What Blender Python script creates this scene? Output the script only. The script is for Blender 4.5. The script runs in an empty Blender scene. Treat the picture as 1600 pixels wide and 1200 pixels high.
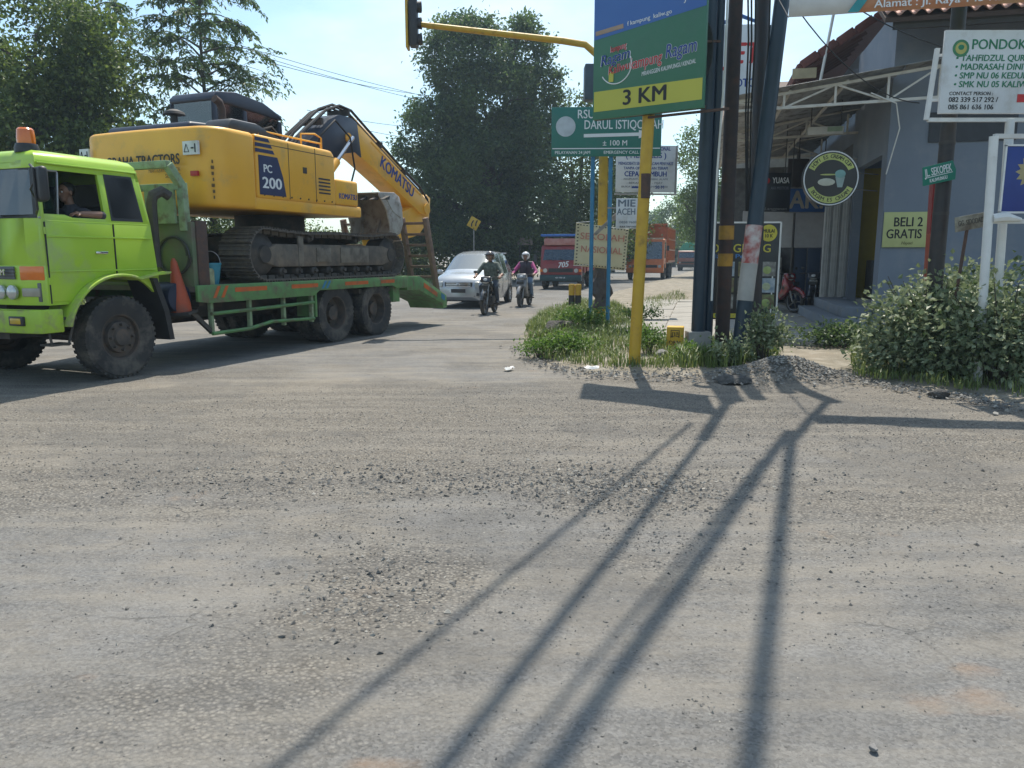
import bpy, bmesh, math, random
import numpy as np
from mathutils import Vector, Matrix

# ------------------------------------------------------------------ camera, sky, sun, exposure
scene = bpy.context.scene
R = math.radians
CAM_Z = 1.55
PITCH = math.atan(200 / 1200)
cam_data = bpy.data.cameras.new("camera")
cam_data.lens = 27.0
cam_data.sensor_width = 36.0
cam_data.clip_start = 0.05
cam_data.clip_end = 5000
camera = bpy.data.objects.new("camera", cam_data)
scene.collection.objects.link(camera)
camera.location = (0, 0, CAM_Z)
camera.rotation_euler = (R(90) - PITCH, 0, 0)
scene.camera = camera

SUN_EL = R(64)
SUN_RATIO = 0.14            # shadows fall towards (-0.14, -1)
sun_h = Vector((SUN_RATIO, 1.0, 0)).normalized()
to_sun = Vector((sun_h.x * math.cos(SUN_EL), sun_h.y * math.cos(SUN_EL), math.sin(SUN_EL)))
sun_data = bpy.data.lights.new("sun", 'SUN')
sun_data.energy = 4.3
sun_data.angle = R(0.55)
sun_data.color = (1.0, 0.93, 0.82)
sun = bpy.data.objects.new("sun", sun_data)
scene.collection.objects.link(sun)
sun.rotation_euler = to_sun.to_track_quat('Z', 'Y').to_euler()
sun.location = (0, 0, 50)

world = bpy.data.worlds.new("World")
scene.world = world
world.use_nodes = True
wn, wl = world.node_tree.nodes, world.node_tree.links
wn.clear()
w_out = wn.new('ShaderNodeOutputWorld')
w_bg = wn.new('ShaderNodeBackground')
w_sky = wn.new('ShaderNodeTexSky')
w_sky.sky_type = 'NISHITA'
w_sky.sun_disc = False
w_sky.sun_elevation = SUN_EL
w_sky.sun_rotation = math.atan2(sun_h.x, sun_h.y)
w_sky.air_density = 1.0
w_sky.dust_density = 1.2
w_sky.ozone_density = 0.4
w_bg.inputs['Strength'].default_value = 0.15
# thin high cloud veil over the whole sky
w_tc = wn.new('ShaderNodeTexCoord')
w_map = wn.new('ShaderNodeMapping')
w_map.inputs['Scale'].default_value = (1.0, 1.0, 2.6)
w_no = wn.new('ShaderNodeTexNoise')
w_no.inputs['Scale'].default_value = 2.3
w_no.inputs['Detail'].default_value = 6
w_no.inputs['Roughness'].default_value = 0.55
w_ra = wn.new('ShaderNodeValToRGB')
w_ra.color_ramp.elements[0].position = 0.46
w_ra.color_ramp.elements[0].color = (0, 0, 0, 1)
w_ra.color_ramp.elements[1].position = 0.72
w_ra.color_ramp.elements[1].color = (0.6, 0.6, 0.6, 1)
w_mix = wn.new('ShaderNodeMix')
w_mix.data_type = 'RGBA'
wl.new(w_tc.outputs['Generated'], w_map.inputs['Vector'])
wl.new(w_map.outputs[0], w_no.inputs['Vector'])
wl.new(w_no.outputs['Fac'], w_ra.inputs['Fac'])
wl.new(w_ra.outputs['Color'], w_mix.inputs['Factor'])
w_tint = wn.new('ShaderNodeMix'); w_tint.data_type = 'RGBA'; w_tint.blend_type = 'MULTIPLY'; w_tint.inputs['Factor'].default_value = 1.0
w_tint.inputs['B'].default_value = (0.90, 1.02, 1.0, 1)
wl.new(w_sky.outputs['Color'], w_tint.inputs['A'])
wl.new(w_tint.outputs['Result'], w_mix.inputs['A'])
w_mix.inputs['B'].default_value = (6.2, 7.0, 7.2, 1)
wl.new(w_mix.outputs['Result'], w_bg.inputs['Color'])
wl.new(w_bg.outputs[0], w_out.inputs['Surface'])

scene.view_settings.view_transform = 'Standard'
scene.view_settings.look = 'None'
scene.view_settings.gamma = 1.0
scene.view_settings.use_curve_mapping = False
scene.view_settings.exposure = 0.45

# ------------------------------------------------------------------ helpers
random.seed(7)
rng = np.random.default_rng(11)
col = scene.collection
CP, SP = math.cos(PITCH), math.sin(PITCH)

def at(px, py, d):
    """world point measured in the photograph at pixel (px, py), d metres deep"""
    u, v = (px - 800) / 1200, (600 - py) / 1200
    return Vector((u * d, d * (CP + v * SP), CAM_Z + d * (-SP + v * CP)))

def aty(px, py, Y):
    """world point measured at pixel (px, py) on the upright plane y = Y"""
    v = (600 - py) / 1200
    return at(px, py, Y / (CP + v * SP))

def gnd(px, py, z=0.0):
    v = (600 - py) / 1200
    return at(px, py, (z - CAM_Z) / (-SP + v * CP))

def tag(o, label=None, cat=None, group=None, kind=None):
    if label: o["label"] = label
    if cat: o["category"] = cat
    if group: o["group"] = group
    if kind: o["kind"] = kind
    return o

def empty(name, loc=(0, 0, 0), rz=0.0, label=None, cat=None, group=None):
    o = bpy.data.objects.new(name, None)
    col.objects.link(o)
    o.location = loc
    o.rotation_euler = (0, 0, rz)
    o.empty_display_size = 0.2
    return tag(o, label, cat, group)

def frame_from(d):
    d = Vector(d).normalized()
    a = Vector((0, 0, 1)) if abs(d.z) < 0.95 else Vector((1, 0, 0))
    u = a.cross(d).normalized()
    return u, d.cross(u)

class MB:
    """collects shapes; build() links them as one mesh object"""
    def __init__(s):
        s.v, s.f, s.m, s.mi = [], [], [], 0
    def add(s, vs, fs):
        b = len(s.v)
        s.v.extend(tuple(v) for v in vs)
        for f in fs:
            s.f.append(tuple(b + i for i in f)); s.m.append(s.mi)
        return s
    def box(s, c, size, rz=0.0, M=None):
        hx, hy, hz = size[0] / 2, size[1] / 2, size[2] / 2
        pts = [Vector((x, y, z)) for z in (-hz, hz) for y in (-hy, hy) for x in (-hx, hx)]
        if rz: M = Matrix.Rotation(rz, 3, 'Z')
        if M is not None: pts = [M @ p for p in pts]
        c = Vector(c)
        return s.add([c + p for p in pts], [(0, 2, 3, 1), (4, 5, 7, 6), (0, 1, 5, 4), (2, 6, 7, 3), (0, 4, 6, 2), (1, 3, 7, 5)])
    def bb(s, x0, x1, y0, y1, z0, z1):
        return s.box(((x0 + x1) / 2, (y0 + y1) / 2, (z0 + z1) / 2), (abs(x1 - x0), abs(y1 - y0), abs(z1 - z0)))
    def bar(s, p0, p1, w, h=None):
        """rectangular bar from p0 to p1"""
        p0, p1 = Vector(p0), Vector(p1); h = h or w
        u, v = frame_from(p1 - p0)
        vs = []
        for p in (p0, p1):
            vs += [p - u * w / 2 - v * h / 2, p + u * w / 2 - v * h / 2, p + u * w / 2 + v * h / 2, p - u * w / 2 + v * h / 2]
        return s.add(vs, [(3, 2, 1, 0), (4, 5, 6, 7), (0, 1, 5, 4), (1, 2, 6, 5), (2, 3, 7, 6), (3, 0, 4, 7)])
    def cyl(s, p0, p1, r0, r1=None, n=12, caps=True):
        p0, p1 = Vector(p0), Vector(p1)
        r1 = r0 if r1 is None else r1
        u, v = frame_from(p1 - p0)
        vs = []
        for p, r in ((p0, r0), (p1, r1)):
            for i in range(n):
                a = 2 * math.pi * i / n
                vs.append(p + (u * math.cos(a) + v * math.sin(a)) * r)
        fs = [(i, (i + 1) % n, n + (i + 1) % n, n + i) for i in range(n)]
        if caps: fs += [tuple(reversed(range(n))), tuple(range(n, 2 * n))]
        return s.add(vs, fs)
    def tube(s, pts, r, n=8, caps=True):
        pts = [Vector(p) for p in pts]
        rs = r if isinstance(r, (list, tuple)) else [r] * len(pts)
        vs, k = [], len(pts)
        u = None
        for i, p in enumerate(pts):
            d = (pts[min(i + 1, k - 1)] - pts[max(i - 1, 0)]).normalized()
            if u is None: u, w = frame_from(d)
            else:
                u = (u - d * u.dot(d)).normalized(); w = d.cross(u)
            for j in range(n):
                a = 2 * math.pi * j / n
                vs.append(p + (u * math.cos(a) + w * math.sin(a)) * rs[i])
        fs = [(i * n + j, i * n + (j + 1) % n, (i + 1) * n + (j + 1) % n, (i + 1) * n + j) for i in range(k - 1) for j in range(n)]
        if caps: fs += [tuple(reversed(range(n))), tuple(range((k - 1) * n, k * n))]
        return s.add(vs, fs)
    def prism(s, poly, a0, a1, axis='y'):
        """polygon extruded along an axis: 'y' takes (x,z), 'z' takes (x,y), 'x' takes (y,z)"""
        def mk(p, a):
            return (p[0], a, p[1]) if axis == 'y' else (p[0], p[1], a) if axis == 'z' else (a, p[0], p[1])
        n = len(poly)
        ar = sum(poly[i][0] * poly[(i + 1) % n][1] - poly[(i + 1) % n][0] * poly[i][1] for i in range(n))
        if (ar < 0) != (axis == 'y'): poly = poly[::-1]
        lo, hi = min(a0, a1), max(a0, a1)
        vs = [mk(p, lo) for p in poly] + [mk(p, hi) for p in poly]
        fs = [tuple(reversed(range(n))), tuple(range(n, 2 * n))] + [(i, (i + 1) % n, n + (i + 1) % n, n + i) for i in range(n)]
        return s.add(vs, fs)
    def lathe(s, prof, n=24, c=(0, 0, 0), axis='y', closed=True):
        """profile of (radius, along) revolved about an axis"""
        vs, k = [], len(prof)
        for r, h in prof:
            for j in range(n):
                a = 2 * math.pi * j / n
                x, y = r * math.cos(a), r * math.sin(a)
                p = (x, h, y) if axis == 'y' else (x, y, h) if axis == 'z' else (h, x, y)
                vs.append((p[0] + c[0], p[1] + c[1], p[2] + c[2]))
        fs = []
        for i in range(k - 1):
            for j in range(n):
                q = (i * n + j, i * n + (j + 1) % n, (i + 1) * n + (j + 1) % n, (i + 1) * n + j)
                fs.append(q)
        if closed:
            fs += [tuple(range(n)), tuple(reversed(range((k - 1) * n, k * n)))]
        return s.add(vs, fs)
    def ball(s, c, r, n=12, sq=(1, 1, 1)):
        c = Vector(c); vs, fs = [], []
        m = n // 2
        for i in range(m + 1):
            t = math.pi * i / m
            for j in range(n):
                a = 2 * math.pi * j / n
                vs.append((c.x + r * sq[0] * math.sin(t) * math.cos(a), c.y + r * sq[1] * math.sin(t) * math.sin(a), c.z + r * sq[2] * math.cos(t)))
        for i in range(m):
            for j in range(n):
                fs.append((i * n + j, (i + 1) * n + j, (i + 1) * n + (j + 1) % n, i * n + (j + 1) % n))
        return s.add(vs, fs)
    def fn(s, f):
        s.v = [tuple(f(*v)) for v in s.v]; return s
    def build(s, name, mats, parent=None, bevel=0.0, seg=2, angle=35, loc=None, rot=None):
        me = bpy.data.meshes.new(name)
        me.from_pydata(s.v, [], s.f)
        if not isinstance(mats, (list, tuple)): mats = [mats]
        for m in mats: me.materials.append(m)
        if len(mats) > 1: me.polygons.foreach_set('material_index', s.m)
        bm = bmesh.new(); bm.from_mesh(me)
        bmesh.ops.remove_doubles(bm, verts=bm.verts, dist=1e-5)
        bmesh.ops.delete(bm, geom=[v for v in bm.verts if not v.link_faces], context='VERTS')
        bmesh.ops.recalc_face_normals(bm, faces=bm.faces)
        if bevel:
            es = [e for e in bm.edges if len(e.link_faces) == 2 and e.calc_face_angle(0) > R(38)]
            bmesh.ops.bevel(bm, geom=es, offset=bevel, segments=seg, profile=0.5, affect='EDGES', clamp_overlap=True)
        bm.to_mesh(me); bm.free()
        me.polygons.foreach_set('use_smooth', [True] * len(me.polygons))
        me.set_sharp_from_angle(angle=R(angle))
        o = bpy.data.objects.new(name, me)
        col.objects.link(o)
        if parent: o.parent = parent
        if loc is not None: o.location = loc
        if rot is not None: o.rotation_euler = rot
        return o

def mesh_np(name, v, f, mats, parent=None, smooth=False, mi=None, cols=None):
    """fast mesh from numpy arrays; f is (n, k)"""
    me = bpy.data.meshes.new(name)
    n, k = f.shape
    me.vertices.add(len(v)); me.vertices.foreach_set('co', np.asarray(v, np.float32).ravel())
    me.loops.add(n * k); me.loops.foreach_set('vertex_index', f.astype(np.int32).ravel())
    me.polygons.add(n); me.polygons.foreach_set('loop_start', np.arange(0, n * k, k, dtype=np.int32))
    if not isinstance(mats, (list, tuple)): mats = [mats]
    for m in mats: me.materials.append(m)
    if mi is not None: me.polygons.foreach_set('material_index', np.asarray(mi, np.int32))
    me.polygons.foreach_set('use_smooth', np.full(n, smooth))
    if cols is not None:
        at_ = me.attributes.new('tint', 'FLOAT', 'POINT'); at_.data.foreach_set('value', np.asarray(cols, np.float32))
    me.update(calc_edges=True); me.validate()
    o = bpy.data.objects.new(name, me); col.objects.link(o)
    if parent: o.parent = parent
    return o

def copy_of(o, parent=None):
    c = o.copy(); col.objects.link(c); c.parent = parent
    for ch in list(o.children): copy_of(ch, c)
    return c

# ------------------------------------------------------------------ materials
MATS = {}
def mat(name, c, c2=None, rough=0.55, metal=0.0, ns=6.0, amt=1.0, bump=0.0, bs=40.0, dirt=None, dirt_pos=0.58, coat=0.0, spec=0.5, emit=None, det=5.0, dirt_s=3.0):
    if name in MATS: return MATS[name]
    m = bpy.data.materials.new(name); m.use_nodes = True
    n, l = m.node_tree.nodes, m.node_tree.links
    b = n['Principled BSDF']
    tc = n.new('ShaderNodeTexCoord')
    no = n.new('ShaderNodeTexNoise'); no.inputs['Scale'].default_value = ns; no.inputs['Detail'].default_value = det
    l.new(tc.outputs['Object'], no.inputs['Vector'])
    c2 = c2 or tuple(min(1, x * 0.78) for x in c)
    ra = n.new('ShaderNodeValToRGB')
    ra.color_ramp.elements[0].position = 0.33; ra.color_ramp.elements[0].color = (*c, 1)
    ra.color_ramp.elements[1].position = 0.68; ra.color_ramp.elements[1].color = (*c2, 1)
    l.new(no.outputs['Fac'], ra.inputs['Fac'])
    outc = ra.outputs['Color']
    b.inputs['Roughness'].default_value = rough
    if dirt:
        n2 = n.new('ShaderNodeTexNoise'); n2.inputs['Scale'].default_value = dirt_s; n2.inputs['Detail'].default_value = 8; n2.inputs['Roughness'].default_value = 0.65
        l.new(tc.outputs['Object'], n2.inputs['Vector'])
        r2 = n.new('ShaderNodeValToRGB')
        r2.color_ramp.elements[0].position = dirt_pos - 0.08; r2.color_ramp.elements[0].color = (0, 0, 0, 1)
        r2.color_ramp.elements[1].position = dirt_pos + 0.12; r2.color_ramp.elements[1].color = (0.9, 0.9, 0.9, 1)
        l.new(n2.outputs['Fac'], r2.inputs['Fac'])
        mx = n.new('ShaderNodeMix'); mx.data_type = 'RGBA'
        l.new(r2.outputs['Color'], mx.inputs['Factor']); l.new(outc, mx.inputs['A'])
        mx.inputs['B'].default_value = (*dirt, 1)
        outc = mx.outputs['Result']
        mr = n.new('ShaderNodeMapRange'); mr.inputs['To Min'].default_value = rough; mr.inputs['To Max'].default_value = 0.9
        l.new(r2.outputs['Color'], mr.inputs['Value']); l.new(mr.outputs[0], b.inputs['Roughness'])
    l.new(outc, b.inputs['Base Color'])
    b.inputs['Metallic'].default_value = metal
    b.inputs['Specular IOR Level'].default_value = spec
    b.inputs['Coat Weight'].default_value = coat
    if bump:
        nb = n.new('ShaderNodeTexNoise'); nb.inputs['Scale'].default_value = bs; nb.inputs['Detail'].default_value = 4
        l.new(tc.outputs['Object'], nb.inputs['Vector'])
        bu = n.new('ShaderNodeBump'); bu.inputs['Strength'].default_value = bump; bu.inputs['Distance'].default_value = 0.02
        l.new(nb.outputs['Fac'], bu.inputs['Height']); l.new(bu.outputs[0], b.inputs['Normal'])
    if emit:
        b.inputs['Emission Color'].default_value = (*emit[0], 1); b.inputs['Emission Strength'].default_value = emit[1]
    MATS[name] = m
    return m

def glass(name, tint=(0.75, 0.82, 0.82), refl=1.45, rough=0.03):
    if name in MATS: return MATS[name]
    m = bpy.data.materials.new(name); m.use_nodes = True
    n, l = m.node_tree.nodes, m.node_tree.links
    n.clear()
    o = n.new('ShaderNodeOutputMaterial'); mx = n.new('ShaderNodeMixShader')
    fr = n.new('ShaderNodeFresnel'); fr.inputs['IOR'].default_value = refl
    tr = n.new('ShaderNodeBsdfTransparent'); tr.inputs['Color'].default_value = (*tint, 1)
    gl = n.new('ShaderNodeBsdfGlossy'); gl.inputs['Roughness'].default_value = rough
    l.new(fr.outputs[0], mx.inputs[0]); l.new(tr.outputs[0], mx.inputs[1]); l.new(gl.outputs[0], mx.inputs[2]); l.new(mx.outputs[0], o.inputs['Surface'])
    MATS[name] = m
    return m

def leaf_mat(name, c, c2, trans=0.35, rough=0.5):
    if name in MATS: return MATS[name]
    m = bpy.data.materials.new(name); m.use_nodes = True
    n, l = m.node_tree.nodes, m.node_tree.links
    b = n['Principled BSDF']; out = n['Material Output']
    a = n.new('ShaderNodeAttribute'); a.attribute_name = 'tint'
    mx = n.new('ShaderNodeMix'); mx.data_type = 'RGBA'
    mx.inputs['A'].default_value = (*c, 1); mx.inputs['B'].default_value = (*c2, 1)
    l.new(a.outputs['Fac'], mx.inputs['Factor'])
    l.new(mx.outputs['Result'], b.inputs['Base Color'])
    b.inputs['Roughness'].default_value = rough
    b.inputs['Specular IOR Level'].default_value = 0.35
    t = n.new('ShaderNodeBsdfTranslucent')
    hs = n.new('ShaderNodeHueSaturation'); hs.inputs['Value'].default_value = 1.5; hs.inputs['Saturation'].default_value = 1.1
    l.new(mx.outputs['Result'], hs.inputs['Color']); l.new(hs.outputs[0], t.inputs['Color'])
    ms = n.new('ShaderNodeMixShader'); ms.inputs[0].default_value = trans
    l.new(b.outputs[0], ms.inputs[1]); l.new(t.outputs[0], ms.inputs[2]); l.new(ms.outputs[0], out.inputs['Surface'])
    MATS[name] = m
    return m

DUST = (0.30, 0.26, 0.20)
lime = mat('lime paint', (0.40, 0.60, 0.045), (0.35, 0.54, 0.04), rough=0.34, coat=0.25, ns=2, dirt=(0.34, 0.42, 0.16), dirt_pos=0.62, dirt_s=2.2, bump=0.03, bs=3)
deckgreen = mat('worn deck green', (0.115, 0.26, 0.085), (0.085, 0.19, 0.07), rough=0.6, dirt=(0.16, 0.12, 0.085), dirt_pos=0.58, dirt_s=6, bump=0.15)
palegreen = mat('pale worn green', (0.27, 0.36, 0.22), (0.20, 0.29, 0.16), rough=0.7, dirt=(0.15, 0.10, 0.07), dirt_pos=0.57, dirt_s=7, bump=0.15)
exyel = mat('excavator yellow', (0.82, 0.43, 0.035), (0.74, 0.37, 0.03), rough=0.42, coat=0.1, ns=1.5, dirt=(0.52, 0.33, 0.11), dirt_pos=0.62, dirt_s=2.4, bump=0.03, bs=4)
exdark = mat('excavator navy', (0.018, 0.025, 0.045), (0.026, 0.032, 0.05), rough=0.45)
navy = mat('navy decal', (0.025, 0.035, 0.10), rough=0.5)
blackp = mat('black plastic', (0.022, 0.022, 0.024), (0.03, 0.03, 0.032), rough=0.5)
darkm = mat('dark grimy metal', (0.035, 0.033, 0.032), (0.06, 0.052, 0.045), rough=0.65, dirt=(0.11, 0.09, 0.07), dirt_pos=0.6)
rubber = mat('tyre rubber', (0.028, 0.028, 0.029), (0.04, 0.038, 0.036), rough=0.85, dirt=(0.13, 0.115, 0.095), dirt_pos=0.55, dirt_s=4)
rimm = mat('dusty rim', (0.05, 0.045, 0.042), (0.09, 0.075, 0.062), rough=0.75, dirt=(0.12, 0.085, 0.065), dirt_pos=0.55, dirt_s=9)
rust = mat('rusty steel', (0.10, 0.055, 0.038), (0.065, 0.045, 0.04), rough=0.8, bump=0.3, ns=12)
steel = mat('bare steel', (0.35, 0.34, 0.33), (0.25, 0.24, 0.23), rough=0.4, metal=0.7)
chrome = mat('chrome', (0.75, 0.75, 0.75), (0.65, 0.65, 0.65), rough=0.12, metal=1.0)
orangep = mat('orange lens', (0.75, 0.18, 0.01), (0.65, 0.14, 0.01), rough=0.2, coat=0.5)
reflor = mat('orange reflector tape', (0.55, 0.12, 0.025), (0.45, 0.10, 0.02), rough=0.5, dirt=(0.2, 0.13, 0.08), dirt_pos=0.62)
bluepaint = mat('blue paint', (0.03, 0.20, 0.36), (0.03, 0.17, 0.30), rough=0.5)
whitep = mat('white paint', (0.72, 0.72, 0.70), (0.63, 0.63, 0.61), rough=0.5, dirt=(0.42, 0.38, 0.31), dirt_pos=0.68)
signwhite = mat('sign white', (0.66, 0.68, 0.69), (0.58, 0.60, 0.62), rough=0.5, ns=2, dirt=(0.46, 0.45, 0.42), dirt_pos=0.60, dirt_s=2.5)
textblack = mat('black lettering', (0.02, 0.02, 0.02), rough=0.6)
textwhite = mat('white lettering', (0.75, 0.76, 0.76), (0.68, 0.70, 0.70), rough=0.6)
textgreen = mat('green lettering', (0.02, 0.20, 0.10), rough=0.6)
textblue = mat('blue lettering', (0.02, 0.06, 0.28), rough=0.6)
textred = mat('red lettering', (0.55, 0.03, 0.03), rough=0.6)
poleyel = mat('yellow pole paint', (0.55, 0.34, 0.025), (0.47, 0.28, 0.025), rough=0.5, dirt=(0.20, 0.13, 0.05), dirt_pos=0.64, dirt_s=5)
polenavy = mat('navy pole paint', (0.011, 0.027, 0.046), (0.015, 0.034, 0.055), rough=0.42, dirt=(0.05, 0.055, 0.06), dirt_pos=0.66)
polebrown = mat('rusty brown pole', (0.055, 0.036, 0.032), (0.035, 0.028, 0.028), rough=0.7, ns=9, dirt=(0.10, 0.05, 0.035), dirt_pos=0.6)
concrete = mat('concrete', (0.30, 0.29, 0.27), (0.22, 0.215, 0.20), rough=0.9, ns=4, bump=0.3)
barkm = mat('bark', (0.09, 0.075, 0.06), (0.05, 0.042, 0.035), rough=0.9, ns=10, bump=0.5)
cable = mat('black cable', (0.012, 0.012, 0.013), rough=0.6)
cabglass = glass('cab glass', (0.62, 0.70, 0.72))
wscreen = glass('windscreen glass', (0.55, 0.63, 0.66), refl=2.3, rough=0.06)
limedirty = mat('muddy lime paint', (0.37, 0.55, 0.05), (0.31, 0.47, 0.045), rough=0.45, ns=3, dirt=(0.27, 0.24, 0.15), dirt_pos=0.55, dirt_s=5)
darkglass = mat('dark tinted glass', (0.02, 0.03, 0.04), (0.03, 0.04, 0.05), rough=0.06, spec=0.9, coat=0.6)
skinm = mat('skin', (0.24, 0.125, 0.08), (0.22, 0.115, 0.075), rough=0.5)
hairm = mat('black hair', (0.012, 0.010, 0.009), rough=0.5)

# ------------------------------------------------------------------ lettering (turned into meshes at the end)
TEXTS = []
def text(s, size, m, parent, loc, rot=(R(90), 0, 0), align='CENTER', bold=0.0, sx=1.0, shear=0.0, ext=0.0015, space=1.0, name='lettering', vert='CENTER', fit=None):
    cu = bpy.data.curves.new(name, 'FONT')
    cu.body = s; cu.size = size; cu.align_x = align; cu.align_y = vert
    cu.shear = shear; cu.extrude = ext; cu.space_character = space
    cu.resolution_u = 3
    cu.materials.append(m)
    o = bpy.data.objects.new(name, cu)
    col.objects.link(o)
    o.parent = parent; o.location = loc; o.rotation_euler = rot; o.scale = (sx, 1, 1)
    TEXTS.append((o, fit, bold * size))
    return o

def finish_texts():
    bpy.context.view_layer.update()
    dg = bpy.context.evaluated_depsgraph_get()
    for o, fit, bold in TEXTS:
        me = bpy.data.meshes.new_from_object(o.evaluated_get(dg))
        if bold > 0:                                 # thicken the strokes
            bm = bmesh.new(); src = me
            for q, (dx, dy) in enumerate(((0, 0), (1, 0), (-1, 0), (0, .6), (0, -.6))):
                t = src.copy(); t.transform(Matrix.Translation((dx * bold * .8, dy * bold * .8, -q * 0.0003)))
                bm.from_mesh(t); bpy.data.meshes.remove(t)
            bm.to_mesh(me); bm.free()
        me.name = 'lettering'
        if fit:                                      # stretch to a measured width
            xs = [v.co.x for v in me.vertices]
            if xs: o.scale.x = fit / (max(xs) - min(xs))
        n = bpy.data.objects.new('lettering', me)
        col.objects.link(n)
        n.parent = o.parent; n.location = o.location; n.rotation_euler = o.rotation_euler; n.scale = o.scale
        cu = o.data
        bpy.data.objects.remove(o); bpy.data.curves.remove(cu)

# ------------------------------------------------------------------ people: overlapping tapered limbs fused to one skin
BODIES = []
def body(name, limbs, mats, loc, rz, label, cat='person', voxel=0.011, parent=None, group=None):
    """limbs: (p0, p1, r0, r1, material index); fused later by a voxel remesh into one surface"""
    mb = MB()
    for p0, p1, r0, r1, mi in limbs:
        p0, p1 = Vector(p0), Vector(p1)
        mb.ball(p0, r0, 14); mb.ball(p1, r1, 14)
        if (p1 - p0).length > 1e-4: mb.cyl(p0, p1, r0, r1, 14)
    me = bpy.data.meshes.new(name)
    me.from_pydata(mb.v, [], mb.f)
    o = bpy.data.objects.new(name, me); col.objects.link(o)
    md = o.modifiers.new('r', 'REMESH'); md.mode = 'VOXEL'; md.voxel_size = voxel
    sm = o.modifiers.new('s', 'SMOOTH'); sm.iterations = 4; sm.factor = 0.5
    o.location = loc; o.rotation_euler = (0, 0, rz)
    if parent: o.parent = parent
    else: tag(o, label, cat, group)
    BODIES.append((o, limbs, mats))
    return o

def finish_bodies():
    bpy.context.view_layer.update()
    dg = bpy.context.evaluated_depsgraph_get()
    for o, limbs, mats in BODIES:
        me = bpy.data.meshes.new_from_object(o.evaluated_get(dg))
        o.modifiers.clear()
        me.materials.clear()
        for m in mats: me.materials.append(m)
        n = len(me.polygons)
        c = np.empty(n * 3); me.polygons.foreach_get('center', c); c = c.reshape(-1, 3)
        best = np.full(n, 1e9); mi = np.zeros(n, int)
        for p0, p1, r0, r1, k in limbs:
            a, b = np.array(p0, float), np.array(p1, float)
            d = b - a; L = max(d @ d, 1e-9)
            t = np.clip(((c - a) @ d) / L, 0, 1)
            dist = np.linalg.norm(c - (a + t[:, None] * d), axis=1) - (r0 + (r1 - r0) * t)
            w = dist < best; best[w] = dist[w]; mi[w] = k
        me.polygons.foreach_set('material_index', mi.astype(np.int32))
        me.polygons.foreach_set('use_smooth', [True] * n)
        o.data = me

def hand_limbs(wrist, d, up, mi, s=1.0, curl=0.6):
    """palm, four unequal curled fingers and a thumb off the palm's side"""
    w = Vector(wrist); d = Vector(d).normalized(); up = Vector(up).normalized(); sd = d.cross(up).normalized()
    L = [(w, w + d * 0.05 * s, 0.024 * s, 0.030 * s, mi), (w + d * 0.03 * s + sd * 0.018 * s, w + d * 0.075 * s + sd * 0.02 * s, 0.02 * s, 0.016 * s, mi), (w + d * 0.03 * s - sd * 0.018 * s, w + d * 0.075 * s - sd * 0.02 * s, 0.02 * s, 0.016 * s, mi)]
    for k, ln in enumerate((0.068, 0.078, 0.074, 0.058)):
        b = w + d * 0.08 * s + sd * (k - 1.5) * 0.021 * s
        c1 = b + (d * math.cos(curl * 0.6) - up * math.sin(curl * 0.6)) * ln * 0.5 * s
        c2 = c1 + (d * math.cos(curl * 1.8) - up * math.sin(curl * 1.8)) * ln * 0.5 * s
        L += [(b, c1, 0.0095 * s, 0.009 * s, mi), (c1, c2, 0.009 * s, 0.0075 * s, mi)]
    b = w + d * 0.025 * s - sd * 0.028 * s
    c1 = b + (d * 0.6 - sd * 0.7 - up * 0.3).normalized() * 0.035 * s
    c2 = c1 + (d * 0.85 - sd * 0.1 - up * 0.5).normalized() * 0.028 * s
    return L + [(b, c1, 0.012 * s, 0.010 * s, mi), (c1, c2, 0.010 * s, 0.008 * s, mi)]

def head_limbs(c, fwd, mi, s=1.0):
    """head centre c, facing fwd: skull, jaw, nose, ears, neck is separate"""
    c = Vector(c); f = Vector(fwd).normalized(); r = f.cross(Vector((0, 0, 1))).normalized(); u = r.cross(f)
    return [(c - f * 0.018 * s + u * 0.03 * s, c + f * 0.02 * s + u * 0.025 * s, 0.084 * s, 0.080 * s, mi),
            (c + f * 0.03 * s - u * 0.02 * s, c + f * 0.045 * s - u * 0.075 * s, 0.062 * s, 0.042 * s, mi),
            (c + f * 0.092 * s + u * 0.008 * s, c + f * 0.108 * s - u * 0.028 * s, 0.010 * s, 0.015 * s, mi),
            (c + f * 0.082 * s - u * 0.06 * s - r * 0.014 * s, c + f * 0.082 * s - u * 0.06 * s + r * 0.014 * s, 0.012 * s, 0.012 * s, mi),
            (c + r * 0.082 * s + u * 0.012 * s, c + r * 0.085 * s - u * 0.03 * s, 0.014 * s, 0.011 * s, mi),
            (c - r * 0.082 * s + u * 0.012 * s, c - r * 0.085 * s - u * 0.03 * s, 0.014 * s, 0.011 * s, mi)]

def eyes_for(head, c, fwd, s=1.0):
    c = Vector(c); f = Vector(fwd).normalized(); r = f.cross(Vector((0, 0, 1))).normalized(); u = r.cross(f)
    for k in (-1, 1):
        p = c + f * 0.088 * s + r * k * 0.032 * s + u * 0.008 * s
        mb = MB(); mb.ball(p, 0.0125 * s, 8); mb.build('eye', textwhite, head)
        mb = MB(); mb.ball(p + f * 0.008 * s, 0.0068 * s, 8); mb.build('pupil', hairm, head)
        mb = MB(); mb.tube([p + u * 0.024 * s - r * 0.018 * s, p + u * 0.029 * s + f * 0.002, p + u * 0.024 * s + r * 0.018 * s], 0.004 * s, 6); mb.build('eyebrow', hairm, head)

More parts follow.
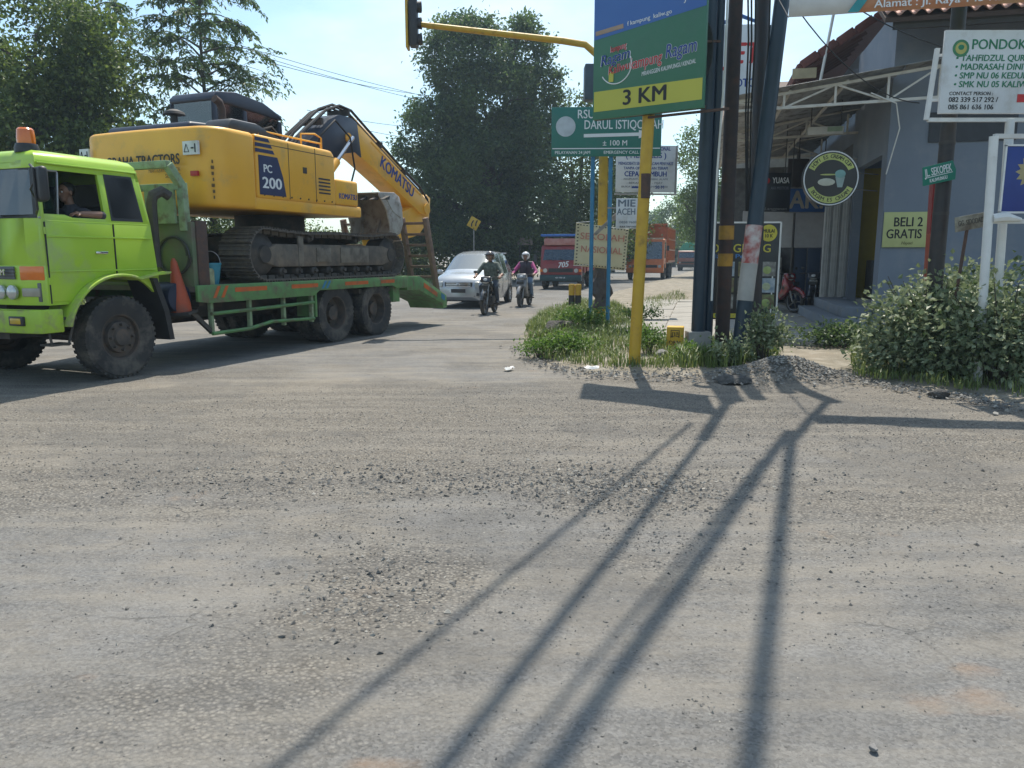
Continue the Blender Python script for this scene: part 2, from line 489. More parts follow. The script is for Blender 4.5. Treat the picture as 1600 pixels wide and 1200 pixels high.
# ================================================================== GROUND
def vnoise(x, y, seed=0):
    xi, yi = np.floor(x).astype(np.int64), np.floor(y).astype(np.int64)
    fx, fy = x - xi, y - yi
    fx, fy = fx * fx * (3 - 2 * fx), fy * fy * (3 - 2 * fy)
    def h(a, b):
        n = (a * 374761393 + b * 668265263 + seed * 982451653) & 0x7fffffff
        n = ((n ^ (n >> 13)) * 1274126177) & 0x7fffffff
        return ((n ^ (n >> 16)) & 0xffff) / 65535.0
    return (h(xi, yi) * (1 - fx) + h(xi + 1, yi) * fx) * (1 - fy) + (h(xi, yi + 1) * (1 - fx) + h(xi + 1, yi + 1) * fx) * fy

def fbm(x, y, o=4, seed=0):
    s, a, t = 0, 0.5, 0
    for k in range(o):
        s = s + a * vnoise(x * 2 ** k, y * 2 ** k, seed + k); t += a; a *= 0.5
    return s / t

def gd(px, d):
    """ground point d metres deep below pixel column px"""
    v = (SP - CAM_Z / d) / CP
    return at(px, 600 - v * 1200, d)

def gy(px, Y):
    """ground point at world y = Y below pixel column px (taken at ground level)"""
    d = Y * CP + CAM_Z * SP
    return Vector(((px - 800) / 1200 * d, Y, 0.0))

def scaled(lobes, k):
    return [((c[0] * k, c[1] * k, c[2] * k), (r[0] * k, r[1] * k, r[2] * k)) for c, r in lobes]

ROAD_R = 0.30                                        # the main road runs towards (0.30, 1)
edge_px = [(1700, 655), (1600, 638), (1520, 622), (1420, 606), (1330, 592), (1200, 592), (1100, 590), (1000, 587), (920, 583), (855, 570), (815, 543), (820, 517), (850, 492), (890, 475), (957, 457)]
edge = [(14.0, 7.0)] + [tuple(gnd(*p).xy) for p in edge_px] + [(4.3 + ROAD_R * k, 33.0 + k) for k in (15, 40, 90, 200, 500, 1100)] + [(1500.0, 1133.0), (1500.0, 7.0)]

def inside(px, py, poly):
    r = np.zeros(px.shape, bool)
    n = len(poly)
    for i in range(n):
        x0, y0 = poly[i]; x1, y1 = poly[(i + 1) % n]
        if y0 == y1: continue
        c = ((y0 > py) != (y1 > py)) & (px < (x1 - x0) * (py - y0) / (y1 - y0) + x0)
        r ^= c
    return r

def edge_dist(px, py, poly):
    d = np.full(px.shape, 1e9)
    for i in range(len(poly)):
        x0, y0 = poly[i]; x1, y1 = poly[(i + 1) % len(poly)]
        dx, dy = x1 - x0, y1 - y0
        t = np.clip(((px - x0) * dx + (py - y0) * dy) / (dx * dx + dy * dy + 1e-9), 0, 1)
        d = np.minimum(d, np.hypot(px - x0 - t * dx, py - y0 - t * dy))
    return d

HEAP = gnd(1225, 590)
def height(x, y, vr):
    """road: gentle ruts; verge: slightly raised"""
    z = (fbm(x * 0.9, y * 0.9, 3, 5) - 0.5) * 0.03 + (fbm(x * 7, y * 7, 3, 9) - 0.5) * 0.008
    fade = np.clip(1.5 - np.hypot(x, y) / 30, 0, 1)
    z = z * fade
    z = z + vr * (0.05 + 0.05 * fbm(x * 1.7, y * 1.7, 3, 21))
    h = np.exp(-(((x - HEAP.x) / 0.55) ** 2 + ((y - HEAP.y) / 0.42) ** 2))
    return z + h * 0.24

def build_ground():
    rs = [0.7]
    while rs[-1] < 560: rs.append(rs[-1] * (1.0115 if rs[-1] < 26 else 1.035))
    rs = np.array(rs)
    an = np.radians(np.concatenate([np.linspace(-88, -42, 46, endpoint=False), np.linspace(-42, 42, 340), np.linspace(42, 88, 47)[1:]]))
    A, Rr = np.meshgrid(an, rs)
    x, y = Rr * np.sin(A), Rr * np.cos(A)
    ins = inside(x, y, edge)
    de = edge_dist(x, y, edge)
    sd = np.where(ins, de, -de) + (fbm(x * 3, y * 3, 3, 33) - 0.5) * 0.35
    left = (ROAD_R * (y - 18.8) - 10.6 - x)
    left = np.where(y > 13, left, -5) + (fbm(x * 1.5, y * 1.5, 3, 41) - 0.5) * 0.9
    sd = np.maximum(sd, left)
    vr = np.clip(sd / 0.5, 0, 1)
    z = height(x, y, vr)
    n, m = x.shape
    idx = np.arange(n * m).reshape(n, m)
    f = np.stack([idx[:-1, :-1], idx[:-1, 1:], idx[1:, 1:], idx[1:, :-1]], -1).reshape(-1, 4)
    v = np.stack([x, y, z], -1).reshape(-1, 3)
    isv = (sd.ravel()[f].mean(1) > 0)
    # dust lying on the asphalt: sandy at the edges, along the gravel strip and in broad patches
    def bl(px, py, sx, sy):
        c = gnd(px, py); return np.exp(-(((x - c.x) / sx) ** 2 + ((y - c.y) / sy) ** 2))
    dust = 0.12 + 1.7 * (fbm(x * 0.5, y * 0.7, 5, 61) - 0.47)
    dust = dust + 0.70 * np.exp(-((y - 8.0) / 1.9) ** 2) * (x > -6.5) + 0.5 * bl(120, 650, 2.2, 1.1) + 0.35 * bl(450, 720, 2.0, 0.7) + 0.4 * bl(1300, 800, 2.0, 1.0)
    dust = dust + 0.35 * np.exp(-(sd / 1.2) ** 2) - 0.22 * np.exp(-((y - 2.6) / 1.3) ** 2)
    dust = dust * np.clip((26 - y) / 10, 0.25, 1)
    gr = np.exp(-((y - 7.9) / 1.5) ** 2) * 0.9 + 0.8 * bl(450, 745, 3, 0.35) + bl(980, 770, 0.5, 0.45) + 0.8 * bl(600, 920, 0.5, 0.6) + 0.6 * bl(300, 1120, 0.9, 0.4)
    gr = gr + 1.5 * np.clip(fbm(x * 0.8, y * 1.1, 4, 131) - 0.47, 0, 1) * np.clip((y - 2.2) / 1.5, 0, 1) * 1.6 + 0.35 * np.exp(-((y - 5.6) / 1.6) ** 2)
    clay = np.clip(sum(k * bl(px, py, sx, sy) for px, py, sx, sy, k in ((1525, 1045, .10, .06, 1.0), (1462, 1095, .17, .10, .9), (1560, 1100, .10, .2, .5), (600, 1196, .16, .05, .9), (1065, 1025, .05, .05, .7), (1040, 700, .12, .2, .6), (300, 715, .8, .3, .35), (130, 1060, .12, .06, .5), (560, 925, .2, .15, .5))) * (0.35 + 1.3 * fbm(x * 9, y * 9, 4, 91)), 0, 1)
    for i, (nm, sel, mt) in enumerate((('road', ~isv, road_mat()), ('verge', isv, verge_mat()))):
        ff = f[sel]
        used, inv = np.unique(ff, return_inverse=True)
        o = mesh_np(nm, v[used], inv.reshape(ff.shape), mt, smooth=True)
        for an_, arr in (('dust', dust), ('gravel', gr), ('clay', clay)):
            a = o.data.attributes.new(an_, 'FLOAT', 'POINT'); a.data.foreach_set('value', np.clip(arr.ravel()[used], 0, 1).astype(np.float32))
        tag(o, kind='structure')
    mb = MB(); mb.bb(-590, 590, -590, 590, -1.2, -0.25)
    tag(mb.build('ground', mat('far soil', (0.10, 0.11, 0.06), (0.13, 0.11, 0.07), rough=0.95, ns=0.05)), kind='structure')

def road_mat():
    m = bpy.data.materials.new('dusty broken asphalt'); m.use_nodes = True
    n, l = m.node_tree.nodes, m.node_tree.links
    b = n['Principled BSDF']; b.inputs['Roughness'].default_value = 0.93; b.inputs['Specular IOR Level'].default_value = 0.25
    tc = n.new('ShaderNodeTexCoord')
    def noise(scale, det=6, rough=0.6, sc=(1, 1, 1)):
        mp = n.new('ShaderNodeMapping'); mp.inputs['Scale'].default_value = sc
        l.new(tc.outputs['Object'], mp.inputs['Vector'])
        t = n.new('ShaderNodeTexNoise'); t.inputs['Scale'].default_value = scale; t.inputs['Detail'].default_value = det; t.inputs['Roughness'].default_value = rough
        l.new(mp.outputs[0], t.inputs['Vector']); return t.outputs['Fac']
    def ramp(s, a, b_, ca=(0, 0, 0), cb=(1, 1, 1)):
        if a > b_: a, b_, ca, cb = b_, a, cb, ca
        r = n.new('ShaderNodeValToRGB'); r.color_ramp.elements[0].position = a; r.color_ramp.elements[0].color = (*ca, 1)
        r.color_ramp.elements[1].position = b_; r.color_ramp.elements[1].color = (*cb, 1); l.new(s, r.inputs['Fac']); return r.outputs['Color']
    def mixc(f, A, B):
        x = n.new('ShaderNodeMix'); x.data_type = 'RGBA'
        for s, k in ((f, 'Factor'), (A, 'A'), (B, 'B')):
            if isinstance(s, tuple): x.inputs[k].default_value = (*s, 1)
            elif isinstance(s, float): x.inputs[k].default_value = s
            else: l.new(s, x.inputs[k])
        return x.outputs['Result']
    def math_(op, a, b_):
        x = n.new('ShaderNodeMath'); x.operation = op
        for i, s in enumerate((a, b_)):
            if isinstance(s, float): x.inputs[i].default_value = s
            else: l.new(s, x.inputs[i])
        return x.outputs[0]
    ad = n.new('ShaderNodeAttribute'); ad.attribute_name = 'dust'
    ag = n.new('ShaderNodeAttribute'); ag.attribute_name = 'gravel'
    asph = ramp(noise(1.1, 8, 0.65), 0.3, 0.7, (0.088, 0.086, 0.084), (0.178, 0.174, 0.168))
    # embedded aggregate: light and dark chips
    vo = n.new('ShaderNodeTexVoronoi'); vo.inputs['Scale'].default_value = 95; l.new(tc.outputs['Object'], vo.inputs['Vector'])
    sep = n.new('ShaderNodeSeparateColor'); l.new(vo.outputs['Color'], sep.inputs['Color'])
    chips = ramp(sep.outputs[0], 0.05, 0.95, (0.07, 0.07, 0.07), (0.34, 0.335, 0.32))
    asph = mixc(0.28, asph, chips)
    dustc = ramp(noise(2.0, 7, 0.6), 0.3, 0.75, (0.185, 0.163, 0.132), (0.270, 0.240, 0.196))
    nd = noise(3.2, 9, 0.72, (0.55, 1.4, 1))
    df = ramp(math_('ADD', math_('MULTIPLY', ad.outputs['Fac'], 0.9), math_('MULTIPLY', math_('SUBTRACT', nd, 0.5), 1.9)), 0.02, 0.85)
    c = mixc(df, asph, dustc)
    # fine loose grit where gravel has spread
    vo2 = n.new('ShaderNodeTexVoronoi'); vo2.inputs['Scale'].default_value = 55; l.new(tc.outputs['Object'], vo2.inputs['Vector'])
    sp2 = n.new('ShaderNodeSeparateColor'); l.new(vo2.outputs['Color'], sp2.inputs['Color'])
    grit = mixc(ramp(vo2.outputs['Distance'], 0.28, 0.62), ramp(sp2.outputs[1], 0.0, 1.0, (0.120, 0.109, 0.094), (0.325, 0.296, 0.250)), (0.078, 0.070, 0.060))
    gf = math_('MULTIPLY', ramp(math_('ADD', ag.outputs['Fac'], math_('SUBTRACT', noise(5, 6, 0.7), 0.60)), 0.05, 0.70), 0.70)
    c = mixc(gf, c, grit)
    # worn reddish spots and pale scuffs
    c = mixc(math_('MULTIPLY', ramp(noise(0.75, 7, 0.7), 0.63, 0.72), 0.5), c, (0.25, 0.170, 0.105))
    c = mixc(math_('MULTIPLY', ramp(noise(2.6, 8, 0.75, (1.6, 0.6, 1)), 0.64, 0.74), 0.4), c, (0.34, 0.33, 0.31))
    c = mixc(math_('MULTIPLY', ramp(noise(1.7, 8, 0.7, (0.35, 2.2, 1)), 0.60, 0.72), 0.35), c, (0.09, 0.088, 0.085))
    c = mixc(math_('MULTIPLY', ramp(noise(38, 3, 0.6), 0.66, 0.74), 0.55), c, (0.06, 0.058, 0.055))
    ac = n.new('ShaderNodeAttribute'); ac.attribute_name = 'clay'
    c = mixc(math_('MULTIPLY', ramp(math_('MULTIPLY', ac.outputs['Fac'], noise(10, 9, 0.85, (0.7, 1.6, 1))), 0.20, 0.55), 0.55), c, (0.25, 0.165, 0.105))
    # tyre-swept streaks across the junction, hairline cracks and darker mended patches
    mr = n.new('ShaderNodeMapping'); mr.inputs['Rotation'].default_value = (0, 0, R(-14)); mr.inputs['Scale'].default_value = (0.22, 2.4, 1)
    l.new(tc.outputs['Object'], mr.inputs['Vector'])
    ns_ = n.new('ShaderNodeTexNoise'); ns_.inputs['Scale'].default_value = 2.2; ns_.inputs['Detail'].default_value = 7; l.new(mr.outputs[0], ns_.inputs['Vector'])
    c = mixc(math_('MULTIPLY', ramp(ns_.outputs['Fac'], 0.50, 0.64), 0.42), c, (0.235, 0.215, 0.182))
    c = mixc(math_('MULTIPLY', ramp(ns_.outputs['Fac'], 0.46, 0.36), 0.28), c, (0.090, 0.087, 0.083))
    dm = n.new('ShaderNodeMix'); dm.data_type = 'RGBA'; dm.inputs['Factor'].default_value = 0.22
    nw = n.new('ShaderNodeTexNoise'); nw.inputs['Scale'].default_value = 2.5; nw.inputs['Detail'].default_value = 5; l.new(tc.outputs['Object'], nw.inputs['Vector'])
    l.new(tc.outputs['Object'], dm.inputs['A']); l.new(nw.outputs['Color'], dm.inputs['B'])
    vc = n.new('ShaderNodeTexVoronoi'); vc.feature = 'DISTANCE_TO_EDGE'; vc.inputs['Scale'].default_value = 1.5; l.new(dm.outputs['Result'], vc.inputs['Vector'])
    crack = math_('MULTIPLY', ramp(vc.outputs['Distance'], 0.010, 0.001), ramp(noise(0.8, 4, 0.6), 0.54, 0.64))
    c = mixc(math_('MULTIPLY', crack, 0.75), c, (0.04, 0.038, 0.036))
    c = mixc(math_('MULTIPLY', ramp(noise(0.42, 3, 0.5), 0.55, 0.58), 0.32), c, (0.085, 0.083, 0.081))
    c = mixc(math_('MULTIPLY', ramp(noise(9, 6, 0.75), 0.40, 0.72), 0.30), c, (0.26, 0.245, 0.215))
    l.new(c, b.inputs['Base Color'])
    bu = n.new('ShaderNodeBump'); bu.inputs['Strength'].default_value = 0.9; bu.inputs['Distance'].default_value = 0.014
    hsum = math_('ADD', math_('MULTIPLY', noise(30, 6, 0.7), 1.0), math_('MULTIPLY', vo2.outputs['Distance'], math_('ADD', gf, 0.12)))
    l.new(hsum, bu.inputs['Height']); l.new(bu.outputs[0], b.inputs['Normal'])
    return m

def verge_mat():
    m = mat('dry verge soil', (0.24, 0.205, 0.155), (0.155, 0.14, 0.105), rough=0.95, ns=1.6, det=9, bump=0.7, bs=25, dirt=(0.30, 0.27, 0.22), dirt_pos=0.55, dirt_s=4)
    return m

build_ground()

# loose stones: nobody could count them
def scatter_stones(name, pts, sizes, m, tint=None):
    n = len(pts)
    base = np.array([(1, 0, 0), (0, 1, 0), (-1, 0, 0), (0, -1, 0), (0, 0, 1), (0, 0, -0.4)], float)
    fc = np.array([(0, 1, 4), (1, 2, 4), (2, 3, 4), (3, 0, 4), (1, 0, 5), (2, 1, 5), (3, 2, 5), (0, 3, 5)])
    a = rng.uniform(0, 6.28, n); ca, sa = np.cos(a), np.sin(a)
    b = base[None] * rng.uniform(0.6, 1.3, (n, 6, 1)) * np.stack([np.ones(n), rng.uniform(0.55, 1, n), rng.uniform(0.4, 0.8, n)], -1)[:, None, :]
    b = b + rng.normal(0, 0.16, b.shape)
    x = b[..., 0] * ca[:, None] - b[..., 1] * sa[:, None]; y = b[..., 0] * sa[:, None] + b[..., 1] * ca[:, None]
    v = np.stack([x, y, b[..., 2]], -1) * sizes[:, None, None] + pts[:, None, :]
    f = fc[None] + (np.arange(n) * 6)[:, None, None]
    cols = np.repeat(rng.uniform(0, 1, n) if tint is None else tint, 6)
    return mesh_np(name, v.reshape(-1, 3), f.reshape(-1, 3), m, smooth=False, cols=cols)

def stone_mat():
    m = bpy.data.materials.new('gravel stone'); m.use_nodes = True
    n, l = m.node_tree.nodes, m.node_tree.links
    a = n.new('ShaderNodeAttribute'); a.attribute_name = 'tint'
    r = n.new('ShaderNodeValToRGB'); e = r.color_ramp.elements
    e[0].position = 0; e[0].color = (0.07, 0.068, 0.064, 1); e[1].position = 1; e[1].color = (0.34, 0.32, 0.28, 1)
    k = e.new(0.6); k.color = (0.165, 0.158, 0.145, 1)
    l.new(a.outputs['Fac'], r.inputs['Fac']); l.new(r.outputs['Color'], n['Principled BSDF'].inputs['Base Color'])
    n['Principled BSDF'].inputs['Roughness'].default_value = 0.9
    return m

def gravel():
    P, S = [], []
    def put(px, py, sx, sy, cnt, s0, s1, uniform=False):
        c = gnd(px, py)
        q = (rng.uniform(-1, 1, (cnt, 2)) * (sx, sy) * 1.5) if uniform else rng.normal(0, 1, (cnt, 2)) * (sx, sy)
        P.append(q + (c.x, c.y)); S.append(rng.uniform(0, 1, cnt) ** 2.2 * (s1 - s0) + s0)
    put(900, 645, 3.6, 0.85, 13500, 0.004, 0.011)
    put(1250, 690, 2.2, 0.7, 5000, 0.004, 0.011)
    put(820, 760, 2.6, 0.9, 9000, 0.003, 0.010)
    put(900, 860, 1.7, 0.7, 4200, 0.0025, 0.008)
    put(350, 730, 2.4, 0.5, 2200, 0.004, 0.013)
    put(700, 750, 1.3, 0.24, 1900, 0.005, 0.021)
    put(960, 765, 0.42, 0.30, 1900, 0.005, 0.021)
    put(1010, 840, 0.22, 0.16, 260, 0.004, 0.011)
    put(590, 905, 0.24, 0.36, 560, 0.005, 0.019)
    put(540, 950, 0.36, 0.18, 140, 0.004, 0.014)
    put(1090, 1110, 0.07, 0.08, 45, 0.004, 0.009)
    put(1330, 880, 0.6, 0.25, 300, 0.004, 0.014)
    put(650, 900, 2.3, 1.6, 1800, 0.002, 0.009, True)
    put(700, 1050, 1.2, 0.7, 500, 0.002, 0.005, True)
    put(1300, 950, 1.6, 1.2, 900, 0.002, 0.008, True)
    put(350, 1100, 0.8, 0.5, 500, 0.002, 0.006)
    xy = np.concatenate(P); s = np.concatenate(S)
    k = ~inside(xy[:, 0], xy[:, 1], edge); xy, s = xy[k], s[k]
    z = height(xy[:, 0], xy[:, 1], np.zeros(len(xy))) + s * 0.12
    sm = stone_mat()
    tag(scatter_stones('loose_gravel', np.column_stack([xy, z]), s, sm, rng.beta(1.8, 2.1, len(s))), 'loose grey gravel strewn over the dusty junction', 'gravel', kind='stuff')
    # heap beside the poles
    q = rng.normal(0, 1, (3000, 2)) * (0.48, 0.34) + (HEAP.x, HEAP.y)
    s = rng.uniform(0, 1, len(q)) ** 1.6 * 0.022 + 0.007
    z = height(q[:, 0], q[:, 1], np.ones(len(q)) * 0.5) + s * 0.2
    tag(scatter_stones('gravel_heap', np.column_stack([q, z]), s, sm, rng.beta(2.5, 1.7, len(s))), 'low heap of pale crushed stone beside the dark poles', 'gravel', kind='stuff')
    # edge rubble along the verge
    e = np.array([gnd(*p).xy for p in [(815, 545), (855, 572), (920, 585), (1000, 590), (1100, 593), (1330, 594), (1420, 610), (1520, 626), (1600, 642)]])
    t = rng.uniform(0, len(e) - 1.001, 2600); i = t.astype(int); fr = (t - i)[:, None]
    q = e[i] * (1 - fr) + e[i + 1] * fr + rng.normal(0, 1, (len(t), 2)) * (0.15, 0.24)
    s = rng.uniform(0, 1, len(q)) ** 2.5 * 0.03 + 0.006
    z = height(q[:, 0], q[:, 1], np.clip(0.3 * np.ones(len(q)), 0, 1)) + s * 0.1
    tag(scatter_stones('verge_rubble', np.column_stack([q, z]), s, sm, rng.beta(2, 2, len(s))), 'small rubble along the edge of the verge', 'rubble', kind='stuff')
gravel()

def rock(name, c, size, m, label, cat='stone', seed=1, group=None):
    bm = bmesh.new(); bmesh.ops.create_icosphere(bm, subdivisions=3, radius=1)
    r = random.Random(seed)
    pl = [(Vector((r.gauss(0, 1), r.gauss(0, 1), r.gauss(0, 1))).normalized(), r.uniform(0.55, 0.9)) for _ in range(13)]
    for v in bm.verts:
        p = v.co.copy()
        for nrm, d in pl:
            k = p.dot(nrm)
            if k > d: p -= nrm * (k - d)
        p *= 1 + r.uniform(-0.03, 0.03)
        v.co = Vector((p.x * size[0], p.y * size[1], p.z * size[2]))
    me = bpy.data.meshes.new(name); bm.to_mesh(me); bm.free()
    me.materials.append(m)
    o = bpy.data.objects.new(name, me); col.objects.link(o)
    o.location = (c[0], c[1], c[2] + size[2] * 0.55); o.rotation_euler = (0, 0, r.uniform(0, 6))
    return tag(o, label, cat, group)

asphchunk = mat('broken asphalt lump', (0.05, 0.048, 0.046), (0.10, 0.095, 0.088), rough=0.95, ns=14, bump=0.8, bs=60)
greystone = mat('grey stone', (0.22, 0.21, 0.20), (0.15, 0.145, 0.14), rough=0.9, ns=18, bump=0.4)
rock('asphalt_chunk', gnd(1144, 600), (0.24, 0.16, 0.075), asphchunk, 'broken dark asphalt lump in front of the leaning pole', 'asphalt chunk', 3)
rock('rock', gnd(872, 515, 0.1), (0.36, 0.24, 0.15), mat('dark boulder', (0.10, 0.092, 0.082), (0.055, 0.05, 0.047), rough=0.95, ns=8, bump=0.9, bs=30), 'dark weathered rock lying in the grass', 'rock', 5)
rock('stone', gnd(1365, 1172), (0.018, 0.016, 0.014), greystone, 'single pale pebble lying alone on smooth asphalt', 'stone', 8)
rock('rock', gnd(1466, 622), (0.15, 0.10, 0.07), asphchunk, 'black lump at the foot of the big shrub', 'rock', 12)
rock('rock', gnd(1035, 560, 0.08), (0.17, 0.10, 0.09), greystone, 'flat grey rock between yellow sign pole and yellow block', 'rock', 15)
def scrap(c, s, label, seed):
    r = random.Random(seed); mb = MB(); n = 5
    vs = [((i / n - 0.5) * s * 2, (j / n - 0.5) * s + r.uniform(-0.1, 0.1) * s, r.uniform(0.05, 0.55) * s) for j in range(n + 1) for i in range(n + 1)]
    mb.add(vs, [(j * 6 + i, j * 6 + i + 1, (j + 1) * 6 + i + 1, (j + 1) * 6 + i) for j in range(n) for i in range(n)])
    o = mb.build('paper_scrap', mat('waste paper', (0.72, 0.71, 0.68), (0.6, 0.59, 0.56), rough=0.8), loc=(c.x, c.y, c.z + 0.02), rot=(0, 0, r.uniform(0, 6)))
    tag(o, label, 'litter')
scrap(gnd(924, 580, 0.03), 0.10, 'crumpled white paper at the edge of the grass', 2)
scrap(gnd(795, 580), 0.09, 'flat white paper scrap on the gravel', 4)

# ================================================================== TREES AND PLANTS
def leaves_np(centers, dirs, length, width, fold=0.25):
    """rhombic folded leaves; centers (n,3), dirs (n,3) unit; returns verts, faces"""
    n = len(centers)
    up = rng.normal(0, 1, (n, 3)) * 0.6 + (0, 0, 1.0)
    side = np.cross(dirs, up); side /= np.linalg.norm(side, axis=1, keepdims=True) + 1e-9
    nr = np.cross(side, dirs)
    L, W = np.broadcast_to(length, n)[:, None], np.broadcast_to(width, n)[:, None]
    v = np.stack([centers, centers + dirs * L * 0.45 + side * W + nr * W * fold, centers + dirs * L - nr * L * 0.12, centers + dirs * L * 0.45 - side * W + nr * W * fold], 1)
    f = np.arange(n * 4).reshape(n, 4)
    return v.reshape(-1, 3), f

def unit(a): return a / (np.linalg.norm(a, axis=-1, keepdims=True) + 1e-9)

def crown_points(lobes, n_clump, per, spread, shell=0.6):
    vol = np.array([r[0] * r[1] * r[2] for c, r in lobes]) ** 0.75; vol /= vol.sum()
    k = rng.choice(len(lobes), n_clump, p=vol)
    C = np.array([c for c, r in lobes], float)[k]; Rd = np.array([r for c, r in lobes], float)[k]
    # each lobe is made of smaller boughs, so that the crown breaks into lumps with gaps between
    NB = 15
    bd = unit(rng.normal(0, 1, (len(lobes), NB, 3))); bt = rng.uniform(0, 1, (len(lobes), NB)); br = rng.uniform(0.24, 0.42, (len(lobes), NB))
    q = rng.integers(0, NB, n_clump)
    bough = C + bd[k, q] * Rd * rng.uniform(0.70, 0.84, (n_clump, 1))
    d = unit(rng.normal(0, 1, (n_clump, 3)) + bd[k, q] * 0.45)
    rr = (shell + (1 - shell) * rng.uniform(0, 1, n_clump) ** 0.7)[:, None]
    cc = bough + d * Rd * br[k, q][:, None] * rr
    tint = np.clip(bt[k, q] * 0.65 + rng.beta(2, 2, n_clump) * 0.45, 0, 1)
    p = np.repeat(cc, per, 0) + rng.normal(0, 1, (n_clump * per, 3)) * spread * (1, 1, 0.7)
    out = np.repeat(d, per, 0)
    return cc, p, out, np.repeat(tint, per)

def branches(mb, base, lobes, r, n=3):
    base = Vector(base)
    rr = random.Random(len(lobes) * 7 + int(base.x * 10))
    top = max(lobes, key=lambda l: l[0][2])
    tc = Vector(top[0])
    fork = base.lerp(Vector((tc.x * 0.5 + base.x * 0.5, tc.y * 0.5 + base.y * 0.5, tc.z)), 0.3)
    mb.tube([base + Vector((0, 0, -0.2)), base.lerp(fork, 0.15) + Vector((0, 0, 0.1)), base.lerp(fork, 0.6) + Vector((rr.uniform(-.1, .1), 0, 0)), fork], [r * 1.4, r * 1.05, r * 0.9, r * 0.8], 10)
    for c, rad in lobes:
        c = Vector(c)
        mid = fork.lerp(c, 0.5) + Vector((rr.uniform(-.3, .3), rr.uniform(-.3, .3), -abs(c.x - fork.x) * 0.1 + 0.2))
        mb.tube([fork, mid, c], [r * 0.6, r * 0.4, r * 0.2], 7)
        for k in range(n):
            e = c + Vector((rr.uniform(-1, 1) * rad[0], rr.uniform(-1, 1) * rad[1], rr.uniform(-0.4, 0.9) * rad[2])) * 0.75
            mb.tube([mid.lerp(c, rr.uniform(0.2, 0.9)), c.lerp(e, 0.5) + Vector((0, 0, 0.1)), e], [r * 0.22, r * 0.14, r * 0.05], 5)

def tree(name, label, base, lobes, clumps, per, spread, leaf, m, r=0.25, group=None, shell=0.6, droop=0.0):
    base = Vector(base)
    lobes = [((base.x + c[0], base.y + c[1], base.z + c[2]), rad) for c, rad in lobes]
    root = empty(name, base, 0, label, 'tree', group)
    mb = MB(); branches(mb, base, lobes, r)
    t = mb.build('trunk', barkm, None); t.parent = root; t.matrix_parent_inverse = Matrix.Translation(-base)
    cc, p, out, tint = crown_points(lobes, clumps, per, spread, shell)
    n = len(p)
    d = unit(rng.normal(0, 1, (n, 3)) + out * 0.8 - np.array((0, 0, droop)))
    v, f = leaves_np(p, d, leaf * rng.uniform(0.7, 1.3, n), leaf * 0.32 * rng.uniform(0.7, 1.3, n))
    tt = np.clip(tint + rng.normal(0, 0.18, n), 0, 1)
    c = mesh_np('crown', v, f, m, cols=np.repeat(tt, 4)); c.parent = root; c.matrix_parent_inverse = Matrix.Translation(-base)
    return root

leafA = leaf_mat('dark mixed leaves', (0.042, 0.074, 0.020), (0.135, 0.180, 0.045))
leafB = leaf_mat('deep green leaves', (0.032, 0.062, 0.032), (0.115, 0.165, 0.058), trans=0.38)
leafC = leaf_mat('feathery leaves', (0.050, 0.085, 0.028), (0.11, 0.16, 0.055), trans=0.4)
leafD = leaf_mat('light leaves', (0.06, 0.10, 0.028), (0.13, 0.19, 0.05), trans=0.4)
leafF = leaf_mat('shrub leaves', (0.06, 0.095, 0.035), (0.31, 0.35, 0.22), trans=0.25, rough=0.4)
leafG = leaf_mat('weed leaves', (0.06, 0.12, 0.025), (0.15, 0.23, 0.055), trans=0.35)
grassm = leaf_mat('grass blades', (0.055, 0.100, 0.024), (0.21, 0.24, 0.085), trans=0.3)

# dense trees behind the lorry
ld = [((0, 0, 5.5), (3.4, 3.0, 3.2)), ((-2.2, 0.5, 3.2), (2.6, 2.4, 2.8)), ((2.0, -0.6, 2.8), (2.5, 2.2, 2.6)), ((0.5, 0, 8.2), (2.6, 2.4, 2.2)), ((-1.5, -1, 7.2), (2.0, 2.0, 2.0)), ((1.8, 0.8, 6.6), (1.9, 2.0, 1.8))]
tree('roadside_tree', 'tall dense dark tree behind the lime lorry cab', gnd(60, 471), ld, 4300, 12, 0.34, 0.17, leafA, 0.28)
tree('roadside_tree', 'dense tree behind the orange beacon, outermost of the dark trees', gnd(-60, 462), ld, 3000, 12, 0.36, 0.18, leafA, 0.28)
lm = [((0, 0, 3.6), (2.4, 2.2, 2.4)), ((1.4, 0, 2.4), (2.0, 1.8, 2.2)), ((-1.6, 0, 2.4), (2.2, 1.8, 2.3)), ((-0.8, 0.2, 5.2), (1.7, 1.6, 1.5)), ((0.9, 0.2, 4.9), (1.5, 1.6, 1.3))]
tree('roadside_tree', 'yellowish green bushy tree behind the counterweight', gnd(205, 464), lm, 2700, 12, 0.30, 0.15, leaf_mat('yellowish leaves', (0.05, 0.075, 0.018), (0.12, 0.155, 0.035)), 0.2)
ls = [((0, 0, 1.7), (2.6, 1.8, 1.8)), ((2.4, 0.3, 1.4), (2.0, 1.5, 1.5)), ((-2.4, 0.3, 1.5), (2.2, 1.5, 1.6)), ((0.8, 0.2, 2.8), (1.8, 1.4, 1.2))]
tree('roadside_bush', 'dark thicket behind the excavator tracks', gnd(380, 452), ls, 1700, 12, 0.28, 0.15, leafA, 0.12)
tree('roadside_bush', 'dark thicket behind the boom and loading ramps', gnd(580, 440), ls, 1300, 12, 0.30, 0.17, leafA, 0.12)

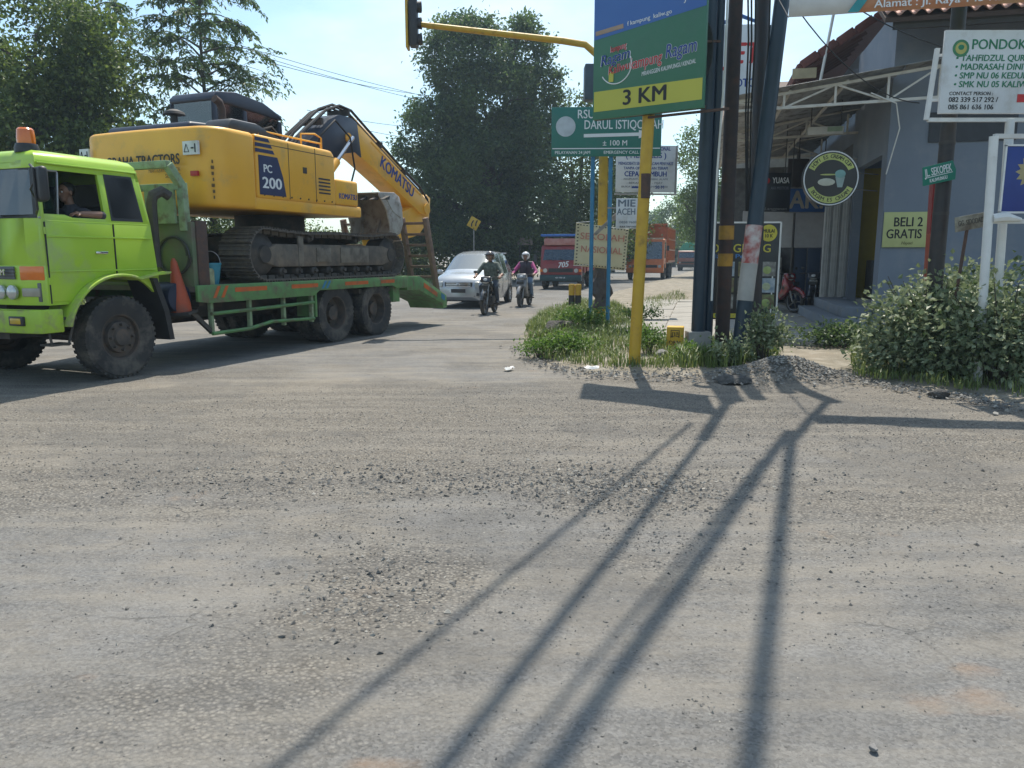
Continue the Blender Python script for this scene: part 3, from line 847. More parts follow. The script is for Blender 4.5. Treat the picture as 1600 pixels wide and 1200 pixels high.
def feathery(label, base, h, reach, nb, seed, leaf=0.20, lean=0.0):
    """airy tree: arching twigs with fine leaflets hanging along them"""
    r = random.Random(seed)
    base = Vector(base)
    root = empty('feathery_tree', base, 0, label, 'tree', 'feathery trees beyond the lorry')
    mb = MB()
    tips = [Vector((lean * t * t, 0, h * t)) + Vector((math.sin(t * 5) * 0.15, 0, 0)) for t in (0, .2, .4, .6, .8, 1.0)]
    mb.tube(tips, [0.17, 0.14, 0.11, 0.08, 0.05, 0.02], 8)
    P, D, T = [], [], []
    for k in range(nb):
        t = 0.30 + 0.70 * (k / nb) ** 0.9
        i = min(int(t * 5), 4); o = tips[i].lerp(tips[i + 1], t * 5 - i)
        a = k * 2.4 + r.uniform(-.4, .4)
        ln = reach * (1.15 - 0.55 * t) * r.uniform(0.7, 1.2)
        d = Vector((math.cos(a), math.sin(a), r.uniform(0.35, 0.9))).normalized()
        pts = [o + d * ln * s + Vector((0, 0, -0.42 * ln * s * s)) for s in (0, .25, .5, .75, 1.0)]
        mb.tube(pts, [0.045, 0.032, 0.022, 0.013, 0.006], 5)
        for j in range(13):
            s = r.uniform(0.2, 1.0); q = min(int(s * 4), 3)
            o2 = pts[q].lerp(pts[q + 1], s * 4 - q)
            dd = (pts[q + 1] - pts[q]).normalized()
            sd = Vector((r.gauss(0, 1), r.gauss(0, 1), r.gauss(0, 0.4))).normalized()
            d2 = (dd * 0.8 + sd * 0.8).normalized()
            l2 = ln * 0.38 * r.uniform(0.6, 1.2)
            p2 = [o2 + d2 * l2 * u + Vector((0, 0, -0.45 * l2 * u * u)) for u in (0, .5, 1.0)]
            mb.tube(p2, [0.009, 0.006, 0.003], 3)
            tn = r.random()
            for u in np.linspace(0.08, 1, 26):
                c = p2[0].lerp(p2[1], u * 2) if u < .5 else p2[1].lerp(p2[2], u * 2 - 1)
                P.append(c + Vector((r.gauss(0, .035), r.gauss(0, .035), r.gauss(0, .03)))); D.append(d2 * 0.5 + Vector((r.gauss(0, .6), r.gauss(0, .6), -0.45))); T.append(tn)
    t = mb.build('trunk', barkm, root)
    P = np.array([tuple(p) for p in P]); D = unit(np.array([tuple(p) for p in D]))
    n = len(P)
    v, f = leaves_np(P, D, leaf * rng.uniform(0.6, 1.2, n), leaf * 0.19 * rng.uniform(0.7, 1.2, n))
    mesh_np('crown', v, f, leafC, root, cols=np.repeat(np.clip(np.array(T) + rng.normal(0, .2, n), 0, 1), 4))
feathery('wispy feathery tree rising behind the excavator cab', gd(335, 30), 11.5, 3.4, 44, 3, 0.20, 0.3)
feathery('wispy feathery tree between the dark trees and the excavator cab', gd(195, 31), 11.0, 3.1, 40, 9, 0.20, -0.2)

# the tall tree in the middle
tm = [((-0.6, 0, 12.9), (2.5, 2.4, 2.2)), ((2.1, 0.5, 13.4), (2.0, 2.2, 2.0)), ((0.9, 0, 10.3), (3.2, 2.6, 2.4)), ((-2.2, 0, 8.3), (2.6, 2.4, 2.2)), ((2.6, 0.3, 8.2), (2.4, 2.4, 2.6)), ((-2.9, 0, 5.2), (2.2, 2.2, 2.4)), ((0.3, -0.6, 6.3), (2.8, 2.4, 2.4)), ((2.9, 0, 4.6), (2.4, 2.2, 2.4)), ((-0.6, -0.4, 3.4), (3.2, 2.2, 1.9)), ((1.2, 0, 2.2), (3.4, 2.0, 1.6)), ((3.4, 0.4, 11.0), (1.5, 1.6, 1.6))]
tree('tall_roadside_tree', 'tallest dark green tree behind the silver car', gd(748, 47), tm, 8800, 13, 0.32, 0.22, leafB, 0.42, shell=0.55)
tr = [((0, 0, 6.2), (2.8, 2.2, 2.6)), ((1.6, 0, 3.6), (2.6, 2.2, 2.4)), ((-1.6, 0, 3.6), (2.6, 2.0, 2.4)), ((0.6, 0, 8.4), (1.7, 1.6, 1.5)), ((0, 0, 1.8), (3.0, 1.8, 1.6))]
tree('roadside_tree', 'mid green tree behind the red lorry and green hospital board', gd(892, 50), scaled(tr, 1.18), 2500, 11, 0.36, 0.22, leafA, 0.3)
tree('roadside_bush', 'dark bush behind the silver car and yellow arrow sign', gd(690, 50), [((0, 0, 1.6), (3.0, 1.6, 1.8)), ((3.4, 0.5, 1.4), (2.2, 1.4, 1.6)), ((-3, 0.5, 1.5), (2.2, 1.5, 1.7))], 1100, 11, 0.34, 0.2, leafB, 0.12)
tree('roadside_tree', 'dark tree behind the cream cloth banner', gd(955, 74), tr, 1300, 11, 0.42, 0.28, leafB, 0.3)
# trees on the right side of the road, farther and farther
tree('roadside_tree', 'light leaved tree behind the white therapy board', gd(1092, 56), scaled([((0, 0, 7.6), (1.5, 1.6, 1.6)), ((0.4, 0, 5.4), (1.7, 1.8, 1.9)), ((0.6, 0, 3.2), (1.6, 1.6, 1.6)), ((-0.9, 0, 4.2), (0.9, 1.0, 1.0))], 1.2), 1200, 11, 0.30, 0.2, leafD, 0.2)
tree('roadside_tree', 'pale far tree above the orange dump lorry', gd(1052, 110), tr, 900, 11, 0.5, 0.34, leafD, 0.3)
tree('roadside_tree', 'far green tree behind the tarpaulin lorry', gd(1092, 95), [((0, 0, 4.6), (2.6, 2.2, 2.4)), ((1.4, 0, 2.8), (2.6, 2.2, 2.2)), ((-0.6, 0, 6.8), (1.7, 1.6, 1.5))], 900, 11, 0.45, 0.30, leafA, 0.3)
tree('roadside_tree', 'farthest dark tree closing the end of the road', gd(1015, 140), tr, 800, 11, 0.55, 0.4, leafB, 0.3)
tree('roadside_tree', 'far tree between the dump lorry and the shop signs', gd(1130, 85), tr, 900, 11, 0.45, 0.30, leafD, 0.3)

# grass and weeds
def grass(name, poly_px, n, h0, h1, label, dens=None, m=None, w=0.006):
    e = np.array([gnd(*p).xy for p in poly_px])
    lo, hi = e.min(0), e.max(0)
    q = rng.uniform(lo, hi, (n * 4, 2))
    q = q[inside(q[:, 0], q[:, 1], [tuple(p) for p in e])]
    pn = fbm(q[:, 0] * 2.2, q[:, 1] * 2.2, 3, 71)
    q = q[pn + rng.normal(0, .08, len(q)) > 0.40][:n]
    k = len(q)
    hh = rng.uniform(h0, h1, k) * (0.5 + fbm(q[:, 0] * 3, q[:, 1] * 3, 2, 77))
    a = rng.uniform(0, 6.28, k); lean = rng.uniform(0.15, 0.8, k)
    z = height(q[:, 0], q[:, 1], np.ones(k)) - 0.01
    b = np.column_stack([q, z]); dirv = np.column_stack([np.cos(a), np.sin(a), np.zeros(k)]); sd = np.column_stack([-np.sin(a), np.cos(a), np.zeros(k)]) * (w * rng.uniform(0.7, 1.5, k))[:, None]
    mid = b + dirv * (hh * lean * 0.3)[:, None] + np.column_stack([np.zeros(k), np.zeros(k), hh * 0.6])
    tip = b + dirv * (hh * lean)[:, None] + np.column_stack([np.zeros(k), np.zeros(k), hh * (1 - 0.25 * lean)])
    v = np.stack([b - sd, b + sd, mid + sd * 0.8, mid - sd * 0.8, tip - sd * .1, tip + sd * .1], 1).reshape(-1, 3)
    i = np.arange(k)[:, None] * 6
    f = np.concatenate([i + (0, 1, 2, 3), i + (3, 2, 5, 4)])
    o = mesh_np(name, v, f, m or grassm, cols=np.repeat(np.clip(rng.beta(2, 2, k), 0, 1), 6))
    return tag(o, label, 'grass', kind='stuff')
island = [(818, 548), (850, 566), (930, 580), (1030, 584), (1110, 584), (1190, 580), (1215, 560), (1150, 545), (1040, 545), (1010, 520), (1000, 500), (960, 480), (905, 474), (850, 492), (822, 518)]
grass('grass', island, 17000, 0.05, 0.22, 'green grass covering the sign island')
grass('grass', [(1060, 560), (1060, 584), (1150, 586), (1215, 575), (1215, 545), (1120, 545)], 1700, 0.10, 0.30, 'taller grass around the feet of the dark poles', w=0.008)
grass('grass', [(1330, 560), (1330, 596), (1420, 606), (1600, 632), (1600, 600), (1400, 570)], 1500, 0.06, 0.2, 'dark grass under the big shrub')
grass('grass', [(985, 480), (1010, 470), (1060, 458), (1075, 470), (1030, 490)], 900, 0.06, 0.2, 'sparse grass beside the footpath')
lv = [(-14, 14), (-11.6, 16), (-8.4, 24), (-4.6, 36), (-1, 48), (-4, 52), (-22, 22)]
def grass_w(name, pts, n, label):
    global gnd
    keep = gnd
    gnd = lambda a, b: Vector((a, b, 0))
    grass(name, pts, n, 0.1, 0.5, label, w=0.012)
    gnd = keep
grass_w('grass', lv, 7000, 'rough grass along the far edge of the road')

def shrub(name, label, c, rad, n, leaf, m, stems=14, cat='shrub', low=0.0, group=None):
    c = Vector(c)
    root = empty(name, c, 0, label, cat, group)
    mb = MB(); r = random.Random(int(c.x * 100) + n)
    for k in range(stems):
        a = r.uniform(0, 6.28); q = r.uniform(0.2, 0.9)
        e = Vector((math.cos(a) * rad[0] * q, math.sin(a) * rad[1] * q, rad[2] * r.uniform(1.0, 1.8)))
        mb.tube([(e.x * .15, e.y * .15, -0.05), (e.x * .5, e.y * .5, e.z * .6), tuple(e)], [0.014, 0.010, 0.004], 5)
    mb.build('stem', barkm, root)
    cl = n // 9
    d = unit(rng.normal(0, 1, (cl, 3))); d[:, 2] = np.abs(d[:, 2]) * 1.2 - low; d = unit(d)
    az = np.arctan2(d[:, 1], d[:, 0])
    lump = 0.84 + 0.20 * np.sin(az * 3 + c.x) + 0.15 * np.sin(az * 7 + 1) + 0.10 * np.sin(d[:, 2] * 9 + az * 4)
    cc = d * np.array(rad) * (0.45 + 0.6 * rng.uniform(0, 1, cl) ** 0.6)[:, None] * lump[:, None] + (0, 0, rad[2] * 0.85)
    far = rng.uniform(0, 1, cl) < 0.10
    cc[far] = cc[far] * (1.18, 1.18, 1.12)
    cc[:, 2] = np.maximum(cc[:, 2], 0.04)
    p = np.repeat(cc, 9, 0) + rng.normal(0, leaf * 1.1, (cl * 9, 3))
    p[:, 2] = np.maximum(p[:, 2], 0.02)
    k = len(p)
    dd = unit(rng.normal(0, 1, (k, 3)) + np.repeat(d, 9, 0) * 1.0 + (0, 0, 0.1))
    v, f = leaves_np(p, dd, leaf * rng.uniform(0.6, 1.25, k), leaf * 0.34 * rng.uniform(0.8, 1.2, k))
    tn = np.clip(np.repeat(rng.beta(2, 2, cl), 9) + rng.normal(0, .2, k), 0, 1)
    mesh_np('foliage', v, f, m, root, cols=np.repeat(tn, 4))
    return root
shrub('shrub', 'large grey green shrub in front of the grey wall', gnd(1478, 600) + Vector((0, 0.5, 0)), (0.70, 0.65, 0.72), 7000, 0.085, leafF, 26, low=0.75)
shrub('shrub', 'large grey green shrub around the foot of the white sign post', gnd(1590, 615) + Vector((0.1, 0.5, 0)), (0.85, 0.7, 0.74), 7000, 0.085, leafF, 24, low=0.75)
shrub('shrub', 'leafy shrub against the wall behind the two large shrubs', gd(1500, 10.9), (0.8, 0.5, 0.75), 2800, 0.085, leafF, 14)
shrub('weed', 'low creeping weed on the paving before the shop step', gd(1312, 12.6), (0.75, 0.45, 0.22), 1700, 0.07, leafB, 10, 'weed')
shrub('weed', 'tall weed growing up the foot of the vertical dark pole', gnd(1192, 578), (0.30, 0.28, 0.42), 900, 0.07, leafF, 9, 'weed')
shrub('weed', 'bushy green weed beside the rock', gnd(888, 560), (0.45, 0.35, 0.20), 1500, 0.05, leafG, 10, 'weed')
shrub('weed', 'green weed between the rock and the blue posts', gnd(905, 520), (0.6, 0.45, 0.25), 1600, 0.06, leafG, 10, 'weed')
shrub('weed', 'green weed right behind the yellow sign pole', gnd(1012, 560), (0.30, 0.3, 0.26), 900, 0.05, leafG, 8, 'weed')
shrub('weed', 'broad leaved weed between the navy pair and the yellow marker block', gnd(1078, 574), (0.26, 0.2, 0.16), 500, 0.055, leafG, 6, 'weed')
shrub('weed', 'dusty weed at the outer tip of the grass island', gnd(845, 560), (0.40, 0.3, 0.16), 800, 0.05, leafG, 7, 'weed')
shrub('weed', 'straggly weed in front of the leaning pole', gnd(1140, 580), (0.30, 0.2, 0.20), 600, 0.06, leafF, 7, 'weed')
shrub('weed', 'light weed at the footpath edge behind the blue posts', gnd(1000, 505), (0.5, 0.4, 0.2), 800, 0.06, leafG, 8, 'weed')

# ================================================================== LIME LORRY (local axes: x forward, y its left side, z up)
def make_wheel(name, r, w, parent, dual=False, lugs=44, rimr=None, hub=True, rim_m=None):
    """wheel whose outer face looks to +y; parts tyre, rim"""
    rr = rimr or r * 0.56
    root = empty(name); root.parent = parent
    t = MB()
    offs = [0] if not dual else [0, -w * 1.22]
    for o in offs:
        h = w / 2
        prof = [(rr, o - h * .8), (r * .78, o - h), (r * .93, o - h * .98), (r * .985, o - h * .82), (r, o - h * .5), (r, o + h * .5), (r * .985, o + h * .82), (r * .93, o + h * .98), (r * .78, o + h), (rr, o + h * .8)]
        t.lathe(prof, 40, closed=False)
        for k in range(lugs):
            a = 2 * math.pi * k / lugs
            for sd in (-1, 1):
                p = Vector((math.cos(a) * r * .985, o + sd * h * .62, math.sin(a) * r * .985))
                M = Matrix.Rotation(-a, 3, 'Y')
                t.box(p, (r * .05, h * .55, 2 * math.pi * r / lugs * .55), M=M)
    t.build('tyre', rubber, root, angle=30)
    m = MB(); h = w / 2
    if dual: prof = [(rr * 1.02, h * .8), (rr * .94, h * .7), (rr * .9, -h * .55), (rr * .55, -h * .7), (rr * .42, -h * .65), (rr * .40, h * .25), (rr * .25, h * .3), (0.001, h * .3)]
    else: prof = [(rr * 1.02, h * .8), (rr * .94, h * .72), (rr * .9, h * .35), (rr * .7, h * .30), (rr * .66, h * .75), (rr * .42, h * .8), (rr * .36, h * 1.05), (rr * .22, h * 1.1), (0.001, h * 1.1)]
    m.lathe(prof, 32, closed=False)
    for k in range(8):
        a = k * math.pi / 4
        y0 = -h * .66 if dual else h * .76
        m.cyl((math.cos(a) * rr * .55, y0, math.sin(a) * rr * .55), (math.cos(a) * rr * .55, y0 + 0.05, math.sin(a) * rr * .55), 0.018 * r / .52, n=6)
    m.build('rim', rim_m or rimm, root, angle=30)
    return root

HEAD = R(23)
fwd = Vector((-math.sin(HEAD), -math.cos(HEAD), 0)); lft = Vector((-fwd.y, fwd.x, 0))
truck_origin = gnd(197, 590) - lft * 1.18
truck = empty('flatbed_lorry', (truck_origin.x, truck_origin.y, 0.0), math.atan2(fwd.y, fwd.x), 'lime green flatbed lorry carrying the excavator', 'lorry')
TR = 0.525
fw = make_wheel('wheel', TR, 0.27, truck); fw.location = (0, 1.05, TR)
w2 = copy_of(fw, truck); w2.location = (0, -1.05, TR); w2.rotation_euler = (0, 0, math.pi)
rw = make_wheel('wheel', TR, 0.25, truck, dual=True, rimr=0.31); rw.location = (-4.55, 1.10, TR)
for x, sd in ((-5.88, 1), (-4.55, -1), (-5.88, -1)):
    c = copy_of(rw, truck); c.location = (x, 1.10 * sd, TR); c.rotation_euler = (0, 0.4 * x, 0 if sd > 0 else math.pi)

CW = 1.14                                            # half width of the cab
def cabfn(x, y, z):
    if z > 1.95:
        y *= 1 - (z - 1.95) * 0.13
    if x < -0.35 and z > 1.25: x += (z - 1.25) * 0.11 * min(1, (-0.35 - x) / 0.2)
    if x > 0.5 and z > 1.9: x -= (z - 1.9) * 0.20 * (x - 0.5) / 0.55
    if x > 0.85: x -= 0.10 * (abs(y) / CW) ** 4 * (x - 0.85) / 0.17
    return x, y, z
arc = [(0.80 * math.cos(R(a)), 0.53 + 0.80 * math.sin(R(a))) for a in range(140, 30, -8)]
cab = MB()
for s in (-1, 1):
    y0, y1 = s * CW, s * (CW - 0.045)
    cab.prism([(1.02, 0.98), (1.02, 2.0), (0.96, 2.0), (0.86, 1.96), (-0.68, 1.96), (-0.68, 1.28)] + [p for p in arc if p[0] > -0.68 and p[0] < .66] + [(0.68, 0.98)], y0, y1)
    cab.prism([(1.02, 1.98), (1.02, 2.56), (0.93, 2.56), (0.93, 1.98)], y0, y1)
    cab.prism([(-0.02, 1.94), (-0.02, 2.56), (0.07, 2.56), (0.07, 1.94)], y0, y1)
    cab.prism([(-0.68, 1.94), (-0.68, 2.56), (-0.56, 2.56), (-0.56, 1.94)], y0, y1)
    cab.prism([(1.02, 2.54), (1.02, 2.64), (-0.68, 2.64), (-0.68, 2.54)], y0, y1)
    cab.prism([(0.07, 1.94), (0.93, 1.94), (0.93, 2.03), (0.62, 2.03), (0.52, 2.0), (0.07, 2.0)], y0, y1)
    cab.prism([(-0.56, 1.94), (-0.02, 1.94), (-0.02, 2.0), (-0.56, 2.0)], y0, y1)
cab.bb(-0.68, -0.635, -CW, CW, 1.2, 2.0)                                # rear wall
cab.bb(-0.68, -0.635, -CW, -0.8, 2.0, 2.6).bb(-0.68, -0.635, 0.8, CW, 2.0, 2.6).bb(-0.68, -0.635, -CW, CW, 2.5, 2.62)
for k in range(-5, 5):                                                # front wall in strips so that it curves
    ya, yb = k * CW / 5, (k + 1) * CW / 5
    cab.bb(0.975, 1.02, ya, yb, 1.42, 1.98).bb(0.975, 1.02, ya, yb, 0.98, 1.44).bb(0.975, 1.02, ya, yb, 2.55, 2.64)
cab.bb(-0.66, 0.98, -CW + .05, CW - .05, 1.28, 1.32)
cab.fn(cabfn).build('cab', lime, truck, bevel=0.012)
rf = MB()
ring = lambda sx, sy, z: [(x, y, z) for x, y in [(1.0 * sx - .0, -1.10 * sy), (1.03 * sx, -.6 * sy), (1.03 * sx, .6 * sy), (1.0 * sx, 1.10 * sy), (-.67 * sx, 1.10 * sy), (-.69 * sx, .6 * sy), (-.69 * sx, -.6 * sy), (-.67 * sx, -1.10 * sy)]]
rings = [ring(1.0, 1.035, 2.62), ring(1.0, 1.03, 2.68), ring(.96, .98, 2.735), ring(.86, .86, 2.77), ring(.5, .5, 2.785)]
vs = [p for r_ in rings for p in r_]
fs = [(i * 8 + j, i * 8 + (j + 1) % 8, (i + 1) * 8 + (j + 1) % 8, (i + 1) * 8 + j) for i in range(4) for j in range(8)] + [tuple(range(32, 40)), tuple(reversed(range(8)))]
rf.add(vs, fs).fn(cabfn).build('roof', lime, truck, angle=60)
# doors: seams, crease lines, handles, window frames
for s in (-1, 1):
    d = MB()
    d.prism([(0.955, 1.02), (0.955, 1.94), (-0.01, 1.94), (-0.01, 1.345)] + [p for p in arc if p[0] > 0.02 and p[0] < .70] + [(0.70, 1.02)], s * (CW + 0.012), s * (CW - 0.01))
    door = d.fn(cabfn).build('door', lime, truck, bevel=0.008)
    c = MB(); c.bb(-0.64, 0.95, s * CW, s * (CW + 0.026), 1.765, 1.785).bb(-0.64, 0.95, s * CW, s * (CW + 0.024), 1.365, 1.383)
    c.fn(cabfn).build('crease_line', lime, truck, bevel=0.006)
    for q_ in ((.953, .966, 1.0, 1.94), (-.030, -.018, 1.33, 1.94)):
        sm0 = MB(); sm0.bb(q_[0], q_[1], s * (CW - .01), s * (CW + .0145), q_[2], q_[3]); sm0.fn(cabfn).build('door_seam', blackp, door)
    h = MB(); h.bb(0.10, 0.27, s * (CW + .012), s * (CW + 0.035), 1.575, 1.605)
    h.build('handle', chrome, door, bevel=0.006)
    g = MB(); g.bar((0.70, s * (CW - 0.02), 1.98), (0.60, s * (CW - .10), 2.52), 0.025, 0.02); g.bar((0.70, s * (CW - .02), 1.985), (0.94, s * (CW - .02), 1.985), 0.02); g.bar((0.60, s * (CW - .10), 2.53), (0.86, s * (CW - .10), 2.53), .02)
    g.build('vent_window_frame', steel, truck, bevel=.004)
    p = MB(); p.prism([(0.68, 2.03), (0.92, 2.03), (0.82, 2.52), (0.59, 2.52)], s * (CW - .035), s * (CW - .03)); p.fn(lambda x, y, z: (x, y * (1 - (z - 1.95) * .13), z)).build('vent_window_pane', cabglass, truck)
    p = MB(); p.prism([(-0.55, 2.0), (-0.03, 2.0), (-0.03, 2.54), (-0.53, 2.54)], s * (CW - .03), s * (CW - .025)); p.fn(cabfn).build('quarter_window_pane', cabglass, truck)
    k = MB(); k.prism([(-0.575, 1.985), (-0.015, 1.985), (-0.015, 2.555), (-0.575, 2.555), (-0.575, 2.2), (-.54, 2.2), (-.535, 2.50), (-.50, 2.525), (-.06, 2.525), (-.04, 2.50), (-.04, 2.04), (-.06, 2.02), (-.51, 2.02), (-.54, 2.05), (-.54, 2.2), (-.575, 2.2)], s * (CW - .02), s * (CW + .004)); k.fn(cabfn).build('window_rubber', blackp, truck)
    if s < 0:
        p = MB(); p.prism([(0.07, 2.0), (0.62, 2.0), (0.56, 2.54), (0.07, 2.54)], s * (CW - .03), s * (CW - .025)); p.fn(cabfn).build('door_window_pane', cabglass, truck)
    else:
        p = MB(); p.bb(0.07, 0.66, s * (CW - .03), s * (CW - .025), 1.90, 2.02); p.fn(cabfn).build('door_window_pane', cabglass, truck)
    # wheel arch
    a = MB(); n = 22
    pts = [(0.60 + 0.0, 0.80)] + [(0.80 * math.cos(R(t)), 0.53 + 0.80 * math.sin(R(t))) for t in np.linspace(14, 112, 20)] + [(-0.62, 1.335), (-0.80, 1.345)]
    pts = pts[1:]
    prof = []
    for i, (x, z) in enumerate(pts):
        prof.append((x, z))
    inner = [(x * .955, 0.53 + (z - 0.53) * .955) for x, z in prof]
    a.prism(prof + inner[::-1], s * 0.80, s * (CW + 0.13))
    a.build('wheel_arch', limedirty, truck, bevel=0.015)
    # mudguard and steps
    q = MB(); q.prism([(-.60, 1.26), (-.52, 1.26), (-.68, .80), (-.74, .42), (-.82, .42), (-.76, .82)], s * 0.72, s * 1.2); q.build('mud_flap', blackp, truck)
    st = MB(); st.bb(0.60, 1.0, s * .92, s * 1.16, .80, .835).tube([(0.98, s * 1.13, .80), (0.93, s * 1.13, .52), (0.72, s * 1.13, .50), (0.62, s * 1.13, .80)], .016, 6).bb(.70, .95, s * .95, s * 1.15, .50, .525)
    st.build('step', darkm, truck)
for s in (-1, 1):
    gt = MB(); gt.bb(-.66, .98, s * (CW - .005), s * (CW + .03), 2.60, 2.62); gt.fn(cabfn).build('rain_gutter', lime, truck, bevel=.004)
    hg_ = MB(); hg_.bb(.965, .99, s * CW, s * (CW + .02), 1.22, 1.30).bb(.965, .99, s * CW, s * (CW + .02), 1.80, 1.88); hg_.fn(cabfn).build('door_hinge', lime, truck)
ws = MB()
for k in range(-5, 5):
    ws.bb(0.99, 0.997, k * .208, (k + 1) * .208, 2.02, 2.56)
ws.fn(cabfn).build('windscreen', wscreen, truck)
wr = MB(); wr.bb(.985, 1.012, -1.09, 1.09, 1.985, 2.03).bb(.985, 1.012, -1.09, 1.09, 2.53, 2.56).bb(.985, 1.012, 1.04, 1.09, 2.0, 2.55).bb(.985, 1.012, -1.09, -1.04, 2.0, 2.55)
wr.fn(cabfn).build('windscreen_rubber', blackp, truck)
wi = MB(); wi.tube([(1.03, .65, 1.99), (1.0, .2, 2.06), (.97, -.1, 2.1)], .009, 5); wi.tube([(1.03, -.1, 1.99), (1.0, -.5, 2.06), (.97, -.8, 2.1)], .009, 5); wi.build('wiper', blackp, truck)
rg = MB(); rg.bb(-.66, -.655, -.8, .8, 2.02, 2.5); rg.fn(cabfn).build('rear_window_pane', cabglass, truck)
gr = MB(); gr.bb(1.0, 1.04, -.72, .72, 1.28, 1.43).bb(1.0, 1.035, -1.06, 1.06, 1.02, 1.24)
for k in range(4): gr.bb(1.03, 1.055, -.74, .74, 1.285 + k * .036, 1.305 + k * .036)
gr.fn(cabfn).build('grille', mat('grey grille', (.10, .10, .105), (.13, .13, .13), rough=.45), truck, bevel=.006)
text('FM', 0.10, chrome, truck, (1.075, 0.58, 1.36), (R(90), 0, R(90)), bold=.03, ext=.006)
for s in (-1, 1):
    i = MB(); i.bb(0.90, 1.035, s * .80, s * 1.115, 1.27, 1.435); i.fn(cabfn).build('indicator', orangep, truck, bevel=.012)
    for y in (.50, .70):
        hl = MB(); hl.lathe([(.085, 0), (.085, .03), (.06, .05), (.001, .055)], 20, c=(1.03, s * y, 1.13), axis='x', closed=False); hl.build('headlight', mat('headlight glass', (.55, .56, .55), (.45, .46, .45), rough=.12, metal=.5), truck)
    m_ = MB(); m_.bb(0.98, 1.05, s * .82, s * 1.05, 1.08, 1.18); m_.fn(cabfn).build('marker_lamp', mat('smoky lens', (.35, .32, .26), rough=.25), truck, bevel=.01)
bp = MB()
for k in range(-5, 5): bp.bb(1.02, 1.14, k * .235, (k + 1) * .235, .66, .935)
bp.bb(0.78, 1.05, 1.10, 1.175, .66, .935).bb(0.78, 1.05, -1.175, -1.10, .66, .935)
bumper = bp.fn(lambda x, y, z: (x - .07 * (abs(y) / 1.17) ** 6 if x > 1.0 else x, y, z)).build('bumper', limedirty, truck, bevel=.018)
for s in (-1, 1):
    fl = MB(); fl.bb(1.10, 1.15, s * .73, s * .97, .75, .86); f_ = fl.build('fog_lamp', blackp, bumper, bevel=.01)
    fl = MB(); fl.bb(1.12, 1.157, s * .76, s * .94, .77, .84); fl.build('fog_lamp_lens', mat('yellow lens', (.55, .36, .03), rough=.2), bumper, bevel=.01)
# mirror on its tubular arm
mi = MB(); mi.tube([(0.93, 1.12, 2.50), (1.12, 1.32, 2.54), (1.16, 1.42, 2.50), (1.16, 1.42, 2.16), (1.14, 1.40, 2.06), (0.98, 1.15, 2.02)], .014, 8); mi.tube([(1.16, 1.42, 2.35), (1.13, 1.30, 2.28), (.96, 1.13, 2.2)], .011, 6)
arm_ = mi.build('mirror_arm', blackp, truck)
mh = MB(); mh.box((1.10, 1.44, 2.33), (.10, .24, .38), rz=R(-18)); mh.build('mirror', blackp, truck, bevel=.045, seg=3)
mh = MB(); mh.tube([(0.93, -1.12, 2.50), (1.12, -1.32, 2.54), (1.16, -1.42, 2.50), (1.16, -1.42, 2.16), (0.98, -1.15, 2.02)], .014, 8); mh.box((1.10, -1.44, 2.33), (.10, .24, .38)); mh.build('mirror', blackp, truck)
# beacon
b = MB(); b.lathe([(.13, 2.74), (.13, 2.79), (.115, 2.84)], 20, c=(.72, .74, 0), axis='z'); beacon = b.build('beacon_base', blackp, truck)
b = MB(); b.lathe([(.095, 2.84), (.098, 2.90), (.090, 3.0), (.07, 3.02), (.001, 3.025)], 20, c=(.72, .74, 0), axis='z', closed=False); b.build('beacon', orangep, truck)
# cab inside
sd = MB(); sd.bb(-.55, 0.0, -1.0, 1.0, 1.32, 1.62).bb(-.58, -.42, -1.0, 1.0, 1.55, 2.2).bb(.62, .92, -1.05, 1.05, 1.4, 1.93)
sd.build('seat', mat('dark upholstery', (.03, .03, .034), rough=.8), truck, bevel=.03)
sw = MB(); sw.tube([(0.50 + .05 * math.sin(a), -.55 + .21 * math.cos(a), 1.95 + .20 * math.sin(a)) for a in np.linspace(0, 6.283, 25)], .014, 6, False); sw.build('steering_wheel', blackp, truck)
# chassis, axles, tanks
ch = MB(); ch.bb(-7.0, .9, .32, .42, .62, .86).bb(-7.0, .9, -.42, -.32, .62, .86).bb(.2, .9, -.35, .35, .55, 1.2)
for x in (0, -4.55, -5.88): ch.cyl((x, -.95, TR), (x, .95, TR), .085, n=10)
for x in (-4.55, -5.88): ch.ball((x, 0, TR), .23, 12)
ch.cyl((-.6, 0, .62), (-4.5, 0, .55), .05, n=8)
for x in (-1.4, -2.4, -3.4, -4.4, -5.4, -6.4): ch.bb(x - .05, x + .05, -1.15, 1.15, .84, .93)
ch.build('chassis', darkm, truck)
tk = MB(); tk.lathe([(.001, .62), (.20, .64), (.21, .68), (.21, 1.1), (.20, 1.13), (.001, 1.14)], 20, c=(-1.02, 0, .98), axis='y', closed=False); tk.build('air_tank', mat('dark blue tank', (.02, .03, .06), rough=.4), truck)
ex = MB(); ex.tube([(-.82, .95, 1.4), (-.82, .95, 2.25), (-.84, .97, 2.36), (-.94, 1.02, 2.42), (-1.04, 1.05, 2.36)], [.07, .07, .075, .075, .07], 10); ex.build('exhaust_stack', darkm, truck)
ft = MB(); ft.bb(-3.3, -2.2, -1.1, -.5, .45, .85); ft.build('fuel_tank', darkm, truck, bevel=.05)
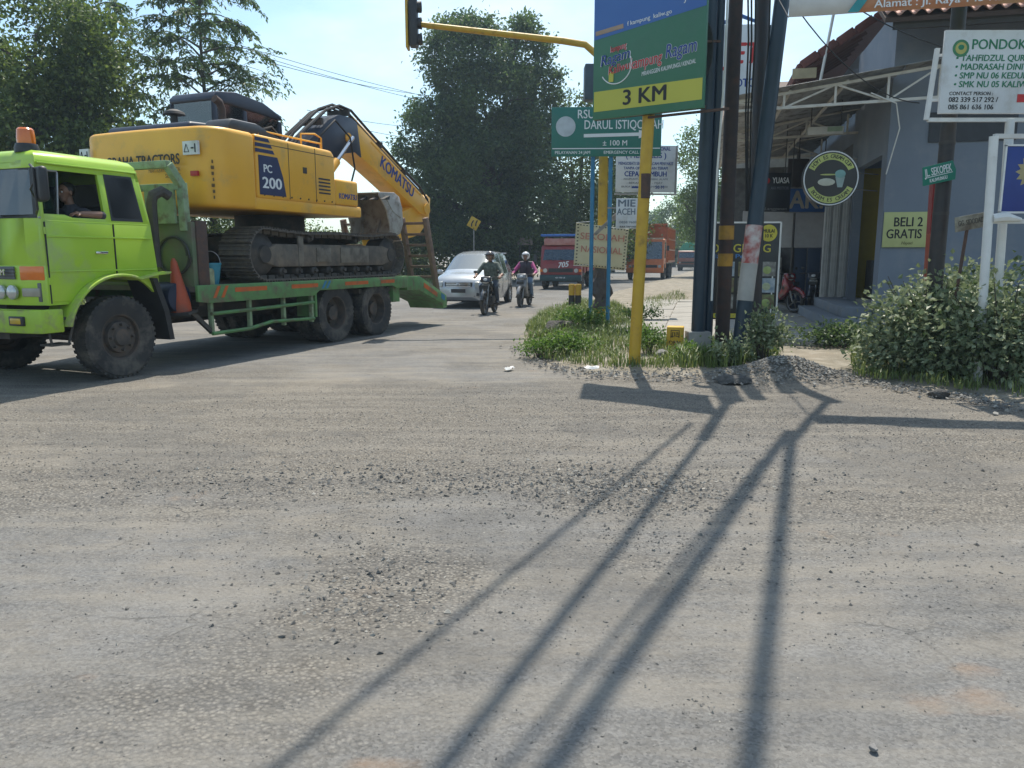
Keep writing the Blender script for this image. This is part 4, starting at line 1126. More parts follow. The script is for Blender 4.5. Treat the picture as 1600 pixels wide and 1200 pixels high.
# flat bed
DZ = 1.12
dk = MB(); dk.bb(-7.0, -1.22, -1.22, 1.22, DZ - .07, DZ); dk.build('deck', mat('steel deck', (.10, .095, .085), (.07, .065, .06), rough=.8, dirt=(.16, .13, .1)), truck)
for s in (-1, 1):
    e = MB(); e.prism([(-1.22, DZ + .02), (-1.22, DZ - .21), (-1.45, DZ - .24), (-3.85, DZ - .24), (-4.0, DZ - .16), (-6.4, DZ - .16), (-6.55, DZ - .22), (-7.0, DZ - .22), (-7.0, DZ + .02)], s * 1.22, s * 1.27)
    rail = e.build('side_rail', deckgreen, truck, bevel=.006)
    for xa, xb in ((-1.95, -2.65), (-3.25, -3.95), (-4.75, -5.5), (-5.95, -6.45)):
        t_ = MB(); t_.bb(xa, xb, s * 1.268, s * 1.274, DZ - .10, DZ - .035); t_.build('reflector_strip', reflor, rail)
    for xa, mm in ((-1.50, reflor), (-1.66, reflor), (-4.05, bluepaint), (-4.17, bluepaint)):
        t_ = MB(); t_.prism([(xa, DZ - .17 if mm is reflor else DZ - .13), (xa - .06, DZ - .17 if mm is reflor else DZ - .13), (xa - .16, DZ), (xa - .10, DZ)], s * 1.268, s * 1.275); t_.build('reflector_strip', mm, rail)
    # under-run guard: two rails on posts
    for x in (-1.55, -2.35, -3.15, -3.88):
        p_ = MB(); p_.bar((x, s * 1.16, DZ - .2), (x, s * 1.16, .42), .07, .05); p_.build('guard_post', palegreen, truck, bevel=.005)
    for z0, z1 in ((.72, .74), (.43, .46)):
        p_ = MB(); p_.tube([(-1.52, s * 1.20, z0), (-2.3, s * 1.2, z0 + .01), (-2.8, s * 1.205, z1 + (.05 if z0 < .5 else 0)), (-3.9, s * 1.2, z1 + .02)], .03, 6); p_.build('guard_rail', deckgreen, truck)
    MB().bb(-4.0, -3.95, s * .8, s * 1.2, .50, DZ - .1).build('mudguard', deckgreen, truck); MB().bb(-6.75, -6.5, s * .7, s * 1.2, .62, DZ - .1).build('mudguard', deckgreen, truck)
    # sloping tail
    tl = MB(); tl.prism([(-7.0, DZ + .02), (-7.55, DZ + .0), (-8.75, .66), (-8.78, .38), (-8.60, .36), (-8.50, .50), (-7.5, .82), (-7.0, .84)], s * .35, s * 1.24)
    tl.build('tail_slope', deckgreen, truck, bevel=.01)
    t_ = MB(); t_.prism([(-7.7, .88), (-8.3, .64), (-8.3, .74), (-7.7, .98)], s * 1.241, s * 1.247); t_.build('reflector_strip', reflor, rail)
    t_ = MB(); t_.prism([(-8.5, .60), (-8.66, .54), (-8.66, .66), (-8.5, .72)], s * 1.241, s * 1.247); t_.build('reflector_strip', bluepaint, rail)
    # ramp standing up at the tail
    rp = MB()
    p0, p1 = Vector((-8.52, 0, .74)), Vector((-8.10, 0, 2.38))
    for yy in (.50, 1.12):
        rp.bar(p0 + Vector((0, s * yy, 0)), p1 + Vector((0, s * (yy * .97 + .0), 0)), .09, .14)
    for k in range(7):
        q = p0.lerp(p1, .06 + .145 * k); rp.bar(q + Vector((0, s * .5, 0)), q + Vector((0, s * 1.12, 0)), .09, .055)
    rp.build('loading_ramp', mat('rusty ramp', (.22, .14, .095), (.13, .09, .07), rough=.8, bump=.25, ns=8, dirt=(.20, .16, .12), dirt_pos=.6), truck, bevel=.006)
# headboard behind the cab
hb = MB(); hb.bb(-1.30, -1.22, -1.2, 1.22, DZ, 2.02)
hb.build('headboard', mat('dull headboard green', (.10, .14, .075), (.13, .155, .09), rough=.75, dirt=(.13, .10, .08), dirt_pos=.58), truck, bevel=.01)
hb = MB()
for y in (-1.1, 1.10): hb.bar((-1.24, y, 1.9), (-1.22, y, 2.55), .12, .10); hb.bar((-1.22, y, 2.5), (-1.02, y * .98, 2.78), .12, .10)
hb.bar((-1.02, -1.1, 2.78), (-1.02, 1.1, 2.78), .10); hb.bar((-1.2, -1.1, 2.5), (-1.2, 1.1, 2.5), .09)
hb.build('headboard_frame', palegreen, truck, bevel=.008)
hb = MB(); hb.bb(-1.20, -1.16, .45, 1.0, 2.0, 2.5); hb.build('headboard_panel', palegreen, truck)
hb = MB(); hb.bb(-1.50, -1.30, 1.10, 1.24, DZ, 2.04); hb.build('corner_post', rust, truck, bevel=.01)
ho = MB(); ho.tube([(-1.18, .9 + .26 * math.cos(a) * (1 + .02 * a), 1.55 + .26 * math.sin(a)) for a in np.linspace(0, 12.5, 50)], .018, 6); ho.build('hose', blackp, truck)
bc = MB(); bc.bar((-1.0, 1.12, .95), (-1.55, 1.16, .45), .06); bc.build('brace', darkm, truck)

# things carried on the lorry
coneloc = truck.matrix_basis @ Vector((-1.08, 1.08, .78))
cn = MB(); cn.lathe([(.14, 0), (.14, .10), (.125, .20), (.085, .42), (.045, .68), (.02, .74), (.001, .745)], 20, axis='z')
cone = cn.build('traffic_cone', mat('faded orange cone', (.42, .075, .025), (.33, .06, .025), rough=.6, dirt=(.17, .10, .07), dirt_pos=.6), loc=coneloc, rot=(R(4), R(-3), 0)); tag(cone, 'faded orange cone wedged behind the lime cab', 'traffic cone')
cs = MB(); cs.box((0, 0, -.02), (.34, .34, .04)); cs.build('base', blackp, cone)
bk = MB(); bk.lathe([(.12, 0), (.165, .30), (.172, .30), (.172, .33), (.158, .33), (.155, .30), (.112, .02), (.001, .02)], 24, axis='z', closed=False)
bloc = truck.matrix_basis @ Vector((-1.72, 1.02, DZ))
bucket = bk.build('bucket', mat('turquoise plastic', (.03, .22, .30), (.03, .19, .26), rough=.45, dirt=(.12, .15, .14), dirt_pos=.64), loc=bloc); tag(bucket, 'turquoise plastic bucket on the lorry deck', 'bucket')
bh = MB(); bh.tube([(.165 * math.cos(a), .05 * math.sin(a), .30 + .2 * math.sin(a)) for a in np.linspace(0, 3.1416, 14)], .006, 5); bh.build('handle', steel, bucket)
dr = MB(); dr.lathe([(.10, 0), (.11, .01), (.11, .22), (.09, .25), (.04, .26), (.035, .29), (.001, .29)], 18, axis='z', closed=False)
drum = dr.build('jerrycan', mat('pale can', (.30, .33, .18), (.22, .24, .13), rough=.5, dirt=(.12, .1, .06), dirt_pos=.55), loc=truck.matrix_basis @ Vector((-1.55, 1.12, DZ))); tag(drum, 'small pale green oil can beside the turquoise bucket', 'oil can')

# passenger leaning on the open window of the lorry
sh = mat('grey t-shirt', (.055, .052, .065), (.04, .04, .05), rough=.85, bump=.2)
TH = Vector((0.26, .72, 2.32))                                       # head centre, lorry axes
lim = head_limbs(TH, (1, .12, -.05), 0)
lim += [(TH + Vector((-.02, 0, -.06)), TH + Vector((-.05, 0, -.19)), .052, .058, 0),
        (Vector((.18, .56, 2.06)), Vector((.18, .90, 2.06)), .085, .085, 1), (Vector((.17, .60, 2.0)), Vector((.12, .62, 1.64)), .12, .13, 1), (Vector((.17, .84, 2.0)), Vector((.12, .82, 1.64)), .12, .13, 1), (Vector((.2, .72, 2.08)), Vector((.14, .72, 1.68)), .12, .13, 1),
        (Vector((.18, .90, 2.07)), Vector((.10, 1.04, 1.99)), .075, .062, 1), (Vector((.10, 1.04, 1.99)), Vector((.09, 1.10, 2.045)), .062, .055, 1),
        (Vector((.09, 1.10, 2.05)), Vector((.36, 1.10, 2.05)), .050, .036, 0), (Vector((.18, .56, 2.06)), Vector((.30, .45, 1.80)), .07, .05, 1), (Vector((.30, .45, 1.80)), Vector((.50, .55, 1.78)), .045, .034, 0),
        (Vector((.12, .63, 1.64)), Vector((.42, .62, 1.62)), .11, .085, 2), (Vector((.12, .82, 1.64)), Vector((.42, .84, 1.62)), .11, .085, 2), (Vector((.42, .62, 1.62)), Vector((.50, .62, 1.36)), .075, .055, 2), (Vector((.42, .84, 1.62)), Vector((.50, .84, 1.36)), .075, .055, 2)]
lim += hand_limbs((.38, 1.10, 2.05), (1, -.05, .02), (0, .1, 1), 0, 1.0, .5) + hand_limbs((.52, .56, 1.78), (1, .1, 0), (0, 0, 1), 0, 1.0, .5)
ps = body('person', lim, [skinm, sh, mat('dark trousers', (.03, .032, .04), rough=.85)], truck.location, truck.rotation_euler.z, 'passenger in a grey shirt resting an arm on the lorry window', voxel=0.008)
hr = MB(); hr.ball(TH + Vector((-.025, 0, .04)), .098, 16, (1.02, .95, .95)); hr.fn(lambda x, y, z: (min(x, TH.x + .045) if z < TH.z + .075 else x, y, max(z, TH.z - .02 - .4 * max(0, TH.x - x - .0) ))); hr.build('hair', hairm, ps)
eyes_for(ps, TH, (1, .12, -.05))

# ================================================================== EXCAVATOR, standing backwards on the deck (same local axes)
exc = empty('excavator', (truck.location.x - .20, truck.location.y, DZ), truck.rotation_euler.z, 'yellow crawler excavator loaded on the flatbed lorry', 'excavator')
EZ = -DZ
def E(mb): return mb.fn(lambda x, y, z: (x, y, z + EZ))
tr_x0, tr_x1, tr_r = -2.42, -6.95, 0.40                # track ends, wheel radius
shoe_m = mat('track shoe steel', (.13, .115, .10), (.075, .068, .06), rough=.75, metal=.15, dirt=(.20, .165, .125), dirt_pos=.52, dirt_s=7, bump=.2)
frame_m = mat('muddy track frame', (.13, .115, .095), (.085, .075, .065), rough=.85, dirt=(.20, .16, .12), dirt_pos=.5, dirt_s=4)
# shoe outline: stadium with a slack upper run
cxa, cxb, zc = tr_x0 - tr_r, tr_x1 + tr_r, DZ + .455
L_ = cxa - cxb; seg_arc = math.pi * tr_r; tot = 2 * L_ + 2 * seg_arc
def track_pt(s):
    s %= tot
    if s < L_:
        u = s / L_; return cxa - s, zc + tr_r - 0.06 * math.sin(math.pi * u) * (1 + .4 * math.sin(3 * math.pi * u)), math.pi / 2
    s -= L_
    if s < seg_arc:
        a = math.pi / 2 + s / tr_r; return cxb + tr_r * math.cos(a), zc + tr_r * math.sin(a), a
    s -= seg_arc
    if s < L_: return cxb + s, zc - tr_r, 3 * math.pi / 2
    s -= L_
    a = 3 * math.pi / 2 + s / tr_r; return cxa + tr_r * math.cos(a), zc + tr_r * math.sin(a), a
sm_ = MB()                                              # one shoe, outward = +z, length along x
sm_.box((0, 0, 0), (.178, .62, .022)).box((-.07, 0, .022), (.018, .62, .03)).box((0, 0, .020), (.015, .62, .026)).box((.07, 0, .022), (.018, .62, .03)).box((0, .12, -.04), (.15, .05, .06)).box((0, -.12, -.04), (.15, .05, .06))
shoe0 = sm_.build('track_shoe', shoe_m)
NS = int(tot / .187)
first = True
for s in (-1, 1):
    yc = s * 1.13
    f = MB(); f.prism([(cxa + .05, zc + .05), (cxa - .3, zc + .17), (cxb + .3, zc + .17), (cxb - .05, zc + .1), (cxb - .05, zc - .12), (cxb + .3, zc - .20), (cxa - .3, zc - .20), (cxa + .05, zc - .12)], yc - .19, yc + .24)
    tf = E(f).build('track', frame_m, exc, bevel=.02)
    for k, (x, nm, rr) in enumerate([(cxa, 'idler_wheel', .33), (cxb, 'sprocket', .33)] + [(cxa - .45 - .42 * j, 'track_roller', .09) for j in range(8)] + [(cxa - 1.2, 'carrier_roller', .07), (cxa - 2.6, 'carrier_roller', .07)]):
        z = zc if k < 2 else (zc - .27 if nm == 'track_roller' else zc + .27)
        w = MB(); w.lathe([(.001, -.2), (rr * .6, -.2), (rr, -.17), (rr, .15), (rr * .8, .2), (rr * .45, .22), (rr * .4, .26), (.001, .26)], 20, c=(x, yc, z), axis='y', closed=False)
        E(w).build(nm, darkm, tf, angle=30)
    for q_ in ((cxa - .95, cxa - .82, yc + .22, yc + .26, zc - .2, zc + .3), (cxa - 1.7, cxa - 1.3, yc + .24, yc + .27, zc - .13, zc + .12), (cxa - 2.9, cxa - 2.0, yc + .24, yc + .265, zc - .15, zc + .13)): E(MB().bb(*q_)).build('frame_plate', mat('pale worn plate', (.20, .175, .14), (.13, .115, .095), rough=.85, dirt=(.07, .06, .05), dirt_pos=.6), tf, bevel=.008)
    for k in range(NS):
        x, z, a = track_pt(tot * k / NS)
        if first: o = shoe0; first = False
        else: o = shoe0.copy(); col.objects.link(o)
        o.parent = tf
        o.location = (x, yc, z + EZ); o.rotation_euler = (0, math.pi / 2 - a, 0)
cf = MB(); cf.bb(-5.7, -3.4, -.9, .9, zc - .1, zc + .3).cyl((-4.6, 0, zc + .3), (-4.6, 0, 2.30), .62, n=28); E(cf).build('centre_frame', darkm, exc)
# counterweight with rounded plan
def plan(x_back, x_front, hw, r, bulge=.08):
    p = []
    for k in range(9):
        a = R(90) * k / 8; p.append((x_back - r + r * math.sin(a) , hw - r + r * math.cos(a)))
    p = [(x_front, hw)] + p
    q = [(x, -y) for x, y in reversed(p)]
    out = p + q
    return [(x + (bulge * (1 - (y / hw) ** 2) if x > x_front + .05 else 0), y) for x, y in out]
def extra(p, n=6):
    """more points across the long rear edge so that it can bulge"""
    i = 9
    a, b = p[i], p[i + 1]
    return p[:i + 1] + [(a[0] + .0 + .09 * (1 - ((a[1] + (b[1] - a[1]) * k / n) / 1.36) ** 2) - .09 * (1 - (a[1] / 1.36) ** 2), a[1] + (b[1] - a[1]) * k / n) for k in range(1, n)] + p[i + 1:]
cw = MB(); cw.prism(extra(plan(-1.84, -2.75, 1.36, .40, .0), 8), 2.26, 3.42, 'z')
E(cw).build('counterweight', exyel, exc, bevel=.085, seg=4, angle=50)
# body sides
for s in (-1, 1):
    sb = MB(); sb.prism([(-2.752, 2.44), (-2.752, 3.415), (-4.72, 3.39), (-4.80, 3.30), (-4.80, 2.44)] if s > 0 else [(-2.752, 2.44), (-2.752, 3.4), (-3.65, 3.4), (-3.65, 2.6), (-5.6, 2.6), (-5.6, 2.44)], s * .55, s * 1.355)
    E(sb).build('side_body', exyel, exc, bevel=.06, seg=3, angle=45)
    lb = MB(); lb.bb(-5.62, -2.60, s * .45, s * 1.33, 2.27, 2.46); E(lb).build('lower_skirt', exyel, exc, bevel=.03)
tb = MB(); tb.bb(-5.52, -4.802, .62, 1.34, 2.46, 2.92); E(tb).build('tool_box', exyel, exc, bevel=.05, seg=3, angle=45)
md = MB(); md.bb(-5.5, -2.8, -.55, .55, 2.27, 2.9); E(md).build('revolving_frame', exyel, exc)
for x in (-3.52, -4.22):
    sm2 = MB(); sm2.bb(x - .006, x + .006, 1.34, 1.358, 2.47, 3.36); E(sm2).build('panel_seam', darkm, exc)
sm2 = MB(); sm2.bb(-3.98, -3.88, 1.35, 1.362, 2.92, 3.02); E(sm2).build('latch', darkm, exc)
# navy number patch and stripes
pt = MB(); pt.prism([(-2.80, 2.50), (-2.80, 3.10), (-3.24, 3.10), (-3.36, 2.80), (-3.42, 2.50)], 1.353, 1.361); patch = E(pt).build('number_panel', navy, exc)
for k in range(3):
    z0 = 3.14 + k * .085
    st = MB(); st.prism([(-2.74, z0), (-2.74, z0 + .055), (-3.14 + k * .05, z0 + .055), (-3.18 + k * .05, z0)], 1.353, 1.360); E(st).build('stripe', navy, exc)
text('PC', .17, textwhite, exc, (-3.00, 1.362, 2.90 + EZ), (R(90), 0, R(180)), bold=.03)
text('200', .24, textwhite, exc, (-3.09, 1.362, 2.68 + EZ), (R(90), 0, R(180)), bold=.03, fit=.46)
text('KOMATSU', .14, textblue, exc, (-5.18, 1.343, 2.62 + EZ), (R(90), 0, R(180)), bold=.035, fit=.56)
# lettering on the counterweight (faces forward along the lorry)
XB = -1.84 + .075
text('GRAHA TRACTORS', .21, textblack, exc, (XB + .016, .08, 2.94 + EZ), (R(90), 0, R(90)), bold=.035, fit=1.48)
text('HEAVY EQUIPMENT DIVISION', .085, mat('faded lettering', (.28, .15, .03), rough=.6), exc, (XB + .010, .50, 2.80 + EZ), (R(90), 0, R(90)), bold=.02, fit=.62)
text('SERVICE', .085, mat('faded lettering', (.28, .15, .03)), exc, (XB + .006, .66, 2.71 + EZ), (R(90), 0, R(90)), bold=.02, fit=.3)
for y, wd in ((1.0, .28), (-1.18, .2)):
    stk = MB(); stk.bb(XB - .06, XB - .028 + (.012 if y > 0 else -.0), y - wd / 2, y + wd / 2, 3.00, 3.19); o = E(stk).build('warning_label', signwhite, exc)
    a = MB(); xx = XB - .010 if y > 0 else XB - .022
    a.tube([(xx, y - wd * .4, 3.04), (xx, y - wd * .24, 3.15), (xx, y - wd * .08, 3.04), (xx, y - wd * .4, 3.04)], .006, 4); a.bb(xx - .004, xx + .003, y + wd * .08, y + wd * .25, 3.08, 3.10); a.bb(xx - .004, xx + .003, y + wd * .32, y + wd * .38, 3.03, 3.15); E(a).build('warning_symbol', textblack, o)
rr_ = MB(); rr_.bb(XB - .06, XB - .02, 1.0 - .03, 1.0 + .1, 2.70, 2.77); E(rr_).build('reflector', mat('red reflector', (.5, .02, .02), rough=.3), exc)
hz = MB()
for k in range(7): hz.box((-1.945 + .004 * (k % 3), 1.245 + .004 * (k % 2), 2.40 + k * .085), (.03, .02 + .012 * (k % 3), .045), M=Matrix.Rotation(R(45 + 0), 3, 'Z'))
E(hz).build('chipped_hazard_tape', mat('chipped tape', (.15, .09, .03), rough=.8), exc)
# hood
hd = MB(); hd.prism([(-2.05, 3.40), (-2.12, 3.54), (-2.75, 3.58), (-3.35, 3.57), (-3.5, 3.40)], -1.0, .70); E(hd).build('engine_hood', exdark, exc, bevel=.05, seg=3)
hd = MB(); hd.prism([(-2.3, 3.41), (-2.42, 3.60), (-3.0, 3.60), (-3.7, 3.41)], .705, 1.22); E(hd).build('hood_side', mat('grey hood', (.05, .055, .06), rough=.5), exc, bevel=.06)
ep = MB(); ep.tube([(-2.95, .55, 3.6), (-2.95, .55, 3.86), (-2.90, .55, 3.95), (-2.8, .55, 3.99)], [.06, .06, .062, .06], 12); E(ep).build('exhaust', rust, exc)
ai = MB(); ai.lathe([(.05, 3.6), (.05, 3.78), (.17, 3.79), (.15, 3.83), (.06, 3.87), (.001, 3.875)], 18, c=(-2.75, -.25, 0), axis='z', closed=False); E(ai).build('air_intake', darkm, exc)
# operator cab on its left side
cb = MB()
xa, xb, ya, yb, z0, z1 = -3.72, -5.48, -1.36, -.34, 2.6, 4.40
roofp = [(-3.72, 4.26), (-3.80, 4.36), (-4.3, 4.43), (-5.0, 4.37), (-5.50, 4.20), (-5.50, 4.12), (-3.72, 4.20)]
cb.prism(roofp, ya, yb)
for y in (ya, yb - .07):
    cb.bb(xa, xa - .10, y, y + .07, 2.6, 4.22).bb(-5.40, -5.50, y, y + .07, 2.6, 4.1).bb(-4.45, -4.55, y, y + .07, 2.6, 4.15).bb(xa, -5.5, y, y + .07, 2.6, 3.35)
cb.bb(xa, xa - .07, ya, yb, 2.6, 3.72)
E(cb).build('operator_cab', exdark, exc, bevel=.03)
E(MB().bb(-3.75, -3.755, ya + .06, yb - .06, 3.72, 4.22)).build('cab_window', wscreen, exc); E(MB().bb(-5.45, -5.455, ya + .06, yb - .06, 3.3, 4.12)).build('cab_window', wscreen, exc)
for y in (ya + .03, yb - .035):
    for x0_, x1_ in ((-3.82, -4.45), (-4.55, -5.40)):
        cg = MB(); cg.bb(x0_, x1_, y, y + .005, 3.35, 4.20); E(cg).build('cab_window', wscreen, exc)
cs_ = MB(); cs_.bb(-4.2, -4.75, -1.1, -.6, 2.9, 3.2).bb(-4.05, -4.2, -1.1, -.6, 3.1, 3.95); E(cs_).build('operator_seat', blackp, exc, bevel=.05)
rlx = MB(); rlx.tube([(-4.7, -.30, 3.4), (-4.8, -.28, 3.85), (-5.1, -.28, 3.95), (-5.5, -.28, 3.7), (-5.6, -.28, 3.3)], .022, 6); E(rlx).build('grab_rail', darkm, exc)
for k_ in range(9):
    bt_ = MB(); bt_.cyl((-2.9 - k_ * .22, 1.352, 2.50), (-2.9 - k_ * .22, 1.366, 2.50), .014, n=8); E(bt_).build('bolt', darkm, exc)
for k_ in range(5):
    sl_ = MB(); sl_.bb(-4.30, -4.62, 1.350, 1.362, 2.62 + k_ * .06, 2.645 + k_ * .06); E(sl_).build('vent_slat', exdark, exc)
sm2 = MB(); sm2.bb(-2.76, -4.75, 1.345, 1.3585, 3.27, 3.28); E(sm2).build('panel_seam', darkm, exc)
# boom
BY = .12
top = [(-4.62, 3.00), (-4.95, 3.36), (-6.05, 4.18), (-6.40, 4.33), (-6.80, 4.33), (-7.15, 4.20), (-9.75, 2.98), (-10.05, 2.80)]
bot = [(-10.07, 2.62), (-9.90, 2.50), (-9.55, 2.58), (-7.22, 3.55), (-6.90, 3.66), (-6.55, 3.60), (-5.25, 2.86), (-4.85, 2.70)]
bm_ = MB(); bm_.prism(top + bot, BY - .24, BY + .24); E(bm_).build('boom', exyel, exc, bevel=.025)
cvp = [(-5.20, 3.56), (-6.04, 4.18), (-6.40, 4.335), (-6.80, 4.335), (-7.0, 4.265), (-7.12, 3.585), (-6.90, 3.665), (-6.55, 3.605), (-5.6, 3.06)]
cv = MB(); cv.prism(cvp, BY - .246, BY + .246); E(cv).build('navy_boom_section', exdark, exc, bevel=.012)
text('KOMATSU', .36, textblue, exc, (-8.55, BY + .247, 3.30 + EZ), (R(90), math.atan2(1.10, 2.6), R(180)), bold=.03, fit=1.5)
for x_, z_ in ((-9.80, 2.68), (-6.65, 3.92), (-4.85, 2.95)):
    pb_ = MB(); pb_.cyl((x_, BY + .23, z_), (x_, BY + .275, z_), .10, n=16); E(pb_).build('pivot_boss', exyel, exc)
wl_ = MB(); wl_.bar((-7.5, BY + .242, 3.95), (-9.6, BY + .242, 2.99), .012, .03); E(wl_).build('weld_seam', exyel, exc)
def cyl2(name, p0, p1, r, k=.55, m1=None):
    c = MB(); p0, p1 = Vector(p0), Vector(p1); c.cyl(p0, p0.lerp(p1, k), r, n=14); o = E(c).build(name, m1 or exyel, exc)
    c = MB(); c.cyl(p0.lerp(p1, k), p1, r * .55, n=12); E(c).build('piston_rod', chrome, o)
for dy in (-.36, .36): cyl2('boom_cylinder', (-5.35, BY + dy, 2.75), (-6.65, BY + dy, 3.92), .085)
cyl2('arm_cylinder', (-7.1, BY, 4.38), (-9.85, BY, 3.16), .08, .7, exyel)
# hoses over the boom
for k, dy in enumerate((-.18, -.09, 0.03, .12, .2)):
    h_ = MB(); o_ = .09 + .03 * (k % 3)
    h_.tube([(-4.75, BY + dy, 3.30 + .1 * (k % 2)), (-5.2, BY + dy, 3.68 + o_), (-6.0, BY + dy, 4.24 + o_), (-6.45, BY + dy, 4.40 + o_), (-6.85, BY + dy, 4.37 + o_), (-7.4, BY + dy, 4.10 + o_), (-8.6, BY + dy, 3.53 + o_), (-9.6, BY + dy, 3.08 + o_), (-9.98, BY + dy, 2.92), (-10.12, BY + dy, 2.62)], .022 if k % 2 else .028, 6)
    E(h_).build('hydraulic_hose', cable, exc)
h_ = MB(); h_.tube([(-5.3, BY + .3, 3.2), (-5.5, BY + .42, 3.8), (-5.95, BY + .44, 4.15), (-6.5, BY + .40, 3.9), (-6.6, BY + .42, 3.3), (-6.2, BY + .5, 2.7), (-5.8, .8, 2.5)], .02, 6); E(h_).build('hydraulic_hose', cable, exc)
for p in ((-5.8, 4.08), (-6.7, 4.38), (-7.9, 3.90), (-8.9, 3.42)):
    h_ = MB(); h_.bb(p[0] - .03, p[0] + .03, BY - .26, BY + .26, p[1] - .02, p[1] + .1); E(h_).build('hose_clamp', darkm, exc)
h_ = MB(); h_.tube([(-4.9, .55, 3.36), (-4.9, .55, 3.75), (-5.3, .55, 3.80), (-5.5, .55, 3.75), (-5.5, .55, 2.9)], .02, 6); h_.tube([(-3.0, 1.2, 3.4), (-3.0, 1.2, 3.5), (-4.6, 1.2, 3.5), (-4.6, 1.2, 3.4)], .016, 6); E(h_).build('handrail', exyel, exc)
# arm folded under the boom
arm = MB(); arm.prism([(-10.20, 2.96), (-10.02, 3.04), (-9.75, 2.88), (-7.85, 2.18), (-7.62, 1.95), (-7.66, 1.78), (-7.9, 1.74), (-9.6, 2.05), (-10.12, 2.45)], BY - .17, BY + .17); E(arm).build('arm', exyel, exc, bevel=.02)
for y in (-.22, .22):
    pn = MB(); pn.cyl((-9.85, BY + y - .05, 2.68), (-9.85, BY + y + .05, 2.68), .13, n=16); E(pn).build('pivot_pin', exyel, exc)
cyl2('bucket_cylinder', (-9.7, BY, 2.45), (-8.4, BY, 1.95), .06, .6)
# bucket curled under
bw = .38
KB = .78
bsc = lambda x, z: (-7.45 + (x + 8.15) * KB, 2.42 + (z - 2.42) * KB)
prof = [bsc(x, z) for x, z in [(-8.10, 1.78), (-8.50, 1.92), (-8.66, 2.20), (-8.62, 2.62), (-8.48, 2.92), (-8.22, 3.02), (-7.50, 2.98)]]
inn = [(-7.35 + (x + 7.35) * .93, 2.45 + (z - 2.45) * .92) for x, z in prof]
bu_m = mat('worn grey bucket', (.42, .41, .385), (.32, .30, .27), rough=.6, dirt=(.17, .13, .10), dirt_pos=.58, dirt_s=5)
bu = MB(); bu.prism(prof + inn[::-1], BY + .15 - bw, BY + .15 + bw + .25)
for y, y2 in ((BY + .15 - bw - .006, BY + .15 - bw + .035), (BY + .15 + bw + .215, BY + .15 + bw + .256)): bu.prism(prof + [bsc(x, z) for x, z in [(-7.46, 2.88), (-7.80, 2.55), (-7.98, 2.10), (-7.95, 1.82)]], y, y2)
bucket_o = E(bu).build('digging_bucket', bu_m, exc, bevel=.012)
for y in (BY - .2, BY + .2):
    ea = MB(); ea.prism([bsc(-8.30, 1.75), bsc(-8.62, 1.95), bsc(-8.80, 2.30), bsc(-8.66, 2.45), bsc(-8.4, 2.0)], y - .03, y + .03); E(ea).build('bucket_ear', bu_m, bucket_o)
for y in (BY + .15 - bw - .016, BY + .15 + bw + .258):
    wp_ = MB(); wp_.prism([bsc(-8.5, 2.75), bsc(-8.5, 2.35), bsc(-8.1, 2.5), bsc(-7.7, 2.9)], y, y + .012); E(wp_).build('wear_plate', bu_m, bucket_o)
for k in range(5):
    y = BY + .15 - bw + .08 + k * .27
    tt = MB(); tt.prism([(-7.02, 2.78), (-7.0, 2.70), (-6.78, 2.70)], y - .045, y + .045); E(tt).build('bucket_tooth', darkm, bucket_o)

